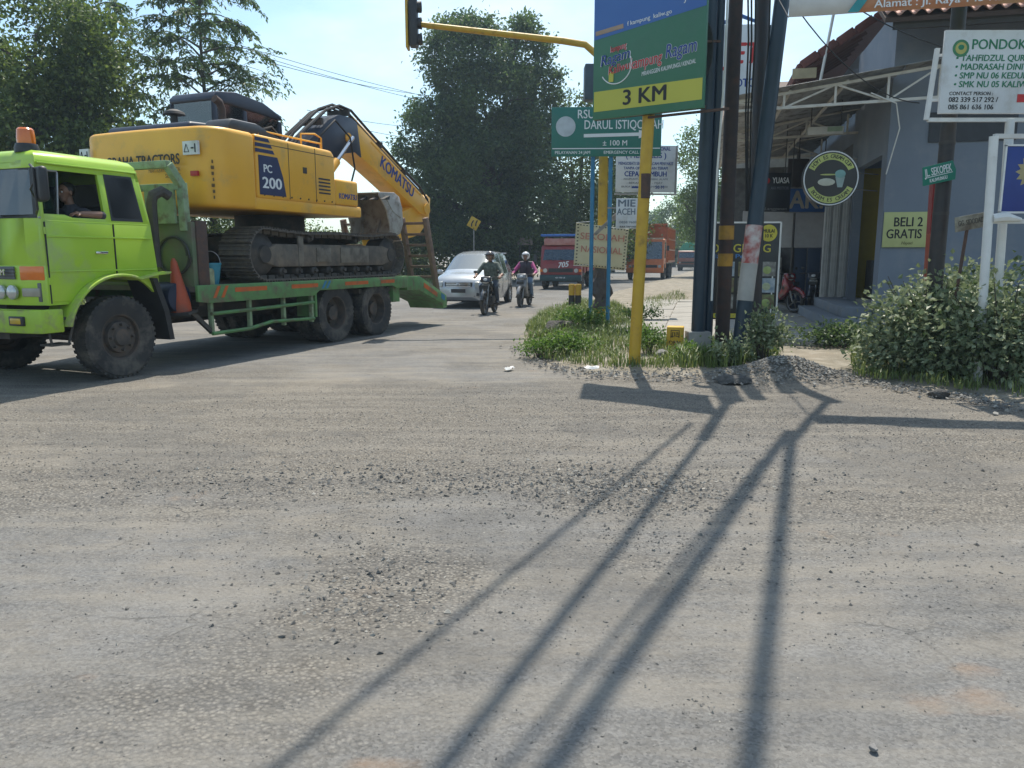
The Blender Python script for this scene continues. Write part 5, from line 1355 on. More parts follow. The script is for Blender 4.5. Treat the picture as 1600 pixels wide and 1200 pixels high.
# ================================================================== SILVER CAR (x forward, y left)
silver = mat('silver car paint', (.38, .40, .42), (.35, .37, .39), rough=.26, metal=.45, coat=.7)
def make_car():
    c0 = gd(717, 23.0)
    root = empty('silver_car', (c0.x, c0.y, 0), R(-90 - 12), 'silver compact people carrier driving behind the motorcyclists', 'car')
    # stations: x (from the nose backwards), half width, bottom, sill, belt height, half width at top, top height, crown
    S = [(0.04, .50, .34, .42, .58, .46, .63), (-.04, .70, .24, .40, .68, .62, .78), (-.20, .79, .20, .42, .78, .70, .90), (-.52, .825, .20, .45, .88, .73, 1.00), (-.86, .83, .20, .45, .93, .71, 1.07),
         (-1.00, .83, .20, .45, .95, .68, 1.13), (-1.72, .83, .20, .45, .98, .585, 1.56), (-1.98, .83, .20, .45, .985, .575, 1.635), (-2.45, .83, .20, .45, .99, .575, 1.685), (-2.55, .83, .20, .45, .99, .575, 1.69), (-3.10, .83, .20, .45, 1.0, .57, 1.68), (-3.2, .83, .20, .45, 1.0, .57, 1.675), (-3.68, .815, .22, .45, 1.03, .55, 1.63), (-3.92, .79, .26, .46, 1.05, .53, 1.56), (-4.10, .74, .32, .48, 1.05, .54, 1.12)]
    rings = []
    for x, w, zb, zs, zbelt, wt, zt in S:
        half = [(0, zb), (w * .9, zb), (w * .985, zs), (w, (zs + zbelt) / 2), (w * .985, zbelt), (wt + .035, zt - .05), (wt * .9, zt), (wt * .45, zt + .022), (0, zt + .028)]
        ring = half + [(-y, z) for y, z in reversed(half[1:-1])]
        rings.append([(x, y, z) for y, z in ring])
    n = len(rings[0]); vs = [p for r in rings for p in r]
    bodyf, panes, ws, rear = [], [], [], []
    for i in range(len(rings) - 1):
        for j in range(n):
            q = (i * n + j, i * n + (j + 1) % n, (i + 1) * n + (j + 1) % n, (i + 1) * n + j)
            side = j in (4, n - 5); topf = j in (5, 6, 7, 8, 9, 10) and not side
            if side and i in (6, 7, 9, 11): panes.append((i, q))
            elif i == 5 and j in (5, 6, 7, 8, 9, 10): ws.append(q)
            elif i == len(rings) - 2 and j in (6, 7, 8, 9): rear.append(q)
            else: bodyf.append(q)
    bodyf += [tuple(range(n)), tuple(reversed(range((len(rings) - 1) * n, len(rings) * n)))]
    MB().add(vs, bodyf).build('body', silver, root, angle=32)
    for i, q in panes: MB().add([vs[k] for k in q], [(0, 1, 2, 3)]).build('side_window', darkglass, root)
    MB().add(vs, ws).build('windscreen', mat('bright windscreen', (.05, .07, .09), (.06, .08, .10), rough=.04, spec=1.0, coat=1.0), root, angle=60)
    MB().add(vs, rear).build('rear_window', darkglass, root)
    for s in (-1, 1):
        for x in (-.78, -3.43):
            a = MB(); a.lathe([(.335, .70 * s), (.345, .836 * s), (.33, .838 * s), (.001, .70 * s)], 24, c=(x, 0, .31), axis='y', closed=False); a.build('wheel_well', blackp, root)
        h = MB(); h.prism([(-.02, .63), (-.06, .78), (-.40, .90), (-.52, .88), (-.30, .72), (-.10, .62)], s * .50, s * .80); h.fn(lambda x, y, z: (x + .09 - .20 * max(0, abs(y) - .5) / .3, y, z)).build('headlight', mat('car headlight', (.30, .31, .29), (.42, .42, .38), rough=.1, coat=1, ns=20), root, bevel=.02)
        m = MB(); m.box((-1.28, s * .96, 1.06), (.10, .18, .13)); m.build('mirror', silver, root, bevel=.03)
        d = MB(); d.bb(-2.27, -2.15, s * .83, s * .85, .86, .885).bb(-3.12, -3.0, s * .83, s * .85, .87, .895); d.build('door_handle', silver, root)
        d = MB(); d.bb(-1.30, -1.292, s * .825, s * .834, .35, .95).bb(-2.35, -2.342, s * .825, s * .834, .35, .98).bb(-3.18, -3.172, s * .825, s * .834, .55, 1.0); d.build('door_seam', blackp, root)
        fg = MB(); fg.cyl((.0, s * .60, .42), (.035, s * .58, .42), .05, n=12); fg.build('fog_lamp', blackp, root)
    g = MB()
    for k in range(3): g.bb(.0, .055, -.38, .38, .655 + k * .045, .675 + k * .045)
    g.build('grille', chrome, root, bevel=.005)
    g = MB(); g.bb(-.02, .03, -.42, .42, .63, .78).bb(-.02, .035, -.50, .50, .36, .46); g.build('air_intake', blackp, root)
    pl = MB(); pl.bb(.03, .05, -.22, .22, .47, .58); plate = pl.build('number_plate', blackp, root)
    lg = MB(); lg.tube([(.062, .06 * math.cos(a), .70 + .04 * math.sin(a)) for a in np.linspace(0, 6.283, 17)], .007, 5, False); lg.build('badge', chrome, root)
    sp = MB(); sp.bb(-3.98, -4.16, -.55, .55, 1.62, 1.66); sp.build('roof_spoiler', silver, root, bevel=.012)
    w = make_wheel('wheel', .31, .19, root, lugs=0, rimr=.20, rim_m=mat('alloy', (.5, .5, .5), (.4, .4, .4), rough=.3, metal=.8)); w.location = (-.78, .755, .31)
    for x, s in ((-3.43, 1), (-.78, -1), (-3.43, -1)):
        c = copy_of(w, root); c.location = (x, .755 * s, .31); c.rotation_euler = (0, 0, 0 if s > 0 else math.pi)
    it = MB(); it.bb(-1.9, -2.3, -.6, .6, .5, 1.35).bb(-2.8, -3.1, -.65, .65, .5, 1.35).bb(-1.1, -1.4, -.7, .7, .7, 1.0); it.build('interior', blackp, root, bevel=.05)
make_car()

# ================================================================== MOTORCYCLES (x forward, y left; origin under the front wheel)
def make_bike(kind, loc, rz, label, col_m, steer=0.0, group=None):
    root = empty('motorcycle', loc, rz, label, 'motorcycle', group)
    r = .285
    for x in (0.0, -1.24):
        w = empty('wheel', (x, 0, r)); w.parent = root
        if x == 0: w.rotation_euler = (0, 0, steer)
        t = MB(); t.lathe([(r * .80, -.035), (r * .93, -.048), (r, -.022), (r, .022), (r * .93, .048), (r * .80, .035)], 30, closed=False); t.build('tyre', rubber, w)
        t = MB(); t.lathe([(r * .82, -.03), (r * .74, -.02), (r * .74, .02), (r * .82, .03)], 30, closed=False); t.cyl((0, -.05, 0), (0, .05, 0), .045, n=12)
        for k in range(5):
            a = k * 2 * math.pi / 5; t.bar((0, 0, 0), (math.cos(a) * r * .76, 0, math.sin(a) * r * .76), .03, .022)
        t.build('rim', mat('bike rim', (.10, .10, .11), (.16, .16, .16), rough=.4, metal=.5), w)
    fk = MB()
    for s in (-1, 1): fk.cyl((0, s * .075, r), (-.20, s * .075, .82), .022, n=8)
    fk.bar((-.19, -.1, .78), (-.19, .1, .78), .05); fk.build('fork', mat('fork steel', (.3, .3, .3), rough=.35, metal=.7), root)
    fm = MB(); fm.tube([(.0 + .33 * math.cos(a), 0, r + .33 * math.sin(a)) for a in np.linspace(.35, 2.5, 12)], .055, 8); fm.build('front_mudguard', col_m, root)
    fr = MB(); fr.tube([(-.22, 0, .80), (-.45, 0, .55), (-.75, 0, .42), (-1.24, 0, r)], .035, 8); fr.tube([(-.70, 0, .55), (-1.0, 0, .70), (-1.45, 0, .72)], .03, 8)
    fr.bar((-.8, .09, .40), (-1.24, .09, r), .04); fr.bar((-1.24, .12, r), (-1.1, .12, .66), .045); fr.bar((-1.24, -.12, r), (-1.1, -.12, .66), .045); fr.build('frame', blackp, root)
    en = MB(); en.box((-.62, 0, .36), (.34, .22, .24)).cyl((-.50, 0, .40), (-.28, 0, .44), .085, n=12); en.build('engine', darkm, root, bevel=.02)
    xp = MB(); xp.tube([(-.35, -.10, .38), (-.45, -.14, .24), (-.85, -.15, .25), (-1.0, -.16, .30), (-1.45, -.17, .42)], [.022, .022, .03, .05, .055], 8); xp.build('exhaust', darkm, root)
    se = MB(); se.prism([(-.62, .70), (-.72, .76), (-1.0, .755), (-1.35, .80), (-1.42, .76), (-1.30, .68), (-.7, .64)], -.13, .13); se.build('seat', blackp, root, bevel=.03)
    bd = MB()
    if kind == 'sport':
        bd.prism([(-.28, .86), (-.42, .90), (-.68, .80), (-.68, .66), (-.45, .58), (-.3, .70)], -.14, .14)
    else:
        bd.prism([(-.05, .62), (-.20, .92), (-.30, .92), (-.34, .60), (-.45, .42), (-.36, .30), (-.18, .44)], -.17, .17)
    bd.prism([(-.75, .66), (-1.35, .74), (-1.50, .70), (-1.15, .54), (-.80, .52)], -.135, .135)
    bd.build('fairing', col_m, root, bevel=.04, seg=3)
    hb = MB(); hb.tube([(-.36, .36, .98), (-.30, .22, .99), (-.26, .05, .95), (-.26, -.05, .95), (-.30, -.22, .99), (-.36, -.36, .98)], .014, 7)
    for s in (-1, 1): hb.cyl((-.34, s * .28, .985), (-.375, s * .39, .98), .02, n=8)
    handle = hb.build('handlebar', blackp, root)
    for s in (-1, 1):
        m = MB(); m.tube([(-.30, s * .26, .99), (-.28, s * .30, 1.10)], .006, 5).ball((-.29, s * .31, 1.13), .055, 10, (.3, 1, .7)); m.build('mirror', blackp, handle)
    hl = MB(); hl.ball((-.16, 0, .90), .10, 14, (.6, 1.1, .8)); hl.build('headlight', mat('bike headlight', (.6, .6, .58), (.5, .5, .5), rough=.12, coat=1), root)
    hc = MB(); hc.prism([(-.08, .86), (-.16, 1.02), (-.32, 1.0), (-.34, .86)], -.15, .15); hc.build('headlight_cowl', col_m, root, bevel=.04, seg=3)
    tl = MB(); tl.box((-1.50, 0, .70), (.06, .14, .07)); tl.build('tail_light', textred, root, bevel=.015)
    np_ = MB(); np_.box((.02, 0, .74), (.012, .22, .09)); np_.build('number_plate', blackp, root)
    fp = MB(); fp.cyl((-.62, -.30, .27), (-.62, .30, .27), .018, n=8); fp.build('footrest', darkm, root)
    return root

def make_rider(bike_loc, rz, label, mats, helmet_m, visor=True):
    """seated rider, hands on the grips, feet on the rests; mats: skin, top, trousers, shoes, sleeve"""
    V = Vector
    hip = V((-.92, 0, .86)); chest = V((-.80, 0, 1.24)); neck = V((-.76, 0, 1.39)); hd = V((-.70, 0, 1.52))
    L = head_limbs(hd, (1, 0, -.05), 0) + [(neck, hd - V((0.02, 0, .06)), .056, .05, 0)]
    L += [(hip + V((0, .07, 0)), chest + V((0, .09, 0)), .125, .12, 1), (hip - V((0, .07, 0)), chest - V((0, .09, 0)), .125, .12, 1), (chest + V((0, .16, .07)), chest + V((0, -.16, .07)), .085, .085, 1), (chest, neck, .12, .06, 1)]
    for s in (-1, 1):
        sh = chest + V((0, s * .18, .08)); el = V((-.62, s * .36, 1.06)); wr = V((-.43, s * .335, 1.01))
        L += [(sh, el, .070, .052, 4), (el, wr, .048, .033, 4 if mats[4] is mats[1] and len(mats) > 5 else 5 if len(mats) > 5 else 0)]
        L += hand_limbs(wr, (1, 0, -.12), (.1, 0, 1), 0, 1.0, 1.0)
        kn = V((-.50, s * .20, .72)); an = V((-.66, s * .22, .34))
        L += [(hip + V((0, s * .09, -.02)), kn, .105, .072, 2), (kn, an, .068, .045, 2), (an, V((-.52, s * .23, .30)), .048, .038, 3)]
    o = body('person', L, mats, bike_loc, rz, label, voxel=0.011)
    h = MB(); h.ball(hd + V((-.015, 0, .03)), .142, 20, (1.05, .92, .98)); h.fn(lambda x, y, z: (x if not (z < hd.z + .03 and x > hd.x + .05) else hd.x + .05 - (x - hd.x - .05) * .15, y, max(z, hd.z - .075)))
    hm = h.build('helmet', helmet_m, o, angle=50)
    v = MB(); v.tube([hd + V((.10 + .05 * math.cos(a), .125 * math.sin(a), .07)) for a in np.linspace(-1.4, 1.4, 11)], .012, 6); v.build('helmet_peak', blackp, hm)
    st = MB(); st.tube([hd + V((0, .10, -.04)), hd + V((.04, .05, -.125)), hd + V((.04, -.05, -.125)), hd + V((0, -.10, -.04))], .008, 5); st.build('helmet_strap', blackp, hm)
    eyes_for(o, hd, (1, 0, -.05))
    return o

b1 = gd(757, 20.4); h1 = R(-90 - 11)
make_bike('sport', (b1.x, b1.y, 0), h1, 'black motorcycle ridden in front of the silver car', mat('black bike paint', (.02, .02, .022), (.03, .03, .032), rough=.25, coat=.6), steer=-.05)
camo = mat('grey camouflage shirt', (.16, .19, .17), (.06, .075, .06), rough=.85, ns=14, bump=.3)
make_rider((b1.x, b1.y, 0), h1, 'rider in grey camouflage shirt and dark helmet', [skinm, camo, mat('blue grey trousers', (.05, .065, .09), (.04, .05, .07), rough=.85), blackp, camo], mat('bronze helmet', (.07, .05, .045), (.10, .08, .07), rough=.2, coat=.8))
b2 = gd(813, 23.6); h2 = R(-90 - 14)
make_bike('scooter', (b2.x, b2.y, 0), h2, 'dark step-through motorcycle with pale front cowl beside the silver car', mat('grey bike paint', (.09, .09, .095), (.30, .30, .30), rough=.3, coat=.5, ns=5))
pink = mat('pink and purple jacket', (.42, .055, .20), (.22, .05, .16), rough=.7, ns=5)
make_rider((b2.x, b2.y, 0), h2, 'rider in pink and black jacket with white helmet', [skinm, mat('black jacket front', (.035, .03, .045), (.06, .04, .06), rough=.7, ns=6), mat('blue jeans', (.10, .16, .24), (.13, .19, .27), rough=.85), blackp, pink, pink], mat('white helmet', (.62, .62, .62), (.5, .5, .5), rough=.2, coat=.8))

# ================================================================== LORRIES FARTHER DOWN THE ROAD
ROAD_A = math.atan(ROAD_R)
def cab_lorry(loc, rz, label, p, w, hc, L, paint, name):
    """cab-over lorry: front face at x=0, tail at x=-L"""
    root = empty(name, loc, rz, label, 'lorry')
    h = w / 2
    cb = MB(); cb.prism([(.0, .55), (.05, .75), (.04, 1.15), (-.02, 1.28), (-.28, hc - .06), (-.40, hc), (-1.55, hc), (-1.60, hc - .1), (-1.60, .75), (-1.15, .75), (-1.0, 1.05), (-.45, 1.05), (-.30, .75), (-.25, .55)], -h, h)
    cb.build('cab', paint, root, bevel=.05, seg=3, angle=40)
    sl = (hc - .06 - 1.28) / .26
    f = lambda z: -.02 - (z - 1.28) / sl
    za, zb = 1.36, hc - .20
    wsn = MB(); wsn.add([(f(za) + .012, -h + .12, za), (f(za) + .012, h - .12, za), (f(zb) + .012, h - .16, zb), (f(zb) + .012, -h + .16, zb), (f(za) - .01, -h + .12, za), (f(za) - .01, h - .12, za), (f(zb) - .01, h - .16, zb), (f(zb) - .01, -h + .16, zb)], [(0, 1, 2, 3), (7, 6, 5, 4), (0, 4, 5, 1), (1, 5, 6, 2), (2, 6, 7, 3), (3, 7, 4, 0)])
    wsn.build('windscreen', darkglass, root)
    for s in (-1, 1):
        sw = MB(); sw.prism([(-.30, 1.40), (-.42, zb), (-1.05, zb), (-1.05, 1.40)], s * (h - .01), s * (h + .006)); sw.build('side_window', darkglass, root)
        ds = MB(); ds.bb(-1.12, -1.11, s * (h - .002), s * (h + .006), 1.0, hc - .15).bb(-.9, -.78, s * h, s * (h + .02), 1.2, 1.23); ds.build('door_seam', blackp, root)
        hl = MB(); hl.cyl((.02, s * (h - .25), .88), (.085, s * (h - .25), .88), .10, n=16); hl.build('headlight', MATS['headlight glass'], root)
        hl = MB(); hl.bb(-.02, .075, s * (h - .12), s * (h - .0), .82, .94); hl.build('indicator', orangep, root)
        mr = MB(); mr.tube([(-.2, s * h, hc - .3), (-.05, s * (h + .22), hc - .28), (-.05, s * (h + .24), 1.5)], .012, 6).box((-.05, s * (h + .24), hc - .6), (.06, .16, .32)); mr.build('mirror', blackp, root)
    gr = MB(); gr.bb(.03, .065, -h + .40, h - .40, .80, .98)
    for k in range(3): gr.bb(.06, .08, -h + .42, h - .42, .82 + .055 * k, .84 + .055 * k)
    gr.build('grille', blackp, root)
    wp = MB(); wp.tube([(.04, .3, 1.32), (-.05, -.1, 1.45)], .01, 5); wp.tube([(.04, -.3, 1.32), (-.05, -.7, 1.45)], .01, 5); wp.build('wiper', blackp, root)
    ch = MB(); ch.bb(-L, -.3, -.4, -.28, .55, .78).bb(-L, -.3, .28, .4, .55, .78)
    for x in p['axles']: ch.cyl((x, -h + .1, p['r']), (x, h - .1, p['r']), .08, n=8)
    ch.build('chassis', darkm, root)
    first = None
    for i, x in enumerate(p['axles']):
        for s in (-1, 1):
            if first is None:
                first = make_wheel('wheel', p['r'], .24, root, lugs=0); o = first
            else: o = copy_of(first, root)
            o.location = (x, s * (h - .13), p['r']); o.rotation_euler = (0, 0, 0 if s > 0 else math.pi)
    return root

r0 = gd(876, 36.0)
red = mat('dark red paint', (.26, .020, .018), (.20, .018, .018), rough=.4, coat=.2, dirt=(.18, .07, .05), dirt_pos=.66)
rl = cab_lorry((r0.x, r0.y, 0), R(-90) - ROAD_A + R(4), 'dark red cargo lorry with blue roof board coming down the road', {'axles': (-.72, -3.6), 'r': .42}, 1.95, 2.05, 5.6, red, 'cargo_lorry')
bp = MB(); bp.bb(-.05, .16, -.98, .98, .40, .68); bp.build('bumper', mat('dark teal bumper', (.02, .06, .07), rough=.5), rl, bevel=.03)
text('705', .34, textwhite, rl, (.062, .1, 1.14), (R(90), R(-8), R(90)), bold=.04, shear=.3)
text('AD 1705 UE', .09, textwhite, rl, (.165, 0, .55), (R(90), 0, R(90)), bold=.02)
vb = MB(); vb.bb(-.25, -.9, -.85, .85, 2.05, 2.36); vb.build('visor_board', mat('faded red board', (.38, .14, .12), (.48, .26, .22), rough=.6, ns=3), rl, bevel=.03)
vb = MB(); vb.bb(-.3, -1.6, -1.02, 1.02, 2.46, 2.56); vb.build('roof_board', mat('bright blue board', (.03, .15, .5), rough=.5), rl, bevel=.01)
cg = MB()
for k in range(6): cg.bb(-1.75, -5.6, -1.0, -.96, .95 + k * .25, 1.15 + k * .25).bb(-1.75, -5.6, .96, 1.0, .95 + k * .25, 1.15 + k * .25).bb(-1.75, -1.71, -1.0, 1.0, .95 + k * .25, 1.15 + k * .25)
for x in (-1.75, -3.0, -4.3, -5.55): cg.bb(x - .05, x + .05, -1.03, -.96, .85, 2.45).bb(x - .05, x + .05, .96, 1.03, .85, 2.45)
cg.bb(-5.6, -1.7, -1.0, 1.0, .82, .92); cg.build('cargo_bed', red, rl)

o0 = gd(1007, 50.0)
orp = mat('orange lorry paint', (.50, .13, .025), (.43, .105, .02), rough=.42, coat=.2, dirt=(.30, .14, .06), dirt_pos=.64)
ol = cab_lorry((o0.x, o0.y, 0), R(-90) - ROAD_A, 'orange dump lorry with high ribbed tipper body', {'axles': (-1.0, -4.3, -5.6), 'r': .52}, 2.4, 2.65, 7.2, orp, 'dump_lorry')
bp = MB(); bp.bb(-.05, .18, -1.2, 1.2, .48, .80); bp.build('bumper', orp, ol, bevel=.03)
vb = MB(); vb.bb(-.35, -.6, -1.1, 1.1, 2.62, 2.72); vb.build('cab_visor', mat('cream visor', (.5, .4, .3), rough=.5), ol)
tp = MB(); tp.bb(-1.85, -1.78, -1.2, 1.2, 1.15, 3.62).bb(-7.1, -1.78, -1.22, -1.16, 1.15, 3.4).bb(-7.1, -1.78, 1.16, 1.22, 1.15, 3.4).bb(-7.1, -7.04, -1.2, 1.2, 1.15, 3.4).bb(-7.1, -1.8, -1.2, 1.2, 1.1, 1.2).bb(-1.85, -1.2, -1.2, 1.2, 3.56, 3.64)
tipper = tp.build('tipper_body', mat('orange tipper paint', (.46, .10, .022), (.38, .085, .02), rough=.5, dirt=(.30, .16, .08), dirt_pos=.6), ol)
for s in (-1, 1):
    for k in range(8):
        rb = MB(); rb.bb(-2.0 - k * .72, -1.92 - k * .72, s * 1.22, s * 1.29, 1.2, 3.4); rb.build('rib', orp, tipper)
    for z in (1.2, 1.95, 2.65, 3.38):
        rb = MB(); rb.bb(-7.1, -1.85, s * 1.225, s * 1.30, z - .05, z + .05); rb.build('rib', orp, tipper)
g0 = gd(1074, 80.0)
gl = cab_lorry((g0.x, g0.y, 0), R(-90) - ROAD_A, 'lorry with green tarpaulin following the orange dump lorry', {'axles': (-.8, -4.2), 'r': .45}, 2.1, 2.1, 6.4, mat('brown red cab paint', (.22, .07, .04), rough=.4), 'covered_lorry')
tp = MB(); tp.prism([(-1.05, 1.0), (-1.05, 2.2), (-.6, 2.9), (0, 3.05), (.6, 2.9), (1.05, 2.2), (1.05, 1.0)], -6.4, -1.8, 'x'); tp.build('tarpaulin', mat('green tarpaulin', (.03, .22, .13), (.05, .30, .18), rough=.6, bump=.4, bs=6), gl, bevel=.05)
bp = MB(); bp.bb(-.05, .16, -1.05, 1.05, .42, .70); bp.build('bumper', blackp, gl, bevel=.03)

# ================================================================== SIGNS AND POLES
def board(root, w, h, t, m, loc, name='panel', bevel=.004):
    b = MB(); b.box((0, 0, 0), (w, t, h)); return b.build(name, m, root, bevel=bevel, loc=loc)
def yaw_to(p0, p1):
    """rotation that puts local +x along p0->p1 (boards then look towards -y)"""
    return math.atan2(p1[1] - p0[1], p1[0] - p0[0])

# ---- big kampung board on a yellow pole
base = gnd(990, 576)
pa, pb = aty(937, 184, 11.10), aty(1108, 165, 10.20)
mid = (pa + pb) / 2
sroot = empty('direction_board', (base.x, base.y, 0), yaw_to(pa, pb), 'blue, green and yellow board reading 3 KM on a yellow pole', 'sign board')
inv = Matrix.Rotation(-sroot.rotation_euler.z, 3, 'Z')
def loc_of(p): return inv @ (Vector(p) - Vector((base.x, base.y, 0)))
pm = loc_of(mid); W = (pb - pa).xy.length; zb = 3.38; H = 2.0
pole_top = Vector((pm.x, 0.12, zb + 1.2))
p = MB(); p.tube([(0, 0, -.1), tuple(Vector((0, 0, 0)).lerp(pole_top, .5)), tuple(pole_top)], .080, 18); p.build('post', poleyel, sroot)
st_ = MB(); q = Vector((0, 0, 0)).lerp(pole_top, .54); st_.tube([q - Vector((0, .03, .16)), q - Vector((0, .03, -.16))], .066, 12); st_.fn(lambda x, y, z: (x + .03, y, z)).build('rust_patch', rust, sroot)
pcx, pcy = pm.x, 0.12 - .16
board(sroot, W, H, .06, mat('board green', (.035, .15, .085), (.045, .17, .10), rough=.4, ns=1, dirt=(.075, .18, .13), dirt_pos=.58, dirt_s=2.5), (pcx, pcy, zb + H / 2))
ytop = lambda f: zb + H * f
bl = MB(); y = pcy - .0325
bl.add([(pcx - W / 2 + .005, y, zb + H * .51), (pcx + W / 2 - .005, y, zb + H * .60), (pcx + W / 2 - .005, y, zb + H - .005), (pcx - W / 2 + .005, y, zb + H - .005)], [(0, 1, 2, 3)]); bl.build('blue_print', mat('board blue', (.035, .115, .36), (.045, .14, .40), rough=.4, ns=1), sroot)
bl = MB(); bl.bb(pcx - W / 2 + .02, pcx + W / 2 - .02, y - .001, y, zb + .10, zb + .36); bl.build('yellow_print', mat('board yellow', (.50, .47, .05), (.46, .43, .05), rough=.4, ns=1), sroot)
text('3 KM', .27, textblack, sroot, (pcx - .02, y - .004, zb + .23), bold=.03, fit=.62)
text('kampung', .20, textred, sroot, (pcx - .02, y - .007, zb + .66), shear=.25, bold=.012, fit=.46, rot=(R(90), R(-5), 0))
text('kampung', .20, textwhite, sroot, (pcx - .02, y - .002, zb + .66), shear=.25, bold=.06, fit=.47, rot=(R(90), R(-5), 0))
text('Ragam', .24, textblue, sroot, (pcx + .46, y - .007, zb + .74), shear=.25, bold=.008, fit=.42, rot=(R(90), R(-5), 0))
text('Ragam', .24, textwhite, sroot, (pcx + .46, y - .002, zb + .74), shear=.25, bold=.05, fit=.43, rot=(R(90), R(-5), 0))
text('MRANGGEN KALIWUNGU KENDAL', .075, textwhite, sroot, (pcx + .30, y - .003, zb + .535), shear=.2, bold=.015, fit=.74, rot=(R(90), R(-5), 0))
# round emblem with the same words in colours
cx = pcx - W / 2 + .34
em = MB(); em.tube([(cx + .23 * math.cos(a), y - .003, zb + .66 + .23 * math.sin(a)) for a in np.linspace(-2.6, .4, 24)], .008, 5); em.build('emblem_ring', textwhite, sroot)
for k, (s_, sz, dz, mm, dx) in enumerate((('kampung', .11, .22, textred, .03), ('Ragam', .19, .10, textblue, -.02), ('Kaliwu', .15, -.04, textred, .04))):
    text(s_, sz, mm, sroot, (cx + dx, y - .007, zb + .66 + dz), shear=.3, bold=.01, rot=(R(90), R(-8), 0), fit=(.24, .44, .32)[k])
    text(s_, sz, textwhite, sroot, (cx + dx, y - .003, zb + .66 + dz), shear=.3, bold=.035, rot=(R(90), R(-8), 0), fit=(.255, .46, .335)[k])
em = MB(); em.bb(cx - .10, cx - .03, y - .006, y - .002, zb + .46, zb + .58); em.build('emblem_cup', mat('board yellow', (.5, .47, .05)), sroot)
em = MB(); em.ball((pcx + .58, y, zb + 1.52), .17, 16, (1, .03, .45)); em.build('logo_rim', textred, sroot)
em = MB(); em.ball((pcx + .58, y - .004, zb + 1.52), .145, 16, (1, .03, .42)); em.build('logo_field', textwhite, sroot)
text('MORIN', .11, textgreen, sroot, (pcx + .58, y - .011, zb + 1.52), bold=.03, fit=.22)
text('Jadoi ne', .12, textwhite, sroot, (pcx + .66, y - .004, zb + 1.36), bold=.008, shear=.2, fit=.36, rot=(R(90), R(-8), 0))
em = MB(); em.ball((pcx - .50, y, zb + 1.78), .16, 16, (1, .03, .5)); em.build('logo_field', mat('brown logo', (.14, .06, .03), rough=.5), sroot)
text('ROTI', .10, mat('logo gold', (.55, .30, .10)), sroot, (pcx - .50, y - .012, zb + 1.78), bold=.03)
em = MB(); em.ball((pcx - .24, y, zb + 1.83), .08, 12, (1, .03, .5)); em.build('logo_field', textred, sroot)
bl = MB(); bl.bar((pcx - W / 2 + .03, y - .002, zb + 1.10), (pcx - W / 2 + .44, y - .002, zb + 1.14), .004, .055); bl.build('ribbon_print', mat('tan ribbon', (.40, .28, .20)), sroot)
text('f kampung  kaliw.go', .075, textwhite, sroot, (pcx + .02, y - .003, zb + 1.18), bold=.012, fit=.62, rot=(R(90), R(-5), 0))
fr = MB(); fr.bar((pcx - W / 2, pcy + .05, zb + .02), (pcx + W / 2, pcy + .05, zb + .02), .04); fr.bar((pcx - W / 2, pcy + .05, zb + H - .02), (pcx + W / 2, pcy + .05, zb + H - .02), .04); fr.bar((pcx, pcy + .06, zb - .03), (pcx + W / 2 + .3, pcy + .06, zb - .03), .03); fr.build('frame', rust, sroot)

# ---- traffic light on a cantilever arm
tb_ = gy(938, 17.6)
tl = empty('traffic_light', (tb_.x, tb_.y, 0), 0, 'traffic light hanging from a long yellow cantilever arm', 'traffic light')
def tloc(px, py, d): return aty(px, py, d) - Vector((tb_.x, tb_.y, 0))
e0 = tloc(637, 36, 17.2); e1 = tloc(880, 64, 17.5)
p = MB(); p.cyl((0, 0, -.1), (0, 0, 4.6), .105, .10, n=18); p.build('pole', poleyel, tl)
p = MB(); p.tube([(0, 0, 4.55), (0, 0, e1.z - 1.1), (-.04, 0, e1.z - .62), (-.18, 0, e1.z - .26), (-.44, 0, e1.z - .05), tuple(e1), tuple(e1.lerp(e0, .5)), tuple(e0)], [.10, .085, .08, .075, .07, .07, .062, .055], 14); p.build('arm', poleyel, tl)
p = MB(); p.box(tuple(e0 + Vector((.0, -.05, .02))), (.05, .34, 1.10)); p.build('backboard', poleyel, tl, bevel=.01)
hx = e0 + Vector((.13, -.05, -.02))
p = MB(); p.box(tuple(hx), (.18, .28, .94)); head = p.build('signal_head', blackp, tl, bevel=.03)
for k, mm in enumerate((mat('red lens', (.2, .01, .01), rough=.2), mat('amber lens', (.25, .12, .01), rough=.2), mat('green lens', (.01, .12, .06), rough=.2))):
    z = hx.z + .32 - k * .32
    l_ = MB(); l_.ball((hx.x + .095, hx.y, z), .10, 14, (.25, 1, 1)); l_.build('lens', mm, head)
    l_ = MB(); l_.lathe([(.11, 0), (.115, .09)], 14, c=(hx.x + .08, hx.y, z), axis='x', closed=False); l_.build('visor', blackp, head)
b_ = tloc(922, 130, 17.5)
p = MB(); p.box(tuple(b_), (.26, .36, .74)); p.build('lower_signal_head', mat('signal grey blue', (.05, .075, .10), rough=.5), tl, bevel=.03)
rag = MB(); n = 14
rv = []
for i in range(9):
    for j in range(n):
        a = 2 * math.pi * j / n; rr = .15 + .05 * math.sin(3 * a + i) + .03 * math.sin(5 * a - i * .7) + (.06 if 2 < i < 6 else 0)
        rv.append((rr * math.cos(a), rr * math.sin(a) - .03, .62 + i * .115))
rag.add(rv, [(i * n + j, i * n + (j + 1) % n, (i + 1) * n + (j + 1) % n, (i + 1) * n + j) for i in range(8) for j in range(n)])
rg_ = rag.build('old_sack', mat('grey sack cloth', (.115, .10, .095), (.075, .066, .064), rough=.95, bump=.6, bs=18), loc=(tb_.x, tb_.y, -.25)); tag(rg_, 'grey brown sack wrapped round the foot of the traffic light pole', 'sack')

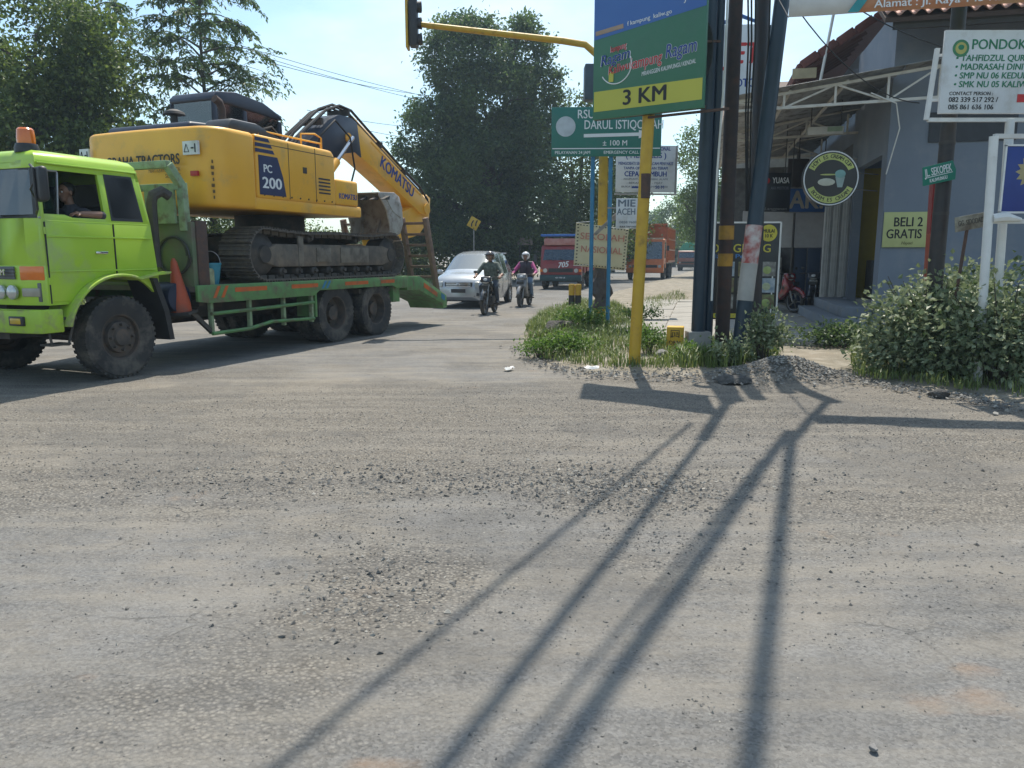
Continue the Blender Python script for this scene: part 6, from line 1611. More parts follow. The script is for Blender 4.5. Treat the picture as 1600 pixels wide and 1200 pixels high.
# ---- green hospital board on two blue posts
hb_ = gy(936, 16.4)
hs = empty('hospital_board', (hb_.x, hb_.y, 0), R(-2), 'green hospital direction board with white arrow on blue posts', 'sign board')
D = 16.4
c0, c1 = aty(862, 168, D) - hb_, aty(1031, 245, D) - hb_
gz0, gz1, gx0, gx1 = c1.z, c0.z, c0.x, c1.x
gw, gh, gx, gz = gx1 - gx0, gz1 - gz0, (gx0 + gx1) / 2, (gz0 + gz1) / 2
board(hs, gw, gh, .04, mat('board teal green', (.018, .15, .115), (.022, .17, .13), rough=.45, ns=1.2, dirt=(.06, .17, .14), dirt_pos=.58, dirt_s=2.5), (gx, -.06, gz))
fy = -.084
q_ = gh / 1.17
for px_ in (922, 949):
    x = gy(px_, D).x - hb_.x
    p = MB(); p.cyl((x, 0, -.1), (x, 0, gz0 + .4), .042, n=12); p.build('post', bluepaint, hs)
text('RSU. ISLAM', .24, textwhite, hs, (gx0 + .52, fy, gz1 - .18 * q_), align='LEFT', bold=.012, sx=.85)
text('DARUL ISTIQOMAH', .25, textwhite, hs, (gx0 + .66, fy, gz1 - .43 * q_), align='LEFT', bold=.012, fit=1.6)
ar = MB(); ar.prism([(gx0 + .66, gz1 - .64 * q_), (gx0 + 1.78, gz1 - .61 * q_), (gx0 + 1.78, gz1 - .55 * q_), (gx0 + 2.05, gz1 - .63 * q_), (gx0 + 1.78, gz1 - .75 * q_), (gx0 + 1.78, gz1 - .69 * q_), (gx0 + .66, gz1 - .72 * q_)], fy - .003, fy); ar.build('arrow', textwhite, hs)
text('\u00b1 100 M', .15, textwhite, hs, (gx0 + 1.3, fy, gz1 - .86 * q_), bold=.012)
ln = MB(); ln.bb(gx0 + .02, gx1 - .02, fy - .002, fy, gz0 + .145, gz0 + .165); ln.build('line', textwhite, hs)
text('PELAYANAN 24 JAM', .085, textwhite, hs, (gx0 + .07, fy, gz0 + .075), align='LEFT', bold=.015, fit=.72)
text('EMERGENCY CALL : 0294', .085, textwhite, hs, (gx0 + 1.07, fy, gz0 + .075), align='LEFT', bold=.015, fit=.95)
dsc = MB(); dsc.cyl((gx0 + .29, fy - .002, gz1 - .46 * q_), (gx0 + .29, fy, gz1 - .46 * q_), .20, n=32); dsc.build('white_disc', mat('pale disc', (.50, .55, .58), rough=.5), hs)

# ---- white therapy board behind, carried on two steel tubes
tb0 = gy(1000, 19.5)
ts = empty('therapy_board', (tb0.x, tb0.y, 0), R(4), 'white board with blue lettering behind the yellow sign pole', 'sign board')
D2 = 19.5
c0, c1 = aty(962, 228, D2) - tb0, aty(1053, 301, D2) - tb0
tw, th_, tx, tz = c1.x - c0.x, c0.z - c1.z, (c0.x + c1.x) / 2, (c0.z + c1.z) / 2
board(ts, tw, th_, .05, signwhite, (tx, -.06, tz))
fr = MB(); fr.bb(c0.x - .02, c1.x + .02, -.1, -.02, c1.z - .06, c1.z - .02); fr.bb(c1.x + .01, c1.x + .05, -.1, -.02, c1.z - .06, c0.z); fr.build('frame', steel, ts)
p = MB(); p.cyl((.0, 0, -.1), (.0, 0, c0.z), .05, n=12); p.build('post', steel, ts)
for s_, sz, dz, b_, f_ in (('PENGOBATAN TRADISIONAL', .13, .08, .02, 1.2), ('( HERBALIS )', .18, .24, .02, 1.0), ('MENGOBATI SEGALA MACAM PENYAKIT', .10, .43, .02, 1.36), ('TANPA OPERASI DAN TERAPI', .09, .54, .02, 1.1), ('CEPAT SEMBUH', .17, .68, .035, 1.05)):
    text(s_, sz, textblue, ts, (tx, -.09, c0.z - dz), bold=b_, fit=f_)
for k in range(3): text('- AKUPUNTUR     - HERBAL ALAMI' if k < 1 else '- BEKAM           - PIJAT' if k < 2 else 'BUKA JAM 08.00 SAMPAI 20.00', .065, mat('grey lettering', (.18, .2, .25)), ts, (tx - .02, -.09, c0.z - .80 - k * .09), fit=1.15 if k != 1 else .9)
ar = MB(); ar.prism([(tx - .34, c1.z + .10), (tx - .12, c1.z + .10), (tx - .12, c1.z + .07), (tx - .02, c1.z + .12), (tx - .12, c1.z + .17), (tx - .12, c1.z + .14), (tx - .34, c1.z + .14)], -.092, -.088); ar.build('arrow', textblue, ts)
text('50 M', .11, textblue, ts, (tx + .36, -.09, c1.z + .12), bold=.02)

# ---- small noodle board on the blue post, old plank wedged beside it
nb_ = gy(982, 16.2)
c0, c1 = aty(963, 310, 16.2), aty(1000, 357, 16.2)
ns_ = empty('noodle_board', (aty(949, 400, 16.3).x, nb_.y, (c0.z + c1.z) / 2), 0, 'small white noodle stall board fixed to the right blue post', 'sign board')
x0 = c0.x - ns_.location.x; w_ = c1.x - c0.x; h_ = c0.z - c1.z
board(ns_, w_, h_, .02, signwhite, (x0 + w_ / 2, 0, 0))
br = MB(); br.bb(-.03, x0 + w_, .015, .04, .1, .13); br.build('bracket', steel, ns_)
text('MIE', .20, mat('grey blue lettering', (.16, .20, .25)), ns_, (x0 + w_ / 2 - .04, -.013, .20), bold=.03, fit=.36)
text('ACEH', .18, mat('grey blue lettering', (.16, .20, .25)), ns_, (x0 + w_ / 2 - .04, -.013, .03), bold=.03, fit=.38)
text('0858 7609', .07, mat('grey blue lettering', (.16, .20, .25)), ns_, (x0 + w_ / 2, -.013, -.18), bold=.01, fit=.36)
text('BUKA TIAP HARI', .05, textblack, ns_, (x0 + w_ / 2, -.013, -.27), bold=.02, fit=.34)

# ---- cream cloth banner with a dashed border, tied between the posts
cb0 = gy(941, 17.0)
bn = empty('cloth_banner', (cb0.x, cb0.y + .05, 0), 0, 'cream cloth banner with red lettering tied behind the blue posts', 'banner')
a0, a1, a2, a3 = [aty(x, y, 17.05) - Vector((cb0.x, cb0.y + .05, 0)) for x, y in ((902, 347), (986, 357), (979, 423), (898, 415))]
vs, fs = [], []
N1, N2 = 18, 10
for j in range(N2 + 1):
    for i in range(N1 + 1):
        u, v = i / N1, j / N2
        q = a0.lerp(a1, u).lerp(a3.lerp(a2, u), v)
        vs.append((q.x, .30 + .02 * math.sin(u * 9 + v * 3) + .015 * math.sin(v * 8), q.z))
m_ = MB(); m_.add(vs, [(j * (N1 + 1) + i, j * (N1 + 1) + i + 1, (j + 1) * (N1 + 1) + i + 1, (j + 1) * (N1 + 1) + i) for j in range(N2) for i in range(N1)])
cloth = m_.build('cloth', mat('cream cloth', (.62, .55, .36), (.56, .49, .31), rough=.9, ns=3), bn)
so = cloth.modifiers.new('thickness', 'SOLIDIFY'); so.thickness = .004
cxb, czb = (a0.x + a1.x) / 2, (a0.z + a2.z) / 2
text('SEKOLAH', .20, mat('faded red lettering', (.55, .22, .16)), bn, (cxb, .262, czb + .20), bold=.012, fit=.98, rot=(R(90), R(4), 0))
text('NASIONAL', .20, mat('faded red lettering', (.55, .22, .16)), bn, (cxb - .02, .262, czb - .08), bold=.012, fit=.92, rot=(R(90), R(4), 0))
dsh = MB()
for k in range(17):
    for ea, eb in ((a0, a1), (a3, a2)):
        q = ea.lerp(eb, (k + .5) / 17); dsh.box((q.x, .265, q.z + (-.035 if ea is a0 else .035)), (.03, .004, .022))
for k in range(13):
    for ea, eb in ((a0, a3), (a1, a2)):
        q = ea.lerp(eb, (k + .5) / 13); dsh.box((q.x + (.05 if ea is a0 else -.05), .265, q.z), (.035, .004, .022))
dsh.build('dashed_border', textblack, bn)
for q in (a0, a1, a3, a2):
    t_ = MB(); t_.tube([(q.x, .29, q.z), (q.x * .3 - .02, -.0, q.z + .02)], .006, 5); t_.build('tie_string', whitep, bn)
pk = MB(); pk.bar((-.28, -.22, 2.0), (.22, -.16, 2.45), .03, .07); pk.bar((.0, -.20, 2.24), (.2, -.18, 2.36), .025, .05)
pk_o = pk.build('wooden_slat', mat('grey weathered slat', (.33, .30, .26), (.22, .19, .16), rough=.9), loc=(tb_.x, tb_.y - .9, 0)); tag(pk_o, 'weathered slat tied slantwise across the blue posts', 'slat')

# ---- pair of yellow and black bollards
for k, px_ in enumerate((893, 903)):
    b0 = gy(px_, 22.6)
    p = MB(); p.lathe([(.09, -.1), (.09, .42)], 16, axis='z'); o = p.build('bollard', mat('black bollard paint', (.03, .03, .03), rough=.6), loc=(b0.x, b0.y, 0))
    tag(o, 'short bollard with yellow top and black foot in the grass', 'bollard', 'two bollards behind the rock')
    p = MB(); p.lathe([(.091, .42), (.091, .72), (.08, .74), (.001, .745)], 16, axis='z', closed=False); p.build('yellow_top', poleyel, o)

# ---- yellow marker block
mb0 = gnd(1054, 556, .05)
mk = empty('marker_block', (mb0.x, mb0.y, 0), R(-14), 'yellow painted concrete marker block with black stencil in the grass', 'marker block')
p = MB(); p.bb(-.125, .125, -.125, .125, -.05, .50); p.build('block', mat('yellow block paint', (.55, .33, .02), (.48, .29, .02), rough=.6, dirt=(.25, .16, .05), dirt_pos=.66), mk, bevel=.012)
p = MB()
for pts in ([(-.06, .34), (-.06, .45), (.06, .45), (.06, .34)], [(-.04, .34), (-.04, .42), (-.01, .42), (-.01, .36), (-.06, .36)], [(.06, .34), (.06, .36), (.015, .36), (.015, .42), (.04, .42), (.04, .38)]):
    p.tube([(x, -.127, z) for x, z in pts], .006, 4)
p.build('stencil_emblem', textblack, mk)
text('DBM', .085, textblack, mk, (0, -.128, .26), bold=.01); text('JATENG', .04, textblack, mk, (0, -.128, .20), bold=.03, fit=.15)

# ---- dark utility poles and their cables
def upole(name, b, t, r0, r1, m, label, group=None):
    """pole from ground point b through the measured point t, on to its top"""
    b, t = Vector(b), Vector(t)
    top_ = b + (t - b) * (6.9 / (t - b).z)
    p = MB(); k = top_ - b
    p.tube([(0, 0, -.15), tuple(k * .5), tuple(k)], [r0, (r0 + r1) / 2, r1], 18)
    root = empty(name, (b.x, b.y, b.z), 0, label, 'utility pole', group)
    p.build('shaft', m, root)
    c = MB(); c.lathe([(r1 * 1.1, -.02), (r1 * 1.1, .03), (.001, .06)], 16, c=tuple(k), axis='z', closed=False); c.build('cap', m, root)
    return root, k
PD = 11.6
p1, k1 = upole('utility_pole', gy(1089, PD), aty(1112, 0, PD - .1), .105, .085, polenavy, 'navy steel pole, left one of the touching pair on a concrete block')
p1b, k1b = upole('utility_pole', gy(1104, PD + .1), aty(1126, 0, PD), .075, .065, polenavy, 'thinner navy steel pole of the touching pair beside the brown pole')
p2, k2 = upole('utility_pole', gy(1127, PD + .2), aty(1150, 0, PD + .1), .11, .095, polebrown, 'rusty brown pole with two yellow paint bands')
p3, k3 = upole('utility_pole', gy(1152, PD - .4), aty(1222, 0, PD - .2), .115, .10, polenavy, 'leaning navy pole with white band and torn red sticker')
p4, k4 = upole('utility_pole', gy(1176, PD + .6), aty(1192, 0, PD + .5), .12, .095, mat('dark brown navy pole', (.022, .026, .034), (.035, .026, .026), rough=.5, ns=5, dirt=(.06, .04, .035), dirt_pos=.62), 'upright dark pole crossing behind the leaning pole')
def band(root, k, z0, z1, r, m, name):
    b = MB(); a, c = k * (z0 / k.z), k * (z1 / k.z); b.cyl(tuple(a), tuple(c), r, n=18, caps=False); return b.build(name, m, root)
zof = lambda py, d: aty(800, py, d).z
for ya, yb in ((352, 374), (396, 416)): band(p2, k2, zof(yb, PD), zof(ya, PD), .112, mat('yellow band', (.42, .24, .03), (.36, .2, .03), rough=.6, dirt=(.2, .13, .05), dirt_pos=.6), 'paint_band')
band(p3, k3, zof(470, PD - .4), zof(412, PD - .4), .118, mat('pale band', (.40, .385, .36), (.33, .32, .3), rough=.7), 'paint_band')
band(p3, k3, zof(412, PD - .4), zof(352, PD - .4), .118, mat('torn red sticker', (.34, .06, .05), (.55, .52, .50), rough=.6, ns=9, det=6), 'sticker')
cbk = MB(); cbk.box((0, 0, .18), (.34, .30, .5)); o = cbk.build('concrete_footing', concrete, p1, bevel=.02)
# coil of cable hung on the pair
cz = aty(1094, 80, PD - .15)
coil = MB()
for k in range(6):
    rr = .34 - .02 * k
    coil.tube([(rr * .42 * math.cos(a), .015 * k, rr * 1.15 * math.sin(a)) for a in np.linspace(0, 6.283, 28)], .014, 6, False)
co = coil.build('cable_coil', cable, loc=cz - Vector((0, .12, 0))); tag(co, 'oval coil of black cable hung on the navy pole', 'cable coil')
cb2 = MB(); cb2.box((0, .0, .10), (.5, .02, .03)); cb2.build('hanger', rust, co)
# cables tied along the poles
for k, (xa, xb, m) in enumerate(((1139, 1112, whitep), (1168, 1166, cable), (1174, 1168, cable), (1181, 1171, cable), (1205, 1186, cable))):
    c = MB(); A, B = aty(xa, -60, PD - .22), aty(xb, 470 if k == 0 else 330, PD - .22)
    c.tube([A, A.lerp(B, .3) + Vector((.02, 0, 0)), A.lerp(B, .6) - Vector((.015, 0, 0)), B], .013 if k else .016, 6)
    tag(c.build('drop_cable', m), 'pale conduit running down beside the navy pair' if k == 0 else 'thin black drop cable hanging beside the dark poles', 'cable', None if k == 0 else 'drop cables between the poles')
# bundles strung from the pole tops over the junction
def strung(a, b, sag, r, label, group=None, n=14):
    a, b = Vector(a), Vector(b); c = MB()
    c.tube([a.lerp(b, t) - Vector((0, 0, sag * 4 * t * (1 - t))) for t in np.linspace(0, 1, n)], r, 8)
    o = c.build('overhead_cable', cable); return tag(o, label, 'cable', group)
def top(root, k, dz=0): return Vector(root.location) + k + Vector((0, 0, dz))
COT = 1 / math.tan(SUN_EL)
def above(px, py, z):
    g = gnd(px, py); return Vector((g.x + sun_h.x * z * COT, g.y + sun_h.y * z * COT, z))
T3, T4, T1 = top(p3, k3, -.15), top(p4, k4, -.15), top(p1, k1, -.1)
hub = above(1236, 690, 6.6)
def run(px0, py0, px1, py1, z, r, label, ext=1.0):
    a, b = above(px0, py0, z), above(px1, py1, z + .15)
    strung(a, a + (b - a) * ext, .0, r, label, n=6)
strung(T3, hub, .05, .05, 'thick cable bundle leaving the top of the leaning pole', n=5)
run(1237, 688, 1172, 1200, 6.6, .046, 'thick cable bundle overhead running straight across the junction', 1.9)
run(1233, 672, 862, 1200, 6.6, .046, 'thick cable bundle overhead running diagonally across the junction', 1.9)
run(1095, 690, 725, 1160, 6.8, .034, 'thin cable bundle overhead from the navy pair across the junction', 1.9)
run(1080, 660, 470, 1170, 6.9, .022, 'single black cable overhead crossing farthest to the side', 1.9)
run(1190, 720, 800, 1190, 6.7, .018, 'single black cable overhead between the two thick bundles', 1.9)
strung(T1, above(1097, 688, 6.8), .03, .06, 'short cable bundle at the top of the navy pair', n=4)
# wires along the far side of the road
for k, (xa, ya, da, xb, yb, db) in enumerate(((260, 40, 40, 700, 166, 60), (255, 32, 40, 700, 158, 60), (430, 100, 40, 700, 152, 60), (480, 172, 44, 690, 200, 66), (500, 185, 44, 680, 218, 66), (520, 205, 44, 690, 228, 66))):
    strung(aty(xa, ya, da), aty(xb, yb, db), .25, .016, 'thin power line crossing the sky beyond the excavator', 'power lines beyond the excavator')

# ---- diamond arrow sign far behind the car
ds0 = gy(741, 44.0)
ds = empty('warning_sign', (ds0.x, ds0.y, 0), R(10), 'yellow diamond road sign with black arrows behind the silver car', 'road sign')
p = MB(); p.cyl((0, 0, -.2), (0, 0, 3.2), .035, n=10); p.build('post', steel, ds)
z_ = aty(741, 349, 44).z
p = MB(); p.box((0, -.05, z_), (.60, .02, .60), M=Matrix.Rotation(R(30), 3, 'Y')); p.build('panel', mat('road sign yellow', (.62, .38, .02), (.56, .34, .02), rough=.4), ds, bevel=.006)
p = MB(); p.tube([(-.14, -.064, z_ - .18), (-.12, -.064, z_), (-.02, -.064, z_ + .16)], .035, 5); p.tube([(.10, -.064, z_ - .16), (.12, -.064, z_ + .02), (.20, -.064, z_ + .16)], .035, 5); p.build('arrow_symbol', textblack, ds)
fs0 = gy(820, 46.0)
fb = empty('roadside_board', (fs0.x, fs0.y, 0), R(6), 'faded brownish board on posts behind the white helmeted rider', 'sign board')
z_ = aty(820, 376, 46).z
board(fb, .9, .5, .03, mat('faded brown board', (.30, .24, .20), (.22, .18, .16), rough=.7), (0, -.05, z_))
p = MB(); p.cyl((-.3, 0, -.2), (-.3, 0, z_ + .2), .03, n=8); p.cyl((.3, 0, -.2), (.3, 0, z_ + .2), .03, n=8); p.build('post', darkm, fb)

# ================================================================== SHOP BUILDING AND ITS FORECOURT
BA = math.atan(0.24)
C = gy(1365, 15.5)
shop = empty('shop_building', (C.x, C.y, 0), -BA, 'slate grey shop with steel canopy and tiled roof', 'building')
def wloc(x, y, z=0):
    """shop axes to world"""
    return shop.matrix_basis @ Vector((x, y, z))
def sloc(p):
    return Matrix.Rotation(BA, 3, 'Z') @ (Vector(p) - Vector((C.x, C.y, 0)))
slate = mat('slate grey wall paint', (.190, .220, .268), (.165, .193, .238), rough=.85, ns=1.1, bump=.15, bs=14, dirt=(.235, .255, .285), dirt_pos=.60, dirt_s=1.6)
slate2 = mat('lighter upper wall', (.19, .23, .29), (.165, .20, .25), rough=.85, ns=1.3)
w = MB(); w.bb(0, 9.5, 0, .18, -.1, 6.25); w.build('side_wall', slate, shop)
w = MB(); w.bb(0, .18, .182, .45, .4, 6.2).bb(0, .18, .45, 3.1, 3.55, 6.2).bb(0, .18, 3.1, 3.7, .4, 6.2); w.build('front_wall', slate, shop)
w = MB(); w.bb(.182, 4.0, 3.5, 3.68, .4, 3.6); w.build('inner_wall', mat('mustard wall paint', (.30, .22, .02), (.26, .19, .02), rough=.8), shop)
w = MB(); w.bb(.182, 4.0, .19, 3.5, .45, .55); w.build('inner_floor', concrete, shop)
w = MB(); w.bb(.4, 1.0, 2.6, 3.3, .55, 1.45); w.build('counter', mat('dark counter', (.03, .03, .03), rough=.5), shop, bevel=.02)
w = MB(); w.bb(.7, 2.2, -.035, 0, 3.70, 4.25); w.build('high_vent_panel', mat('dark vent', (.05, .055, .065), rough=.7), shop)
# step
w = MB(); w.bb(-.95, -.005, -.15, 4.4, -.1, .30).bb(-.60, -.005, .2, 4.2, .302, .52); w.build('step', mat('blue grey step paint', (.20, .22, .25), (.16, .18, .205), rough=.85, dirt=(.25, .24, .22), dirt_pos=.6), shop, bevel=.012)
# folding door: narrow steel leaves
for k in range(6):
    f = MB(); x0 = -.62 + k * .10
    f.box((x0 + .05, 3.2 + (.04 if k % 2 else -.0), 2.12), (.098, .025, 3.1), rz=R(22 if k % 2 else -22)); f.bb(x0 + .02, x0 + .035, 3.16, 3.19, .6, 3.6)
    f.build('folding_door_leaf', mat('white steel leaf', (.48, .47, .45), (.40, .39, .37), rough=.5), shop)
f = MB(); f.bb(-.75, .1, 3.05, 3.4, 3.66, 3.8); f.build('door_track', steel, shop)
# canopy on a white truss
tx0, tx1, ty = -2.95, .62, -.85
zl = lambda x: 4.28 + .10 * (x - tx0) / (tx1 - tx0)
zu = lambda x: 4.44 + .48 * (x - tx0) / (tx1 - tx0)
cream = mat('cream truss paint', (.62, .59, .53), (.53, .50, .45), rough=.6, dirt=(.35, .27, .2), dirt_pos=.66)
for yy in (ty, ty + 4.0, ty + 8.0):
    t = MB(); t.bar((tx0, yy, zl(tx0)), (tx1 if yy == ty else -.01, yy, zl(tx1)), .05); t.bar((tx0, yy, zu(tx0)), (tx1 if yy == ty else -.01, yy, zu(tx1)), .05)
    xs = [tx0, tx0 + .9, tx0 + 1.8, tx0 + 2.7, tx1 - .02]
    for i, x in enumerate(xs):
        if yy > ty and x > -.1: continue
        t.bar((x, yy, zl(x)), (x, yy, zu(x)), .04)
        if i < 4 and not (yy > ty and i == 3): t.bar((x, yy, zl(x) if i % 2 else zu(x)), (xs[i + 1], yy, zu(xs[i + 1]) if i % 2 else zl(xs[i + 1])), .032)
    t.build('canopy_truss', cream, shop)
t = MB()
for x in (tx0 + .02, tx0 + 1.0, tx0 + 2.0): t.bar((x, ty, zu(x) + .03), (x, ty + 11.5, zu(x) + .03), .05)
t.build('canopy_purlin', cream, shop)
sh_m = mat('galvanised canopy sheet', (.34, .34, .335), (.25, .25, .245), rough=.55, metal=.3, dirt=(.10, .085, .07), dirt_pos=.58)
N = 96; vs = []; fs = []
for j in range(2):
    for i in range(N + 1):
        y = ty - .25 + 11.9 * i / N
        for x in ((tx0 - .15, -.005) if j == 0 else ()):
            vs.append((x, y, zu(x) + .085 + .025 * math.sin(i * math.pi / 2)))
s = MB(); s.add(vs, [(2 * i, 2 * i + 1, 2 * i + 3, 2 * i + 2) for i in range(N)])
so_ = s.build('canopy_sheet', sh_m, shop); md = so_.modifiers.new('thickness', 'SOLIDIFY'); md.thickness = .006
s = MB(); vs = []
for i in range(9):
    y = ty - .25 + .6 * i / 8
    for x in (-.004, tx1 + .1): vs.append((x, y, zu(x) + .085 + .02 * math.sin(i * 1.5)))
s.add(vs, [(2 * i, 2 * i + 1, 2 * i + 3, 2 * i + 2) for i in range(8)]); so_ = s.build('canopy_sheet', sh_m, shop); md = so_.modifiers.new('thickness', 'SOLIDIFY'); md.thickness = .006
for yy in (ty + 4.0, ty + 8.0): MB().cyl((tx0 + .1, yy, -.1), (tx0 + .1, yy, 4.3), .045, n=10).build('canopy_post', mat('canopy post', (.05, .07, .10), rough=.5), shop)
# roof with barrel tiles at the eave
tile_m = mat('salmon clay tile', (.52, .30, .23), (.40, .22, .17), rough=.8, ns=7, dirt=(.22, .16, .13), dirt_pos=.62)
sl = math.atan(.55)
rfm = MB(); rfm.prism([(-1.42, 5.64), (4.5, 8.9), (4.5, 8.8), (-1.42, 5.56)], -.5, 10, 'x')
roof = rfm.build('roof', mat('roof boarding', (.07, .045, .035), rough=.9), shop)
roof.data.transform(Matrix.Identity(4))
tm_ = MB(); tv = []; NT = 10
for j, yy in enumerate((-.01, .36)):
    for i in range(NT + 1):
        u = i / NT
        zz = .055 * math.sin(math.pi * u / .62) if u < .62 else -.028 * math.sin(math.pi * (u - .62) / .38)
        tv.append((u * .235, yy, zz + (0.02 if j == 0 else 0)))
tm_.add(tv, [(i, i + 1, NT + 2 + i, NT + 1 + i) for i in range(NT)])
t0 = tm_.build('roof_tile', tile_m, roof)
sm3 = t0.modifiers.new('thickness', 'SOLIDIFY'); sm3.thickness = .014
first = True
for r_ in range(3):
    for k in range(44):
        o = t0 if first else t0.copy()
        if not first: col.objects.link(o)
        first = False
        o.parent = roof
        yy = -1.47 + r_ * .29
        o.location = (-.48 + k * .235 + random.uniform(-.006, .006), yy, 5.64 + (yy + 1.42) * .55 + .05 + random.uniform(-.006, .006)); o.rotation_euler = (sl + random.uniform(-.03, .03), 0, random.uniform(-.02, .02))
w = MB(); w.bb(-.35, 9.5, -1.36, -1.30, 5.46, 5.60); w.build('fascia', mat('dark fascia', (.05, .045, .04), rough=.8), shop)
for k in range(14):
    w = MB(); w.bar((-.2 + k * .7, -1.3, 5.56), (-.2 + k * .7, .0, 6.22), .06, .09); w.build('rafter', mat('dark timber', (.06, .04, .03), rough=.85), roof)
w = MB(); w.bb(.004, 3.0, .184, 3.6, 4.98, 6.2); w.build('upper_wall', slate2, shop)

# neighbouring tiled house, its gable showing left of the upper wall
nh = empty('tiled_house', (*wloc(0, 4.6).xy, 0), -BA, 'house with dark red tiled roof behind the canopy', 'building')
w = MB(); w.bb(.2, 7, 0, 8.5, 0, 6.5); w.build('wall', slate2, nh)
w = MB(); w.prism([(-1.35, 6.15), (3.2, 8.9), (3.2, 8.75), (-1.3, 6.0)], -.55, 9); w.build('roof', mat('dark red tile', (.16, .05, .038), (.10, .035, .03), rough=.8, ns=14, bump=.6, bs=9), nh)
for k in range(11):
    w = MB(); w.bar((-1.25 + k * .4, -.60, 6.12 + k * .4 * .604), (-.9 + k * .4, -.60, 6.36 + k * .4 * .604), .10, .20); w.build('verge_tile', mat('dark red tile', (.16, .05, .038)), nh, bevel=.02)
for k in range(6):
    w = MB(); w.bar((-1.2, -.4 + k * .5, 5.99), (.2, -.4 + k * .5, 6.83), .05, .08); w.build('rafter', mat('red brown timber', (.12, .045, .035), rough=.8), nh)
w = MB(); w.bb(-1.45, -.9, -.62, -.56, 5.82, 6.05); w.build('barge_end', mat('cream barge board', (.42, .36, .22), rough=.7), nh)
w = MB(); w.bb(.0, .2, -.02, .5, 5.7, 6.1); w.build('lintel', slate, nh)
dp = MB(); dp.cyl((-.9, -.62, 5.0), (-.55, -.62, 7.6), .035, n=10); dp.build('drain_pipe', whitep, nh)
fh = empty('tiled_house', (*wloc(-1.6, 13).xy, 0), -BA, 'low farther house with rows of grey brown roof tiles', 'building')
w = MB(); w.bb(-1.0, 6, 0, 6, 0, 5.9); w.build('wall', mat('pale plaster', (.42, .40, .36), rough=.85), fh)
w = MB(); w.prism([(-.7, 6.0), (5, 8.6), (5, 8.45), (-.7, 5.86)], -1.7, 7.5, 'x'); w.build('roof', mat('grey brown tile', (.17, .12, .095), (.10, .075, .06), rough=.85, ns=20), fh)
for k in range(26):
    w = MB(); w.bar((-1.65 + k * .35, -.74, 6.03), (-1.65 + k * .35, 1.2, 6.9), .12, .06); w.build('tile_course', mat('grey brown tile', (.17, .12, .095)), fh)

# battery shop bay under the canopy
bay = empty('battery_shop', (*wloc(0, 5.4).xy, 0), -BA, 'small open-fronted shop bay under the canopy beside the folding door', 'shop bay')
w = MB(); w.bb(-2.35, .1, .5, .62, 1.78, 2.78); w.build('valance', mat('grey white board', (.42, .42, .42), (.36, .35, .35), rough=.7), bay)
for k in range(3):
    w = MB(); w.bb(-.95 + k * .36, -.62 + k * .36, .52, .60, .1, 1.76); w.build('shutter_panel', mat('navy shutter', (.02, .04, .085), (.025, .045, .09), rough=.5), bay, bevel=.01)
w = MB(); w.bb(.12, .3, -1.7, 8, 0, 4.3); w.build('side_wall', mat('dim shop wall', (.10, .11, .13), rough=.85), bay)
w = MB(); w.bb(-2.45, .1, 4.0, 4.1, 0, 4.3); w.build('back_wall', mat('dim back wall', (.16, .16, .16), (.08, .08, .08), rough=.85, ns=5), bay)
w = MB(); w.cyl((-.98, .55, 0), (-.98, .55, 4.3), .05, n=10).cyl((-1.02, .3, 0), (-1.02, .3, 4.3), .03, n=8); w.build('post', darkm, bay)
w = MB(); w.bb(-2.2, -1.5, .6, 1.0, .9, 1.4); w.build('white_box', whitep, bay, bevel=.01)
for k in range(7):
    w = MB(); w.bb(-2.3 + k * .2, -2.16 + k * .2, 3.6, 3.9, .4 + .35 * (k % 3), 1.5 + .15 * (k % 2)); w.build('stock_box', mat('stock %d' % (k % 3), ((.3, .3, .28), (.12, .2, .05), (.2, .12, .06))[k % 3], rough=.7), bay)

def hung(name, px0, py0, px1, py1, d, m, label, t=.04, rz=0.0):
    """rectangular board measured in the photograph, hung d metres deep"""
    a, b = aty(px0, py0, d), aty(px1, py1, d)
    c = (a + b) / 2
    o = empty(name, c, rz, label, 'sign board')
    w_, h_ = b.x - a.x, a.z - b.z
    board(o, w_ / max(.3, math.cos(rz)), h_, t, m, (0, 0, 0))
    return o, w_, h_
ak, w_, h_ = hung('battery_sign', 1229, 294, 1292, 332, 20.2, mat('blue sign face', (.02, .09, .28), (.025, .10, .31), rough=.4), 'blue sign with large cream letters AKI under the canopy')
text('AKI', .62, mat('cream lettering', (.45, .40, .32), rough=.6), ak, (0, -.022, -.01), bold=.035, fit=w_ * .82)
fr = MB()
for s in (-1, 1): fr.bb(s * w_ / 2 - .015, s * w_ / 2 + .015, -.03, .03, -h_ / 2, h_ / 2); fr.bb(-w_ / 2, w_ / 2, -.03, .03, s * h_ / 2 - .012, s * h_ / 2 + .012)
fr.build('frame', steel, ak)
for q_ in (-.4, .4): MB().bar((q_, 0, h_ / 2), (q_, 0, h_ / 2 + 1.2), .02).build('hanger', darkm, ak)
dk, w_, h_ = hung('shop_sign', 1192, 270, 1233, 331, 19.6, mat('black sign face', (.015, .017, .024), (.02, .022, .03), rough=.35), 'black shop sign with a red dot beside the blue battery sign')
text('YUASA', .2, textwhite, dk, (.1, -.022, .28), bold=.02, fit=.42); text('AKI MOTOR', .1, mat('grey lettering', (.18, .2, .25)), dk, (.08, -.022, .1), fit=.45); text('Langganan', .1, mat('dim lettering', (.3, .3, .3)), dk, (0, -.022, -.40), fit=.55, shear=.2)
rd = MB(); rd.cyl((-.24, -.024, .28), (-.24, -.02, .28), .07, n=20); rd.build('red_dot', textred, dk)
for q_ in (-.2, .2): MB().bar((q_, 0, h_ / 2), (q_, 0, h_ / 2 + 1.2), .02).build('hanger', darkm, dk)
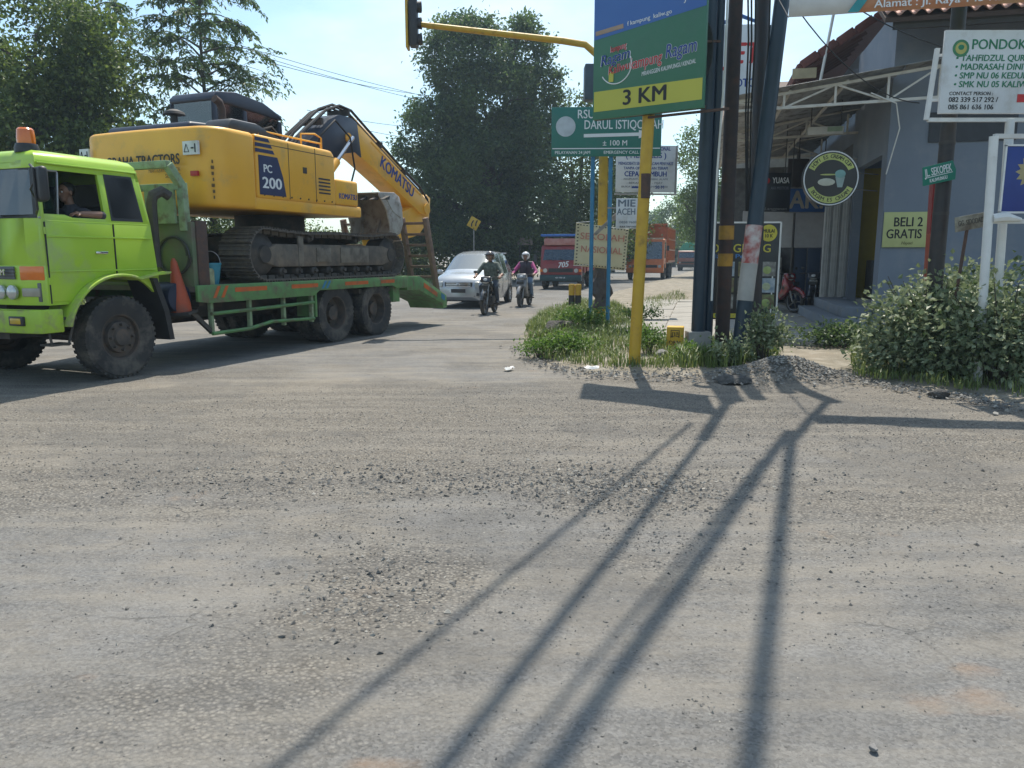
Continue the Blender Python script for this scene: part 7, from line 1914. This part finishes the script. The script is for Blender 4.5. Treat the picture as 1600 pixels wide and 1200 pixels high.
bx_, w_, h_ = hung('display_panel', 1232, 248, 1262, 292, 20.6, mat('brown panel', (.045, .03, .03), rough=.6), 'dark brown panel hanging above the blue battery sign')
hg = MB(); hg.bar((0, 0, h_ / 2), (0, 0, h_ / 2 + .9), .02); hg.build('hanger', darkm, bx_)
lt = aty(1290, 204, 17.2)
lo_ = empty('shop_lamp_box', lt, -BA, 'white lamp box with pale green stripe under the canopy', 'lamp box')
b = MB(); b.box((0, 0, 0), (.72, .10, .16)); b.build('box', whitep, lo_, bevel=.01); b = MB(); b.box((.18, -.053, .02), (.3, .006, .1)); b.build('green_stripe', mat('pale green print', (.40, .52, .38)), lo_); b = MB(); b.bar((-.3, 0, .08), (-.3, 0, .62), .02); b.bar((.3, 0, .08), (.3, 0, .62), .02); b.build('hanger', darkm, lo_)

# round ice cream sign on a wall bracket
rc = aty(1297, 279, 15.3)
rs = empty('round_sign', rc, R(-6), 'round black and yellow ice cream sign with white rim', 'round sign')
RR = .525
d_ = MB(); d_.cyl((0, .05, 0), (0, -.05, 0), RR, n=56); d_.build('disc', mat('sign black', (.012, .012, .013), rough=.35), rs)
d_ = MB(); d_.tube([(RR * .955 * math.cos(a), -.05, RR * .955 * math.sin(a)) for a in np.linspace(0, 6.2832, 57)], .013, 6, False); d_.build('white_rim', textwhite, rs)
lime_s = mat('pale lime print', (.50, .55, .16), rough=.5)
for a0_, a1_ in ((25, 155), (205, 335)):
    d_ = MB(); n_ = 24; vs = []
    for k in range(n_ + 1):
        a = R(a0_ + (a1_ - a0_) * k / n_)
        for rr in (.66, .89): vs.append((RR * rr * math.cos(a), -.052, RR * rr * math.sin(a)))
    d_.add(vs, [(2 * k, 2 * k + 1, 2 * k + 3, 2 * k + 2) for k in range(n_)]); d_.build('lime_band', lime_s, rs)
for s_, up in (('HOYI ES CREAM CUP', True), ('BOGEM ES CREAM', False)):
    n_ = len(s_)
    for k, ch_ in enumerate(s_):
        if ch_ == ' ': continue
        t_ = (k + .5) / n_
        a = R(148 - 116 * t_) if up else R(214 + 112 * t_)
        rr = RR * .775
        text(ch_, .10, textblack, rs, (rr * math.cos(a), -.054, rr * math.sin(a)), rot=(R(90), -(a - R(90)) if up else -(a + R(90)), 0), bold=.02)
teal = mat('teal ice cream print', (.22, .42, .40), rough=.5)
d_ = MB(); d_.ball((.17, -.052, .08), .10, 16, (1, .08, .8)); d_.build('ice_cream_print', teal, rs)
d_ = MB(); d_.add([(.08, -.055, .03), (.26, -.055, .03), (.22, -.055, -.17), (.13, -.055, -.17)], [(0, 1, 2, 3)]); d_.build('cup_print', mat('pale teal', (.32, .42, .40)), rs)
d_ = MB(); d_.ball((-.08, -.052, -.07), .13, 16, (1.25, .06, .55)); d_.build('toast_print', mat('cream print', (.55, .55, .45)), rs)
d_ = MB(); d_.ball((-.05, -.052, .07), .12, 16, (1.3, .05, .12)); d_.build('line_print', lime_s, rs)
br = MB(); br.bar((RR * .9, 0, .1), (RR + .55, .55, .12), .02); br.bar((RR * .8, 0, -.2), (RR + .55, .55, -.2), .02); br.build('bracket', darkm, rs)
wcb = MB(); wcb.tube([wloc(-.55, -.9, 4.5), wloc(-.1, -.88, 4.3), wloc(.05, -.6, 3.9), wloc(-.06, -.3, 3.1)], .012, 5); tag(wcb.build('service_cable', whitep), 'thin white cable hanging from the canopy truss beside the wall', 'cable')

for k_, (z0_, z1_, lab_) in enumerate(((5.2, 4.3, 'slack black wire from the leaning pole to the canopy truss'), (5.6, 4.9, 'slack black wire from the leaning pole to the roof eave'))):
    strung(Vector(p3.location) + k3 * (z0_ / k3.z), wloc(.3 + k_ * 1.4, -.8 - k_ * .5, z1_), .35, .009, lab_)

# wall sign
x0, x1 = .02, 1.0
ws_ = empty('wall_sign', wloc((x0 + x1) / 2, -.03, 2.06), -BA, 'pale yellow board reading BELI 2 GRATIS on the grey wall', 'sign board')
board(ws_, x1 - x0, .68, .03, mat('pale yellow board', (.50, .52, .22), (.46, .48, .20), rough=.6), (0, 0, 0))
text('BELI 2', .25, textblack, ws_, (-.05, -.018, .14), bold=.028, fit=.52); text('GRATIS', .25, textblack, ws_, (-.11, -.018, -.09), bold=.028, fit=.64); text('Hayati', .08, mat('olive lettering', (.12, .12, .03)), ws_, (-.05, -.018, -.26), bold=.02, shear=.3)

# paved forecourt of concrete slabs
fc = MB(); fc.bb(-5.2, -.98, -2.6, 10, -.05, .045)
fo = fc.build('forecourt', mat('mortar bed', (.20, .185, .16), rough=.95)); fo.location = (C.x, C.y, 0); fo.rotation_euler = (0, 0, -BA); tag(fo, kind='structure')
slab_m = mat('pale concrete slab', (.34, .325, .295), (.26, .25, .225), rough=.9, ns=2.5, bump=.25, dirt=(.21, .19, .16), dirt_pos=.6, dirt_s=2)
sb0 = MB(); sb0.box((0, 0, 0), (1.04, 1.24, .07)); slab = sb0.build('paving_slab', slab_m, fo, bevel=.01, seg=1)
first = True
for i in range(4):
    for j in range(10):
        o = slab if first else slab.copy()
        if not first: col.objects.link(o)
        first = False
        o.parent = fo
        o.location = (-4.65 + i * 1.055, -1.95 + j * 1.26, .062 + random.uniform(-.012, .012)); o.rotation_euler = (random.uniform(-.012, .012), random.uniform(-.012, .012), random.uniform(-.01, .01))

# standing menu banner
mb_ = gy(1150, 14.2)
mn = empty('menu_banner', (mb_.x, mb_.y, .1), R(-6), 'black menu banner with pictures of green drinks behind the poles', 'banner')
D3 = 14.2
c0, c1 = aty(1090, 349, D3) - Vector((mb_.x, mb_.y, .1)), aty(1210, 499, D3) - Vector((mb_.x, mb_.y, .1))
mw, mh_ = c1.x - c0.x, c0.z - c1.z; mx, mz = (c0.x + c1.x) / 2, (c0.z + c1.z) / 2
board(mn, mw, mh_, .03, mat('black banner print', (.022, .022, .024), (.03, .03, .03), rough=.45), (mx, 0, mz))
fr = MB()
for s in (-1, 1): fr.bb(mx + s * mw / 2 - .015, mx + s * mw / 2 + .015, -.02, .025, mz - mh_ / 2, mz + mh_ / 2 + .015); fr.cyl((mx + s * (mw / 2 - .1), 0, -.05), (mx + s * (mw / 2 - .1), 0, mz), .02, n=8)
fr.bb(mx - mw / 2, mx + mw / 2, -.02, .025, mz + mh_ / 2, mz + mh_ / 2 + .03); fr.build('frame', whitep, mn)
yb_ = mat('yellow print', (.60, .52, .06), rough=.5)
d_ = MB(); d_.cyl((mx + mw * .36, -.019, mz + mh_ * .40), (mx + mw * .36, -.016, mz + mh_ * .40), .15, n=28); d_.build('price_spot', yb_, mn)
text('MULAI', .09, textblack, mn, (mx + mw * .36, -.022, mz + mh_ * .42), bold=.03, fit=.2); text('10 K', .09, textblack, mn, (mx + mw * .36, -.022, mz + mh_ * .37), bold=.03, fit=.14)
text('ROTI GILING', .21, yb_, mn, (mx - .01, -.018, mz + mh_ * .24), bold=.02, fit=mw * .80); text('Harga Pelajar', .11, mat('blue print', (.05, .2, .5)), mn, (mx - .04, -.018, mz + mh_ * .16), bold=.02, fit=mw * .6)
d_ = MB(); d_.box((mx, -.018, mz - mh_ * .46), (mw * .97, .004, .08)); d_.build('yellow_print', yb_, mn)
text('PESAN DI SINI - KELAPA MUDA', .07, textgreen, mn, (mx, -.023, mz - mh_ * .46), bold=.02, fit=mw * .9)
for i in range(4):
    for j in range(3):
        cx_, cz_ = mx - mw * .37 + i * mw * .245, mz + mh_ * (.03 - j * .17)
        d_ = MB(); d_.box((cx_, -.018, cz_), (mw * .20, .004, mh_ * .15)); ph = d_.build('photo_print', mat('photo backdrop %d' % ((i + j) % 3), ((.10, .09, .08), (.16, .22, .28), (.12, .06, .05))[(i + j) % 3], ((.3, .3, .28), (.4, .45, .5), (.2, .25, .1))[(i + j) % 3], rough=.5, ns=11), mn)
        d_ = MB(); d_.ball((cx_, -.02, cz_ - .02), .075, 12, (1, .08, .95)); d_.build('drink_print', mat('green drink %d' % (j % 2), ((.36, .42, .17), (.45, .47, .33))[j % 2], ((.22, .3, .08), (.3, .35, .2))[j % 2], rough=.5, ns=14), ph)

# workshop board behind the poles
eb = gy(1172, 16.0)
et = empty('workshop_board', (eb.x, eb.y, 0), R(-4), 'white and blue workshop board high behind the dark poles', 'sign board')
c0, c1 = aty(1118, 40, 16) - Vector((eb.x, eb.y, 0)), aty(1192, 166, 16) - Vector((eb.x, eb.y, 0))
board(et, c1.x - c0.x, c0.z - c1.z, .06, signwhite, ((c0.x + c1.x) / 2, -.08, (c0.z + c1.z) / 2))
tp_ = MB(); tp_.tube([(c0.x, -.08, c0.z), ((c0.x * .5 + c1.x * .5), -.08, c0.z + .16), (c1.x, -.08, c0.z - .03), (c1.x, -.08, c1.z)], .04, 8); tp_.build('blue_rim', mat('blue rim', (.02, .12, .36), rough=.4), et)
text('JET', .55, textred, et, ((c0.x + c1.x) / 2 + .02, -.113, c0.z - .55), bold=.03, fit=.78, shear=.2); text('MOTOR', .22, textblue, et, ((c0.x + c1.x) / 2 + .1, -.113, c1.z + .42), bold=.03, fit=.62)
p = MB(); p.cyl((.06, 0, -.1), (.06, 0, c0.z), .05, n=10); p.build('post', polenavy, et)

# parked motorcycles under the canopy
b3 = gy(1240, 20.0); make_bike('scooter', (b3.x, b3.y, .10), R(-62), 'red and black motorcycle parked beside the menu banner', mat('red bike paint', (.40, .02, .03), (.03, .03, .03), rough=.25, coat=.6, ns=6))
b4 = gy(1266, 20.6); make_bike('sport', (b4.x, b4.y, .10), R(-120), 'dark motorcycle parked in the shade beside the shop step', mat('dark bike paint', (.02, .022, .03), rough=.3, coat=.4))
bl_ = gnd(1275, 484, .1); b = MB(); b.lathe([(.001, 0), (.10, .02), (.11, .10), (.06, .18), (.001, .19)], 16, axis='z', closed=False); o = b.build('plastic_bag', mat('blue plastic', (.04, .12, .30), rough=.4), loc=(bl_.x, bl_.y, .1)); tag(o, 'small blue plastic bundle on the forecourt beside the step', 'bag')

# ================================================================== SIGNS STANDING IN THE SHRUBS
# black post with the green street name plate
s0 = gy(1447, 9.8)
sp = empty('street_sign', (s0.x, s0.y, 0), 0, 'green street name plate reading JL. SEKOPEK on a black post', 'street sign')
p = MB(); p.tube([(0, 0, -.1), (0.0, 0, 3.0), (0.0, 0, 6.2)], [.10, .088, .08], 16); p.build('post', mat('black post', (.02, .02, .022), (.035, .028, .025), rough=.55, dirt=(.07, .055, .05), dirt_pos=.6), sp)
for z in (2.05, 2.9, 3.5): b = MB(); b.lathe([(.094, z), (.094, z + .04)], 16, axis='z', closed=False); b.build('clamp', darkm, sp)
pc = aty(1467, 271, 9.65) - Vector((s0.x, s0.y, 0))
tilt = R(-13)
pn = MB(); pn.prism([(-.23, -.105), (-.205, .115), (.20, .115), (.23, .0), (.205, -.115)], -.008, .008); plate = pn.build('plate', mat('street plate green', (.012, .20, .13), (.015, .17, .11), rough=.35), sp, loc=pc, rot=(0, tilt, R(10)))
text('JL. SEKOPEK', .13, textwhite, plate, (-.01, -.0105, .035), bold=.015, fit=.37); text('KALIWUNGU', .06, textwhite, plate, (-.02, -.0105, -.065), bold=.02, fit=.24)
ln = MB(); ln.box((-.01, -.009, -.018), (.38, .004, .008)); ln.build('line', textwhite, plate)
br = MB(); br.bar(pc + Vector((-.1, .01, 0)), Vector((0, -.03, pc.z)), .02); br.build('bracket', steel, sp)
# old red and white stake
r1 = gy(1440, 10.2); rt = aty(1461, 258, 10.2)
stake = empty('marker_stake', (r1.x, r1.y, 0), 0, 'old thin stake painted red and white beside the black post', 'stake')
k_ = rt - Vector((r1.x, r1.y, 0))
for a, b_, m in ((-.05, .45, whitep), (.45, .68, mat('faded red paint', (.35, .08, .045), rough=.7)), (.68, 1.0, mat('dark red paint', (.12, .05, .045), rough=.7))):
    p = MB(); p.cyl(tuple(k_ * a), tuple(k_ * b_), .052, n=10); p.build('painted_section', m, stake)
# rusty leaning plate
r2 = gy(1470, 9.5); rt = aty(1512, 352, 9.5); k_ = rt - Vector((r2.x, r2.y, 0))
rp_ = empty('street_sign', (r2.x, r2.y, 0), 0, 'worn pale street name plate on a thin rusty leaning rod', 'street sign')
p = MB(); p.cyl((0, 0, -.1), tuple(k_), .02, n=8); p.build('rod', rust, rp_)
p = MB(); p.prism([(-.21, -.09), (-.205, .085), (.20, .085), (.235, 0), (.20, -.09)], -.006, .006); pl_ = p.build('plate', mat('worn plate', (.34, .34, .28), (.12, .11, .09), rough=.7, ns=8, dirt=(.10, .075, .055), dirt_pos=.55), rp_, loc=k_ + Vector((.02, -.03, .04)), rot=(0, R(-10), R(6)))
text('GG. SIDODADI', .09, mat('worn lettering', (.08, .08, .07)), pl_, (0, -.008, 0), bold=.02, fit=.34)

# white board of the boarding school
w0 = gy(1549, 9.5)
pd = empty('school_board', (w0.x, w0.y, 0), 0, 'white boarding school board with green lettering on a white frame', 'sign board')
O = Vector((w0.x, w0.y, 0)); Dp = 9.45
a, b = aty(1476, 48, Dp) - O, aty(1640, 178, Dp) - O
bw_, bh_ = 1.95, a.z - b.z
bcx, bcz = a.x + bw_ / 2, (a.z + b.z) / 2
board(pd, bw_, bh_, .04, signwhite, (bcx, -.06, bcz))
fr = MB(); zb_ = b.z - .06
fr.bar((a.x - .08, -.0, zb_), (a.x + bw_ + .08, -.0, zb_), .045); fr.bar((a.x - .10, -.0, zb_), (a.x - .04, -.0, bcz + .28), .045); fr.bar((a.x + bw_ + .08, 0, zb_), (a.x + bw_ + .08, 0, bcz + .28), .045)
fr.bar((a.x - .06, 0, bcz + .2), (a.x + .05, -.02, bcz + .2), .03); fr.bar((a.x - .09, 0, bcz - .3), (a.x + .05, -.02, bcz - .3), .03)
fr.build('frame', whitep, pd)
p = MB(); p.cyl((0, 0, -.1), (aty(1583, 183, Dp).x - w0.x, 0, zb_), .05, n=12); p.build('post', whitep, pd)
yt = -.083; L0 = a.x + .31
text('PONDOK PESANTREN', .155, textgreen, pd, (L0, yt, a.z - bh_ * .175), align='LEFT', bold=.02, fit=1.45)
for k, s_ in enumerate(('\u2022 TAHFIDZUL QUR\'AN', '\u2022 MADRASAH DINIYAH', '\u2022 SMP NU 06 KEDUNGSUREN', '\u2022 SMK NU 05 KALIWUNGU')):
    text(s_, .098, textgreen, pd, (a.x + .14, yt, a.z - bh_ * (.335 + k * .105)), align='LEFT', bold=.022, shear=.08, sx=.98)
text('CONTACT PERSON :', .055, textblack, pd, (a.x + .10, yt, b.z + bh_ * .24), align='LEFT', bold=.012)
text('082 339 517 292 /', .078, textblack, pd, (a.x + .10, yt, b.z + bh_ * .165), align='LEFT', bold=.02); text('085 861 636 106', .078, textblack, pd, (a.x + .10, yt, b.z + bh_ * .075), align='LEFT', bold=.02)
e = MB(); e.cyl((a.x + .19, yt - .002, a.z - .20), (a.x + .19, yt + .002, a.z - .20), .095, n=26); e.build('emblem', mat('emblem green', (.05, .22, .10)), pd)
e = MB(); e.cyl((a.x + .19, yt - .004, a.z - .20), (a.x + .19, yt, a.z - .20), .066, n=26); e.build('emblem_ring', mat('emblem gold', (.45, .42, .12)), pd)
e = MB(); e.ball((a.x + .19, yt - .003, a.z - .19), .04, 10, (1, .1, .8)); e.build('emblem_mark', textgreen, pd)
e = MB(); e.box((a.x + .98, yt, b.z + .17), (.16, .004, .09)); e.build('red_mark', textred, pd)

# blue sign on a welded white frame
q0 = gy(1527, 9.0)
bs_ = empty('blue_sign', (q0.x, q0.y, 0), 0, 'blue sign with a gold sunburst in a rusty white tube frame', 'sign board')
O = Vector((q0.x, q0.y, 0)); Db = 9.0
ct, cb_ = aty(1553, 213, Db) - O, aty(1546, 346, Db) - O
p = MB(); p.cyl((0, 0, -.1), tuple(ct), .048, n=12); p.build('post', whitep, bs_)
fr = MB(); fr.bar(ct, ct + Vector((.95, 0, 0)), .05); fr.bar(cb_, cb_ + Vector((.98, 0, 0)), .05); fr.bar(ct + Vector((.95, 0, 0)), cb_ + Vector((.98, 0, 0)), .05); fr.build('frame', mat('rusting white tube', (.62, .61, .58), (.55, .53, .50), rough=.6, dirt=(.28, .14, .07), dirt_pos=.64, dirt_s=5), bs_)
p = MB(); p.cyl((.99, 0, -.1), tuple(cb_ + Vector((.98, 0, 0))), .045, n=12); p.build('post', whitep, bs_)
bz = (ct.z + cb_.z) / 2
board(bs_, .78, ct.z - cb_.z - .20, .02, mat('royal blue face', (.012, .035, .20), (.015, .04, .22), rough=.4), (ct.x + .53, -.01, bz))
fr = MB(); hb2 = (ct.z - cb_.z - .20) / 2
for s in (-1, 1): fr.bb(ct.x + .13, ct.x + .93, -.03, 0, bz + s * hb2 - .01, bz + s * hb2 + .01); fr.bb(ct.x + .53 + s * .39 - .01, ct.x + .53 + s * .39 + .01, -.03, 0, bz - hb2, bz + hb2)
fr.build('inner_rim', whitep, bs_)
sb_ = []
for k in range(28):
    a_ = 2 * math.pi * k / 28; r_ = .19 if k % 2 == 0 else .135; sb_.append((ct.x + .46 + r_ * math.cos(a_), bz + .08 + r_ * math.sin(a_)))
e = MB(); e.prism(sb_, -.0235, -.021); e.build('sunburst', mat('gold print', (.40, .33, .16), rough=.5), bs_)
e = MB(); e.bb(ct.x + .42, ct.x + .7, -.0265, -.024, bz - .04, bz + .05); e.build('sunburst_field', mat('pale gold', (.45, .42, .3)), bs_)
rag2 = MB(); rag2.tube([cb_ + Vector((.02, -.02, .03)), cb_ + Vector((.15, -.03, .05)), cb_ + Vector((.34, -.03, .02))], [.05, .06, .02], 8); o = rag2.build('white_rag', whitep, loc=O); tag(o, 'white rag tied round the lower tube of the blue sign', 'rag')

# banner strung high over the footpath
A, B = aty(1232, 27, 9.5), aty(1700, -2, 9.0)
bo = empty('street_banner', (A + B) / 2, yaw_to(A, B), 'white banner with green and orange print strung overhead before the tiled roof', 'banner')
Lb = (B - A).length; tz_ = (B.z - A.z)
vs = []; NX, NZ = 30, 5
for j in range(NZ + 1):
    for i in range(NX + 1):
        u = i / NX - .5; vs.append((u * Lb, .03 * math.sin(i * .5) * (.4 + j / NZ), tz_ * u + .85 * j / NZ + .0))
fcs = [(j * (NX + 1) + i, j * (NX + 1) + i + 1, (j + 1) * (NX + 1) + i + 1, (j + 1) * (NX + 1) + i) for j in range(NZ) for i in range(NX)]
cl = MB()
for q, fce in enumerate(fcs):
    i, j = q % NX, q // NX
    cl.mi = 0 if i < 7 - j * .0 else (1 if j < 1 else 2)
    cl.add([vs[k] for k in fce], [(0, 1, 2, 3)])
cloth = cl.build('cloth', [mat('banner white', (.62, .61, .59), (.55, .54, .52), rough=.7), mat('banner orange', (.55, .20, .10), (.50, .32, .18), rough=.7, ns=2), mat('banner green', (.03, .26, .15), (.1, .3, .2), rough=.7, ns=2)], bo)
so = cloth.modifiers.new('thickness', 'SOLIDIFY'); so.thickness = .004
st = MB(); st.add([(-.5 * Lb * .53 - .10, -.045, -.0 + tz_ * -.27), (-.5 * Lb * .53 + .02, -.045, tz_ * -.27), (-.5 * Lb * .53 + .30, -.045, .4), (-.5 * Lb * .53 + .20, -.045, .4)], [(0, 1, 2, 3)]); st.build('teal_stripe', mat('teal print', (.03, .28, .30)), bo)
text('Alamat : Jl. Raya 145 Kaliwungu Kendal', .12, textwhite, bo, (.45, -.05, .075), bold=.015, fit=2.2, rot=(R(90), -math.atan2(tz_, Lb), 0))
for sx_, tgt in ((-1, Vector(p4.location) + k4 * .82), (1, B + Vector((1.5, -.2, .6)))):
    for z in (0.0, .85):
        q = bo.matrix_basis @ Vector((sx_ * Lb / 2, 0, sx_ * tz_ / 2 + z)); rope = MB(); rope.tube([bo.matrix_basis.inverted() @ q, bo.matrix_basis.inverted() @ tgt], .006, 5); rope.build('rope', cable, bo)
fb_ = MB(); fpx = B + Vector((1.5, -.2, 0)); fb_.cyl((0, 0, -.1), (0, 0, 6.4), .07, n=12); o = fb_.build('utility_pole', polenavy, loc=(fpx.x, fpx.y, 0)); tag(o, 'dark pole holding the far end of the overhead banner', 'utility pole')

# ================================================================== HAZE
def haze():
    m = bpy.data.materials.new('thin haze'); m.use_nodes = True
    n, l = m.node_tree.nodes, m.node_tree.links
    n.clear()
    o = n.new('ShaderNodeOutputMaterial'); v = n.new('ShaderNodeVolumePrincipled')
    v.inputs['Color'].default_value = (.66, .84, 1.0, 1); v.inputs['Density'].default_value = 0.0009; v.inputs['Anisotropy'].default_value = 0.3
    l.new(v.outputs[0], o.inputs['Volume'])
    b = MB(); b.bb(-600, 600, -600, 600, -2.2, 17.5)
    tag(b.build('haze', m), 'thin pale haze filling the air', 'haze', kind='stuff')
haze()

finish_bodies()
finish_texts()
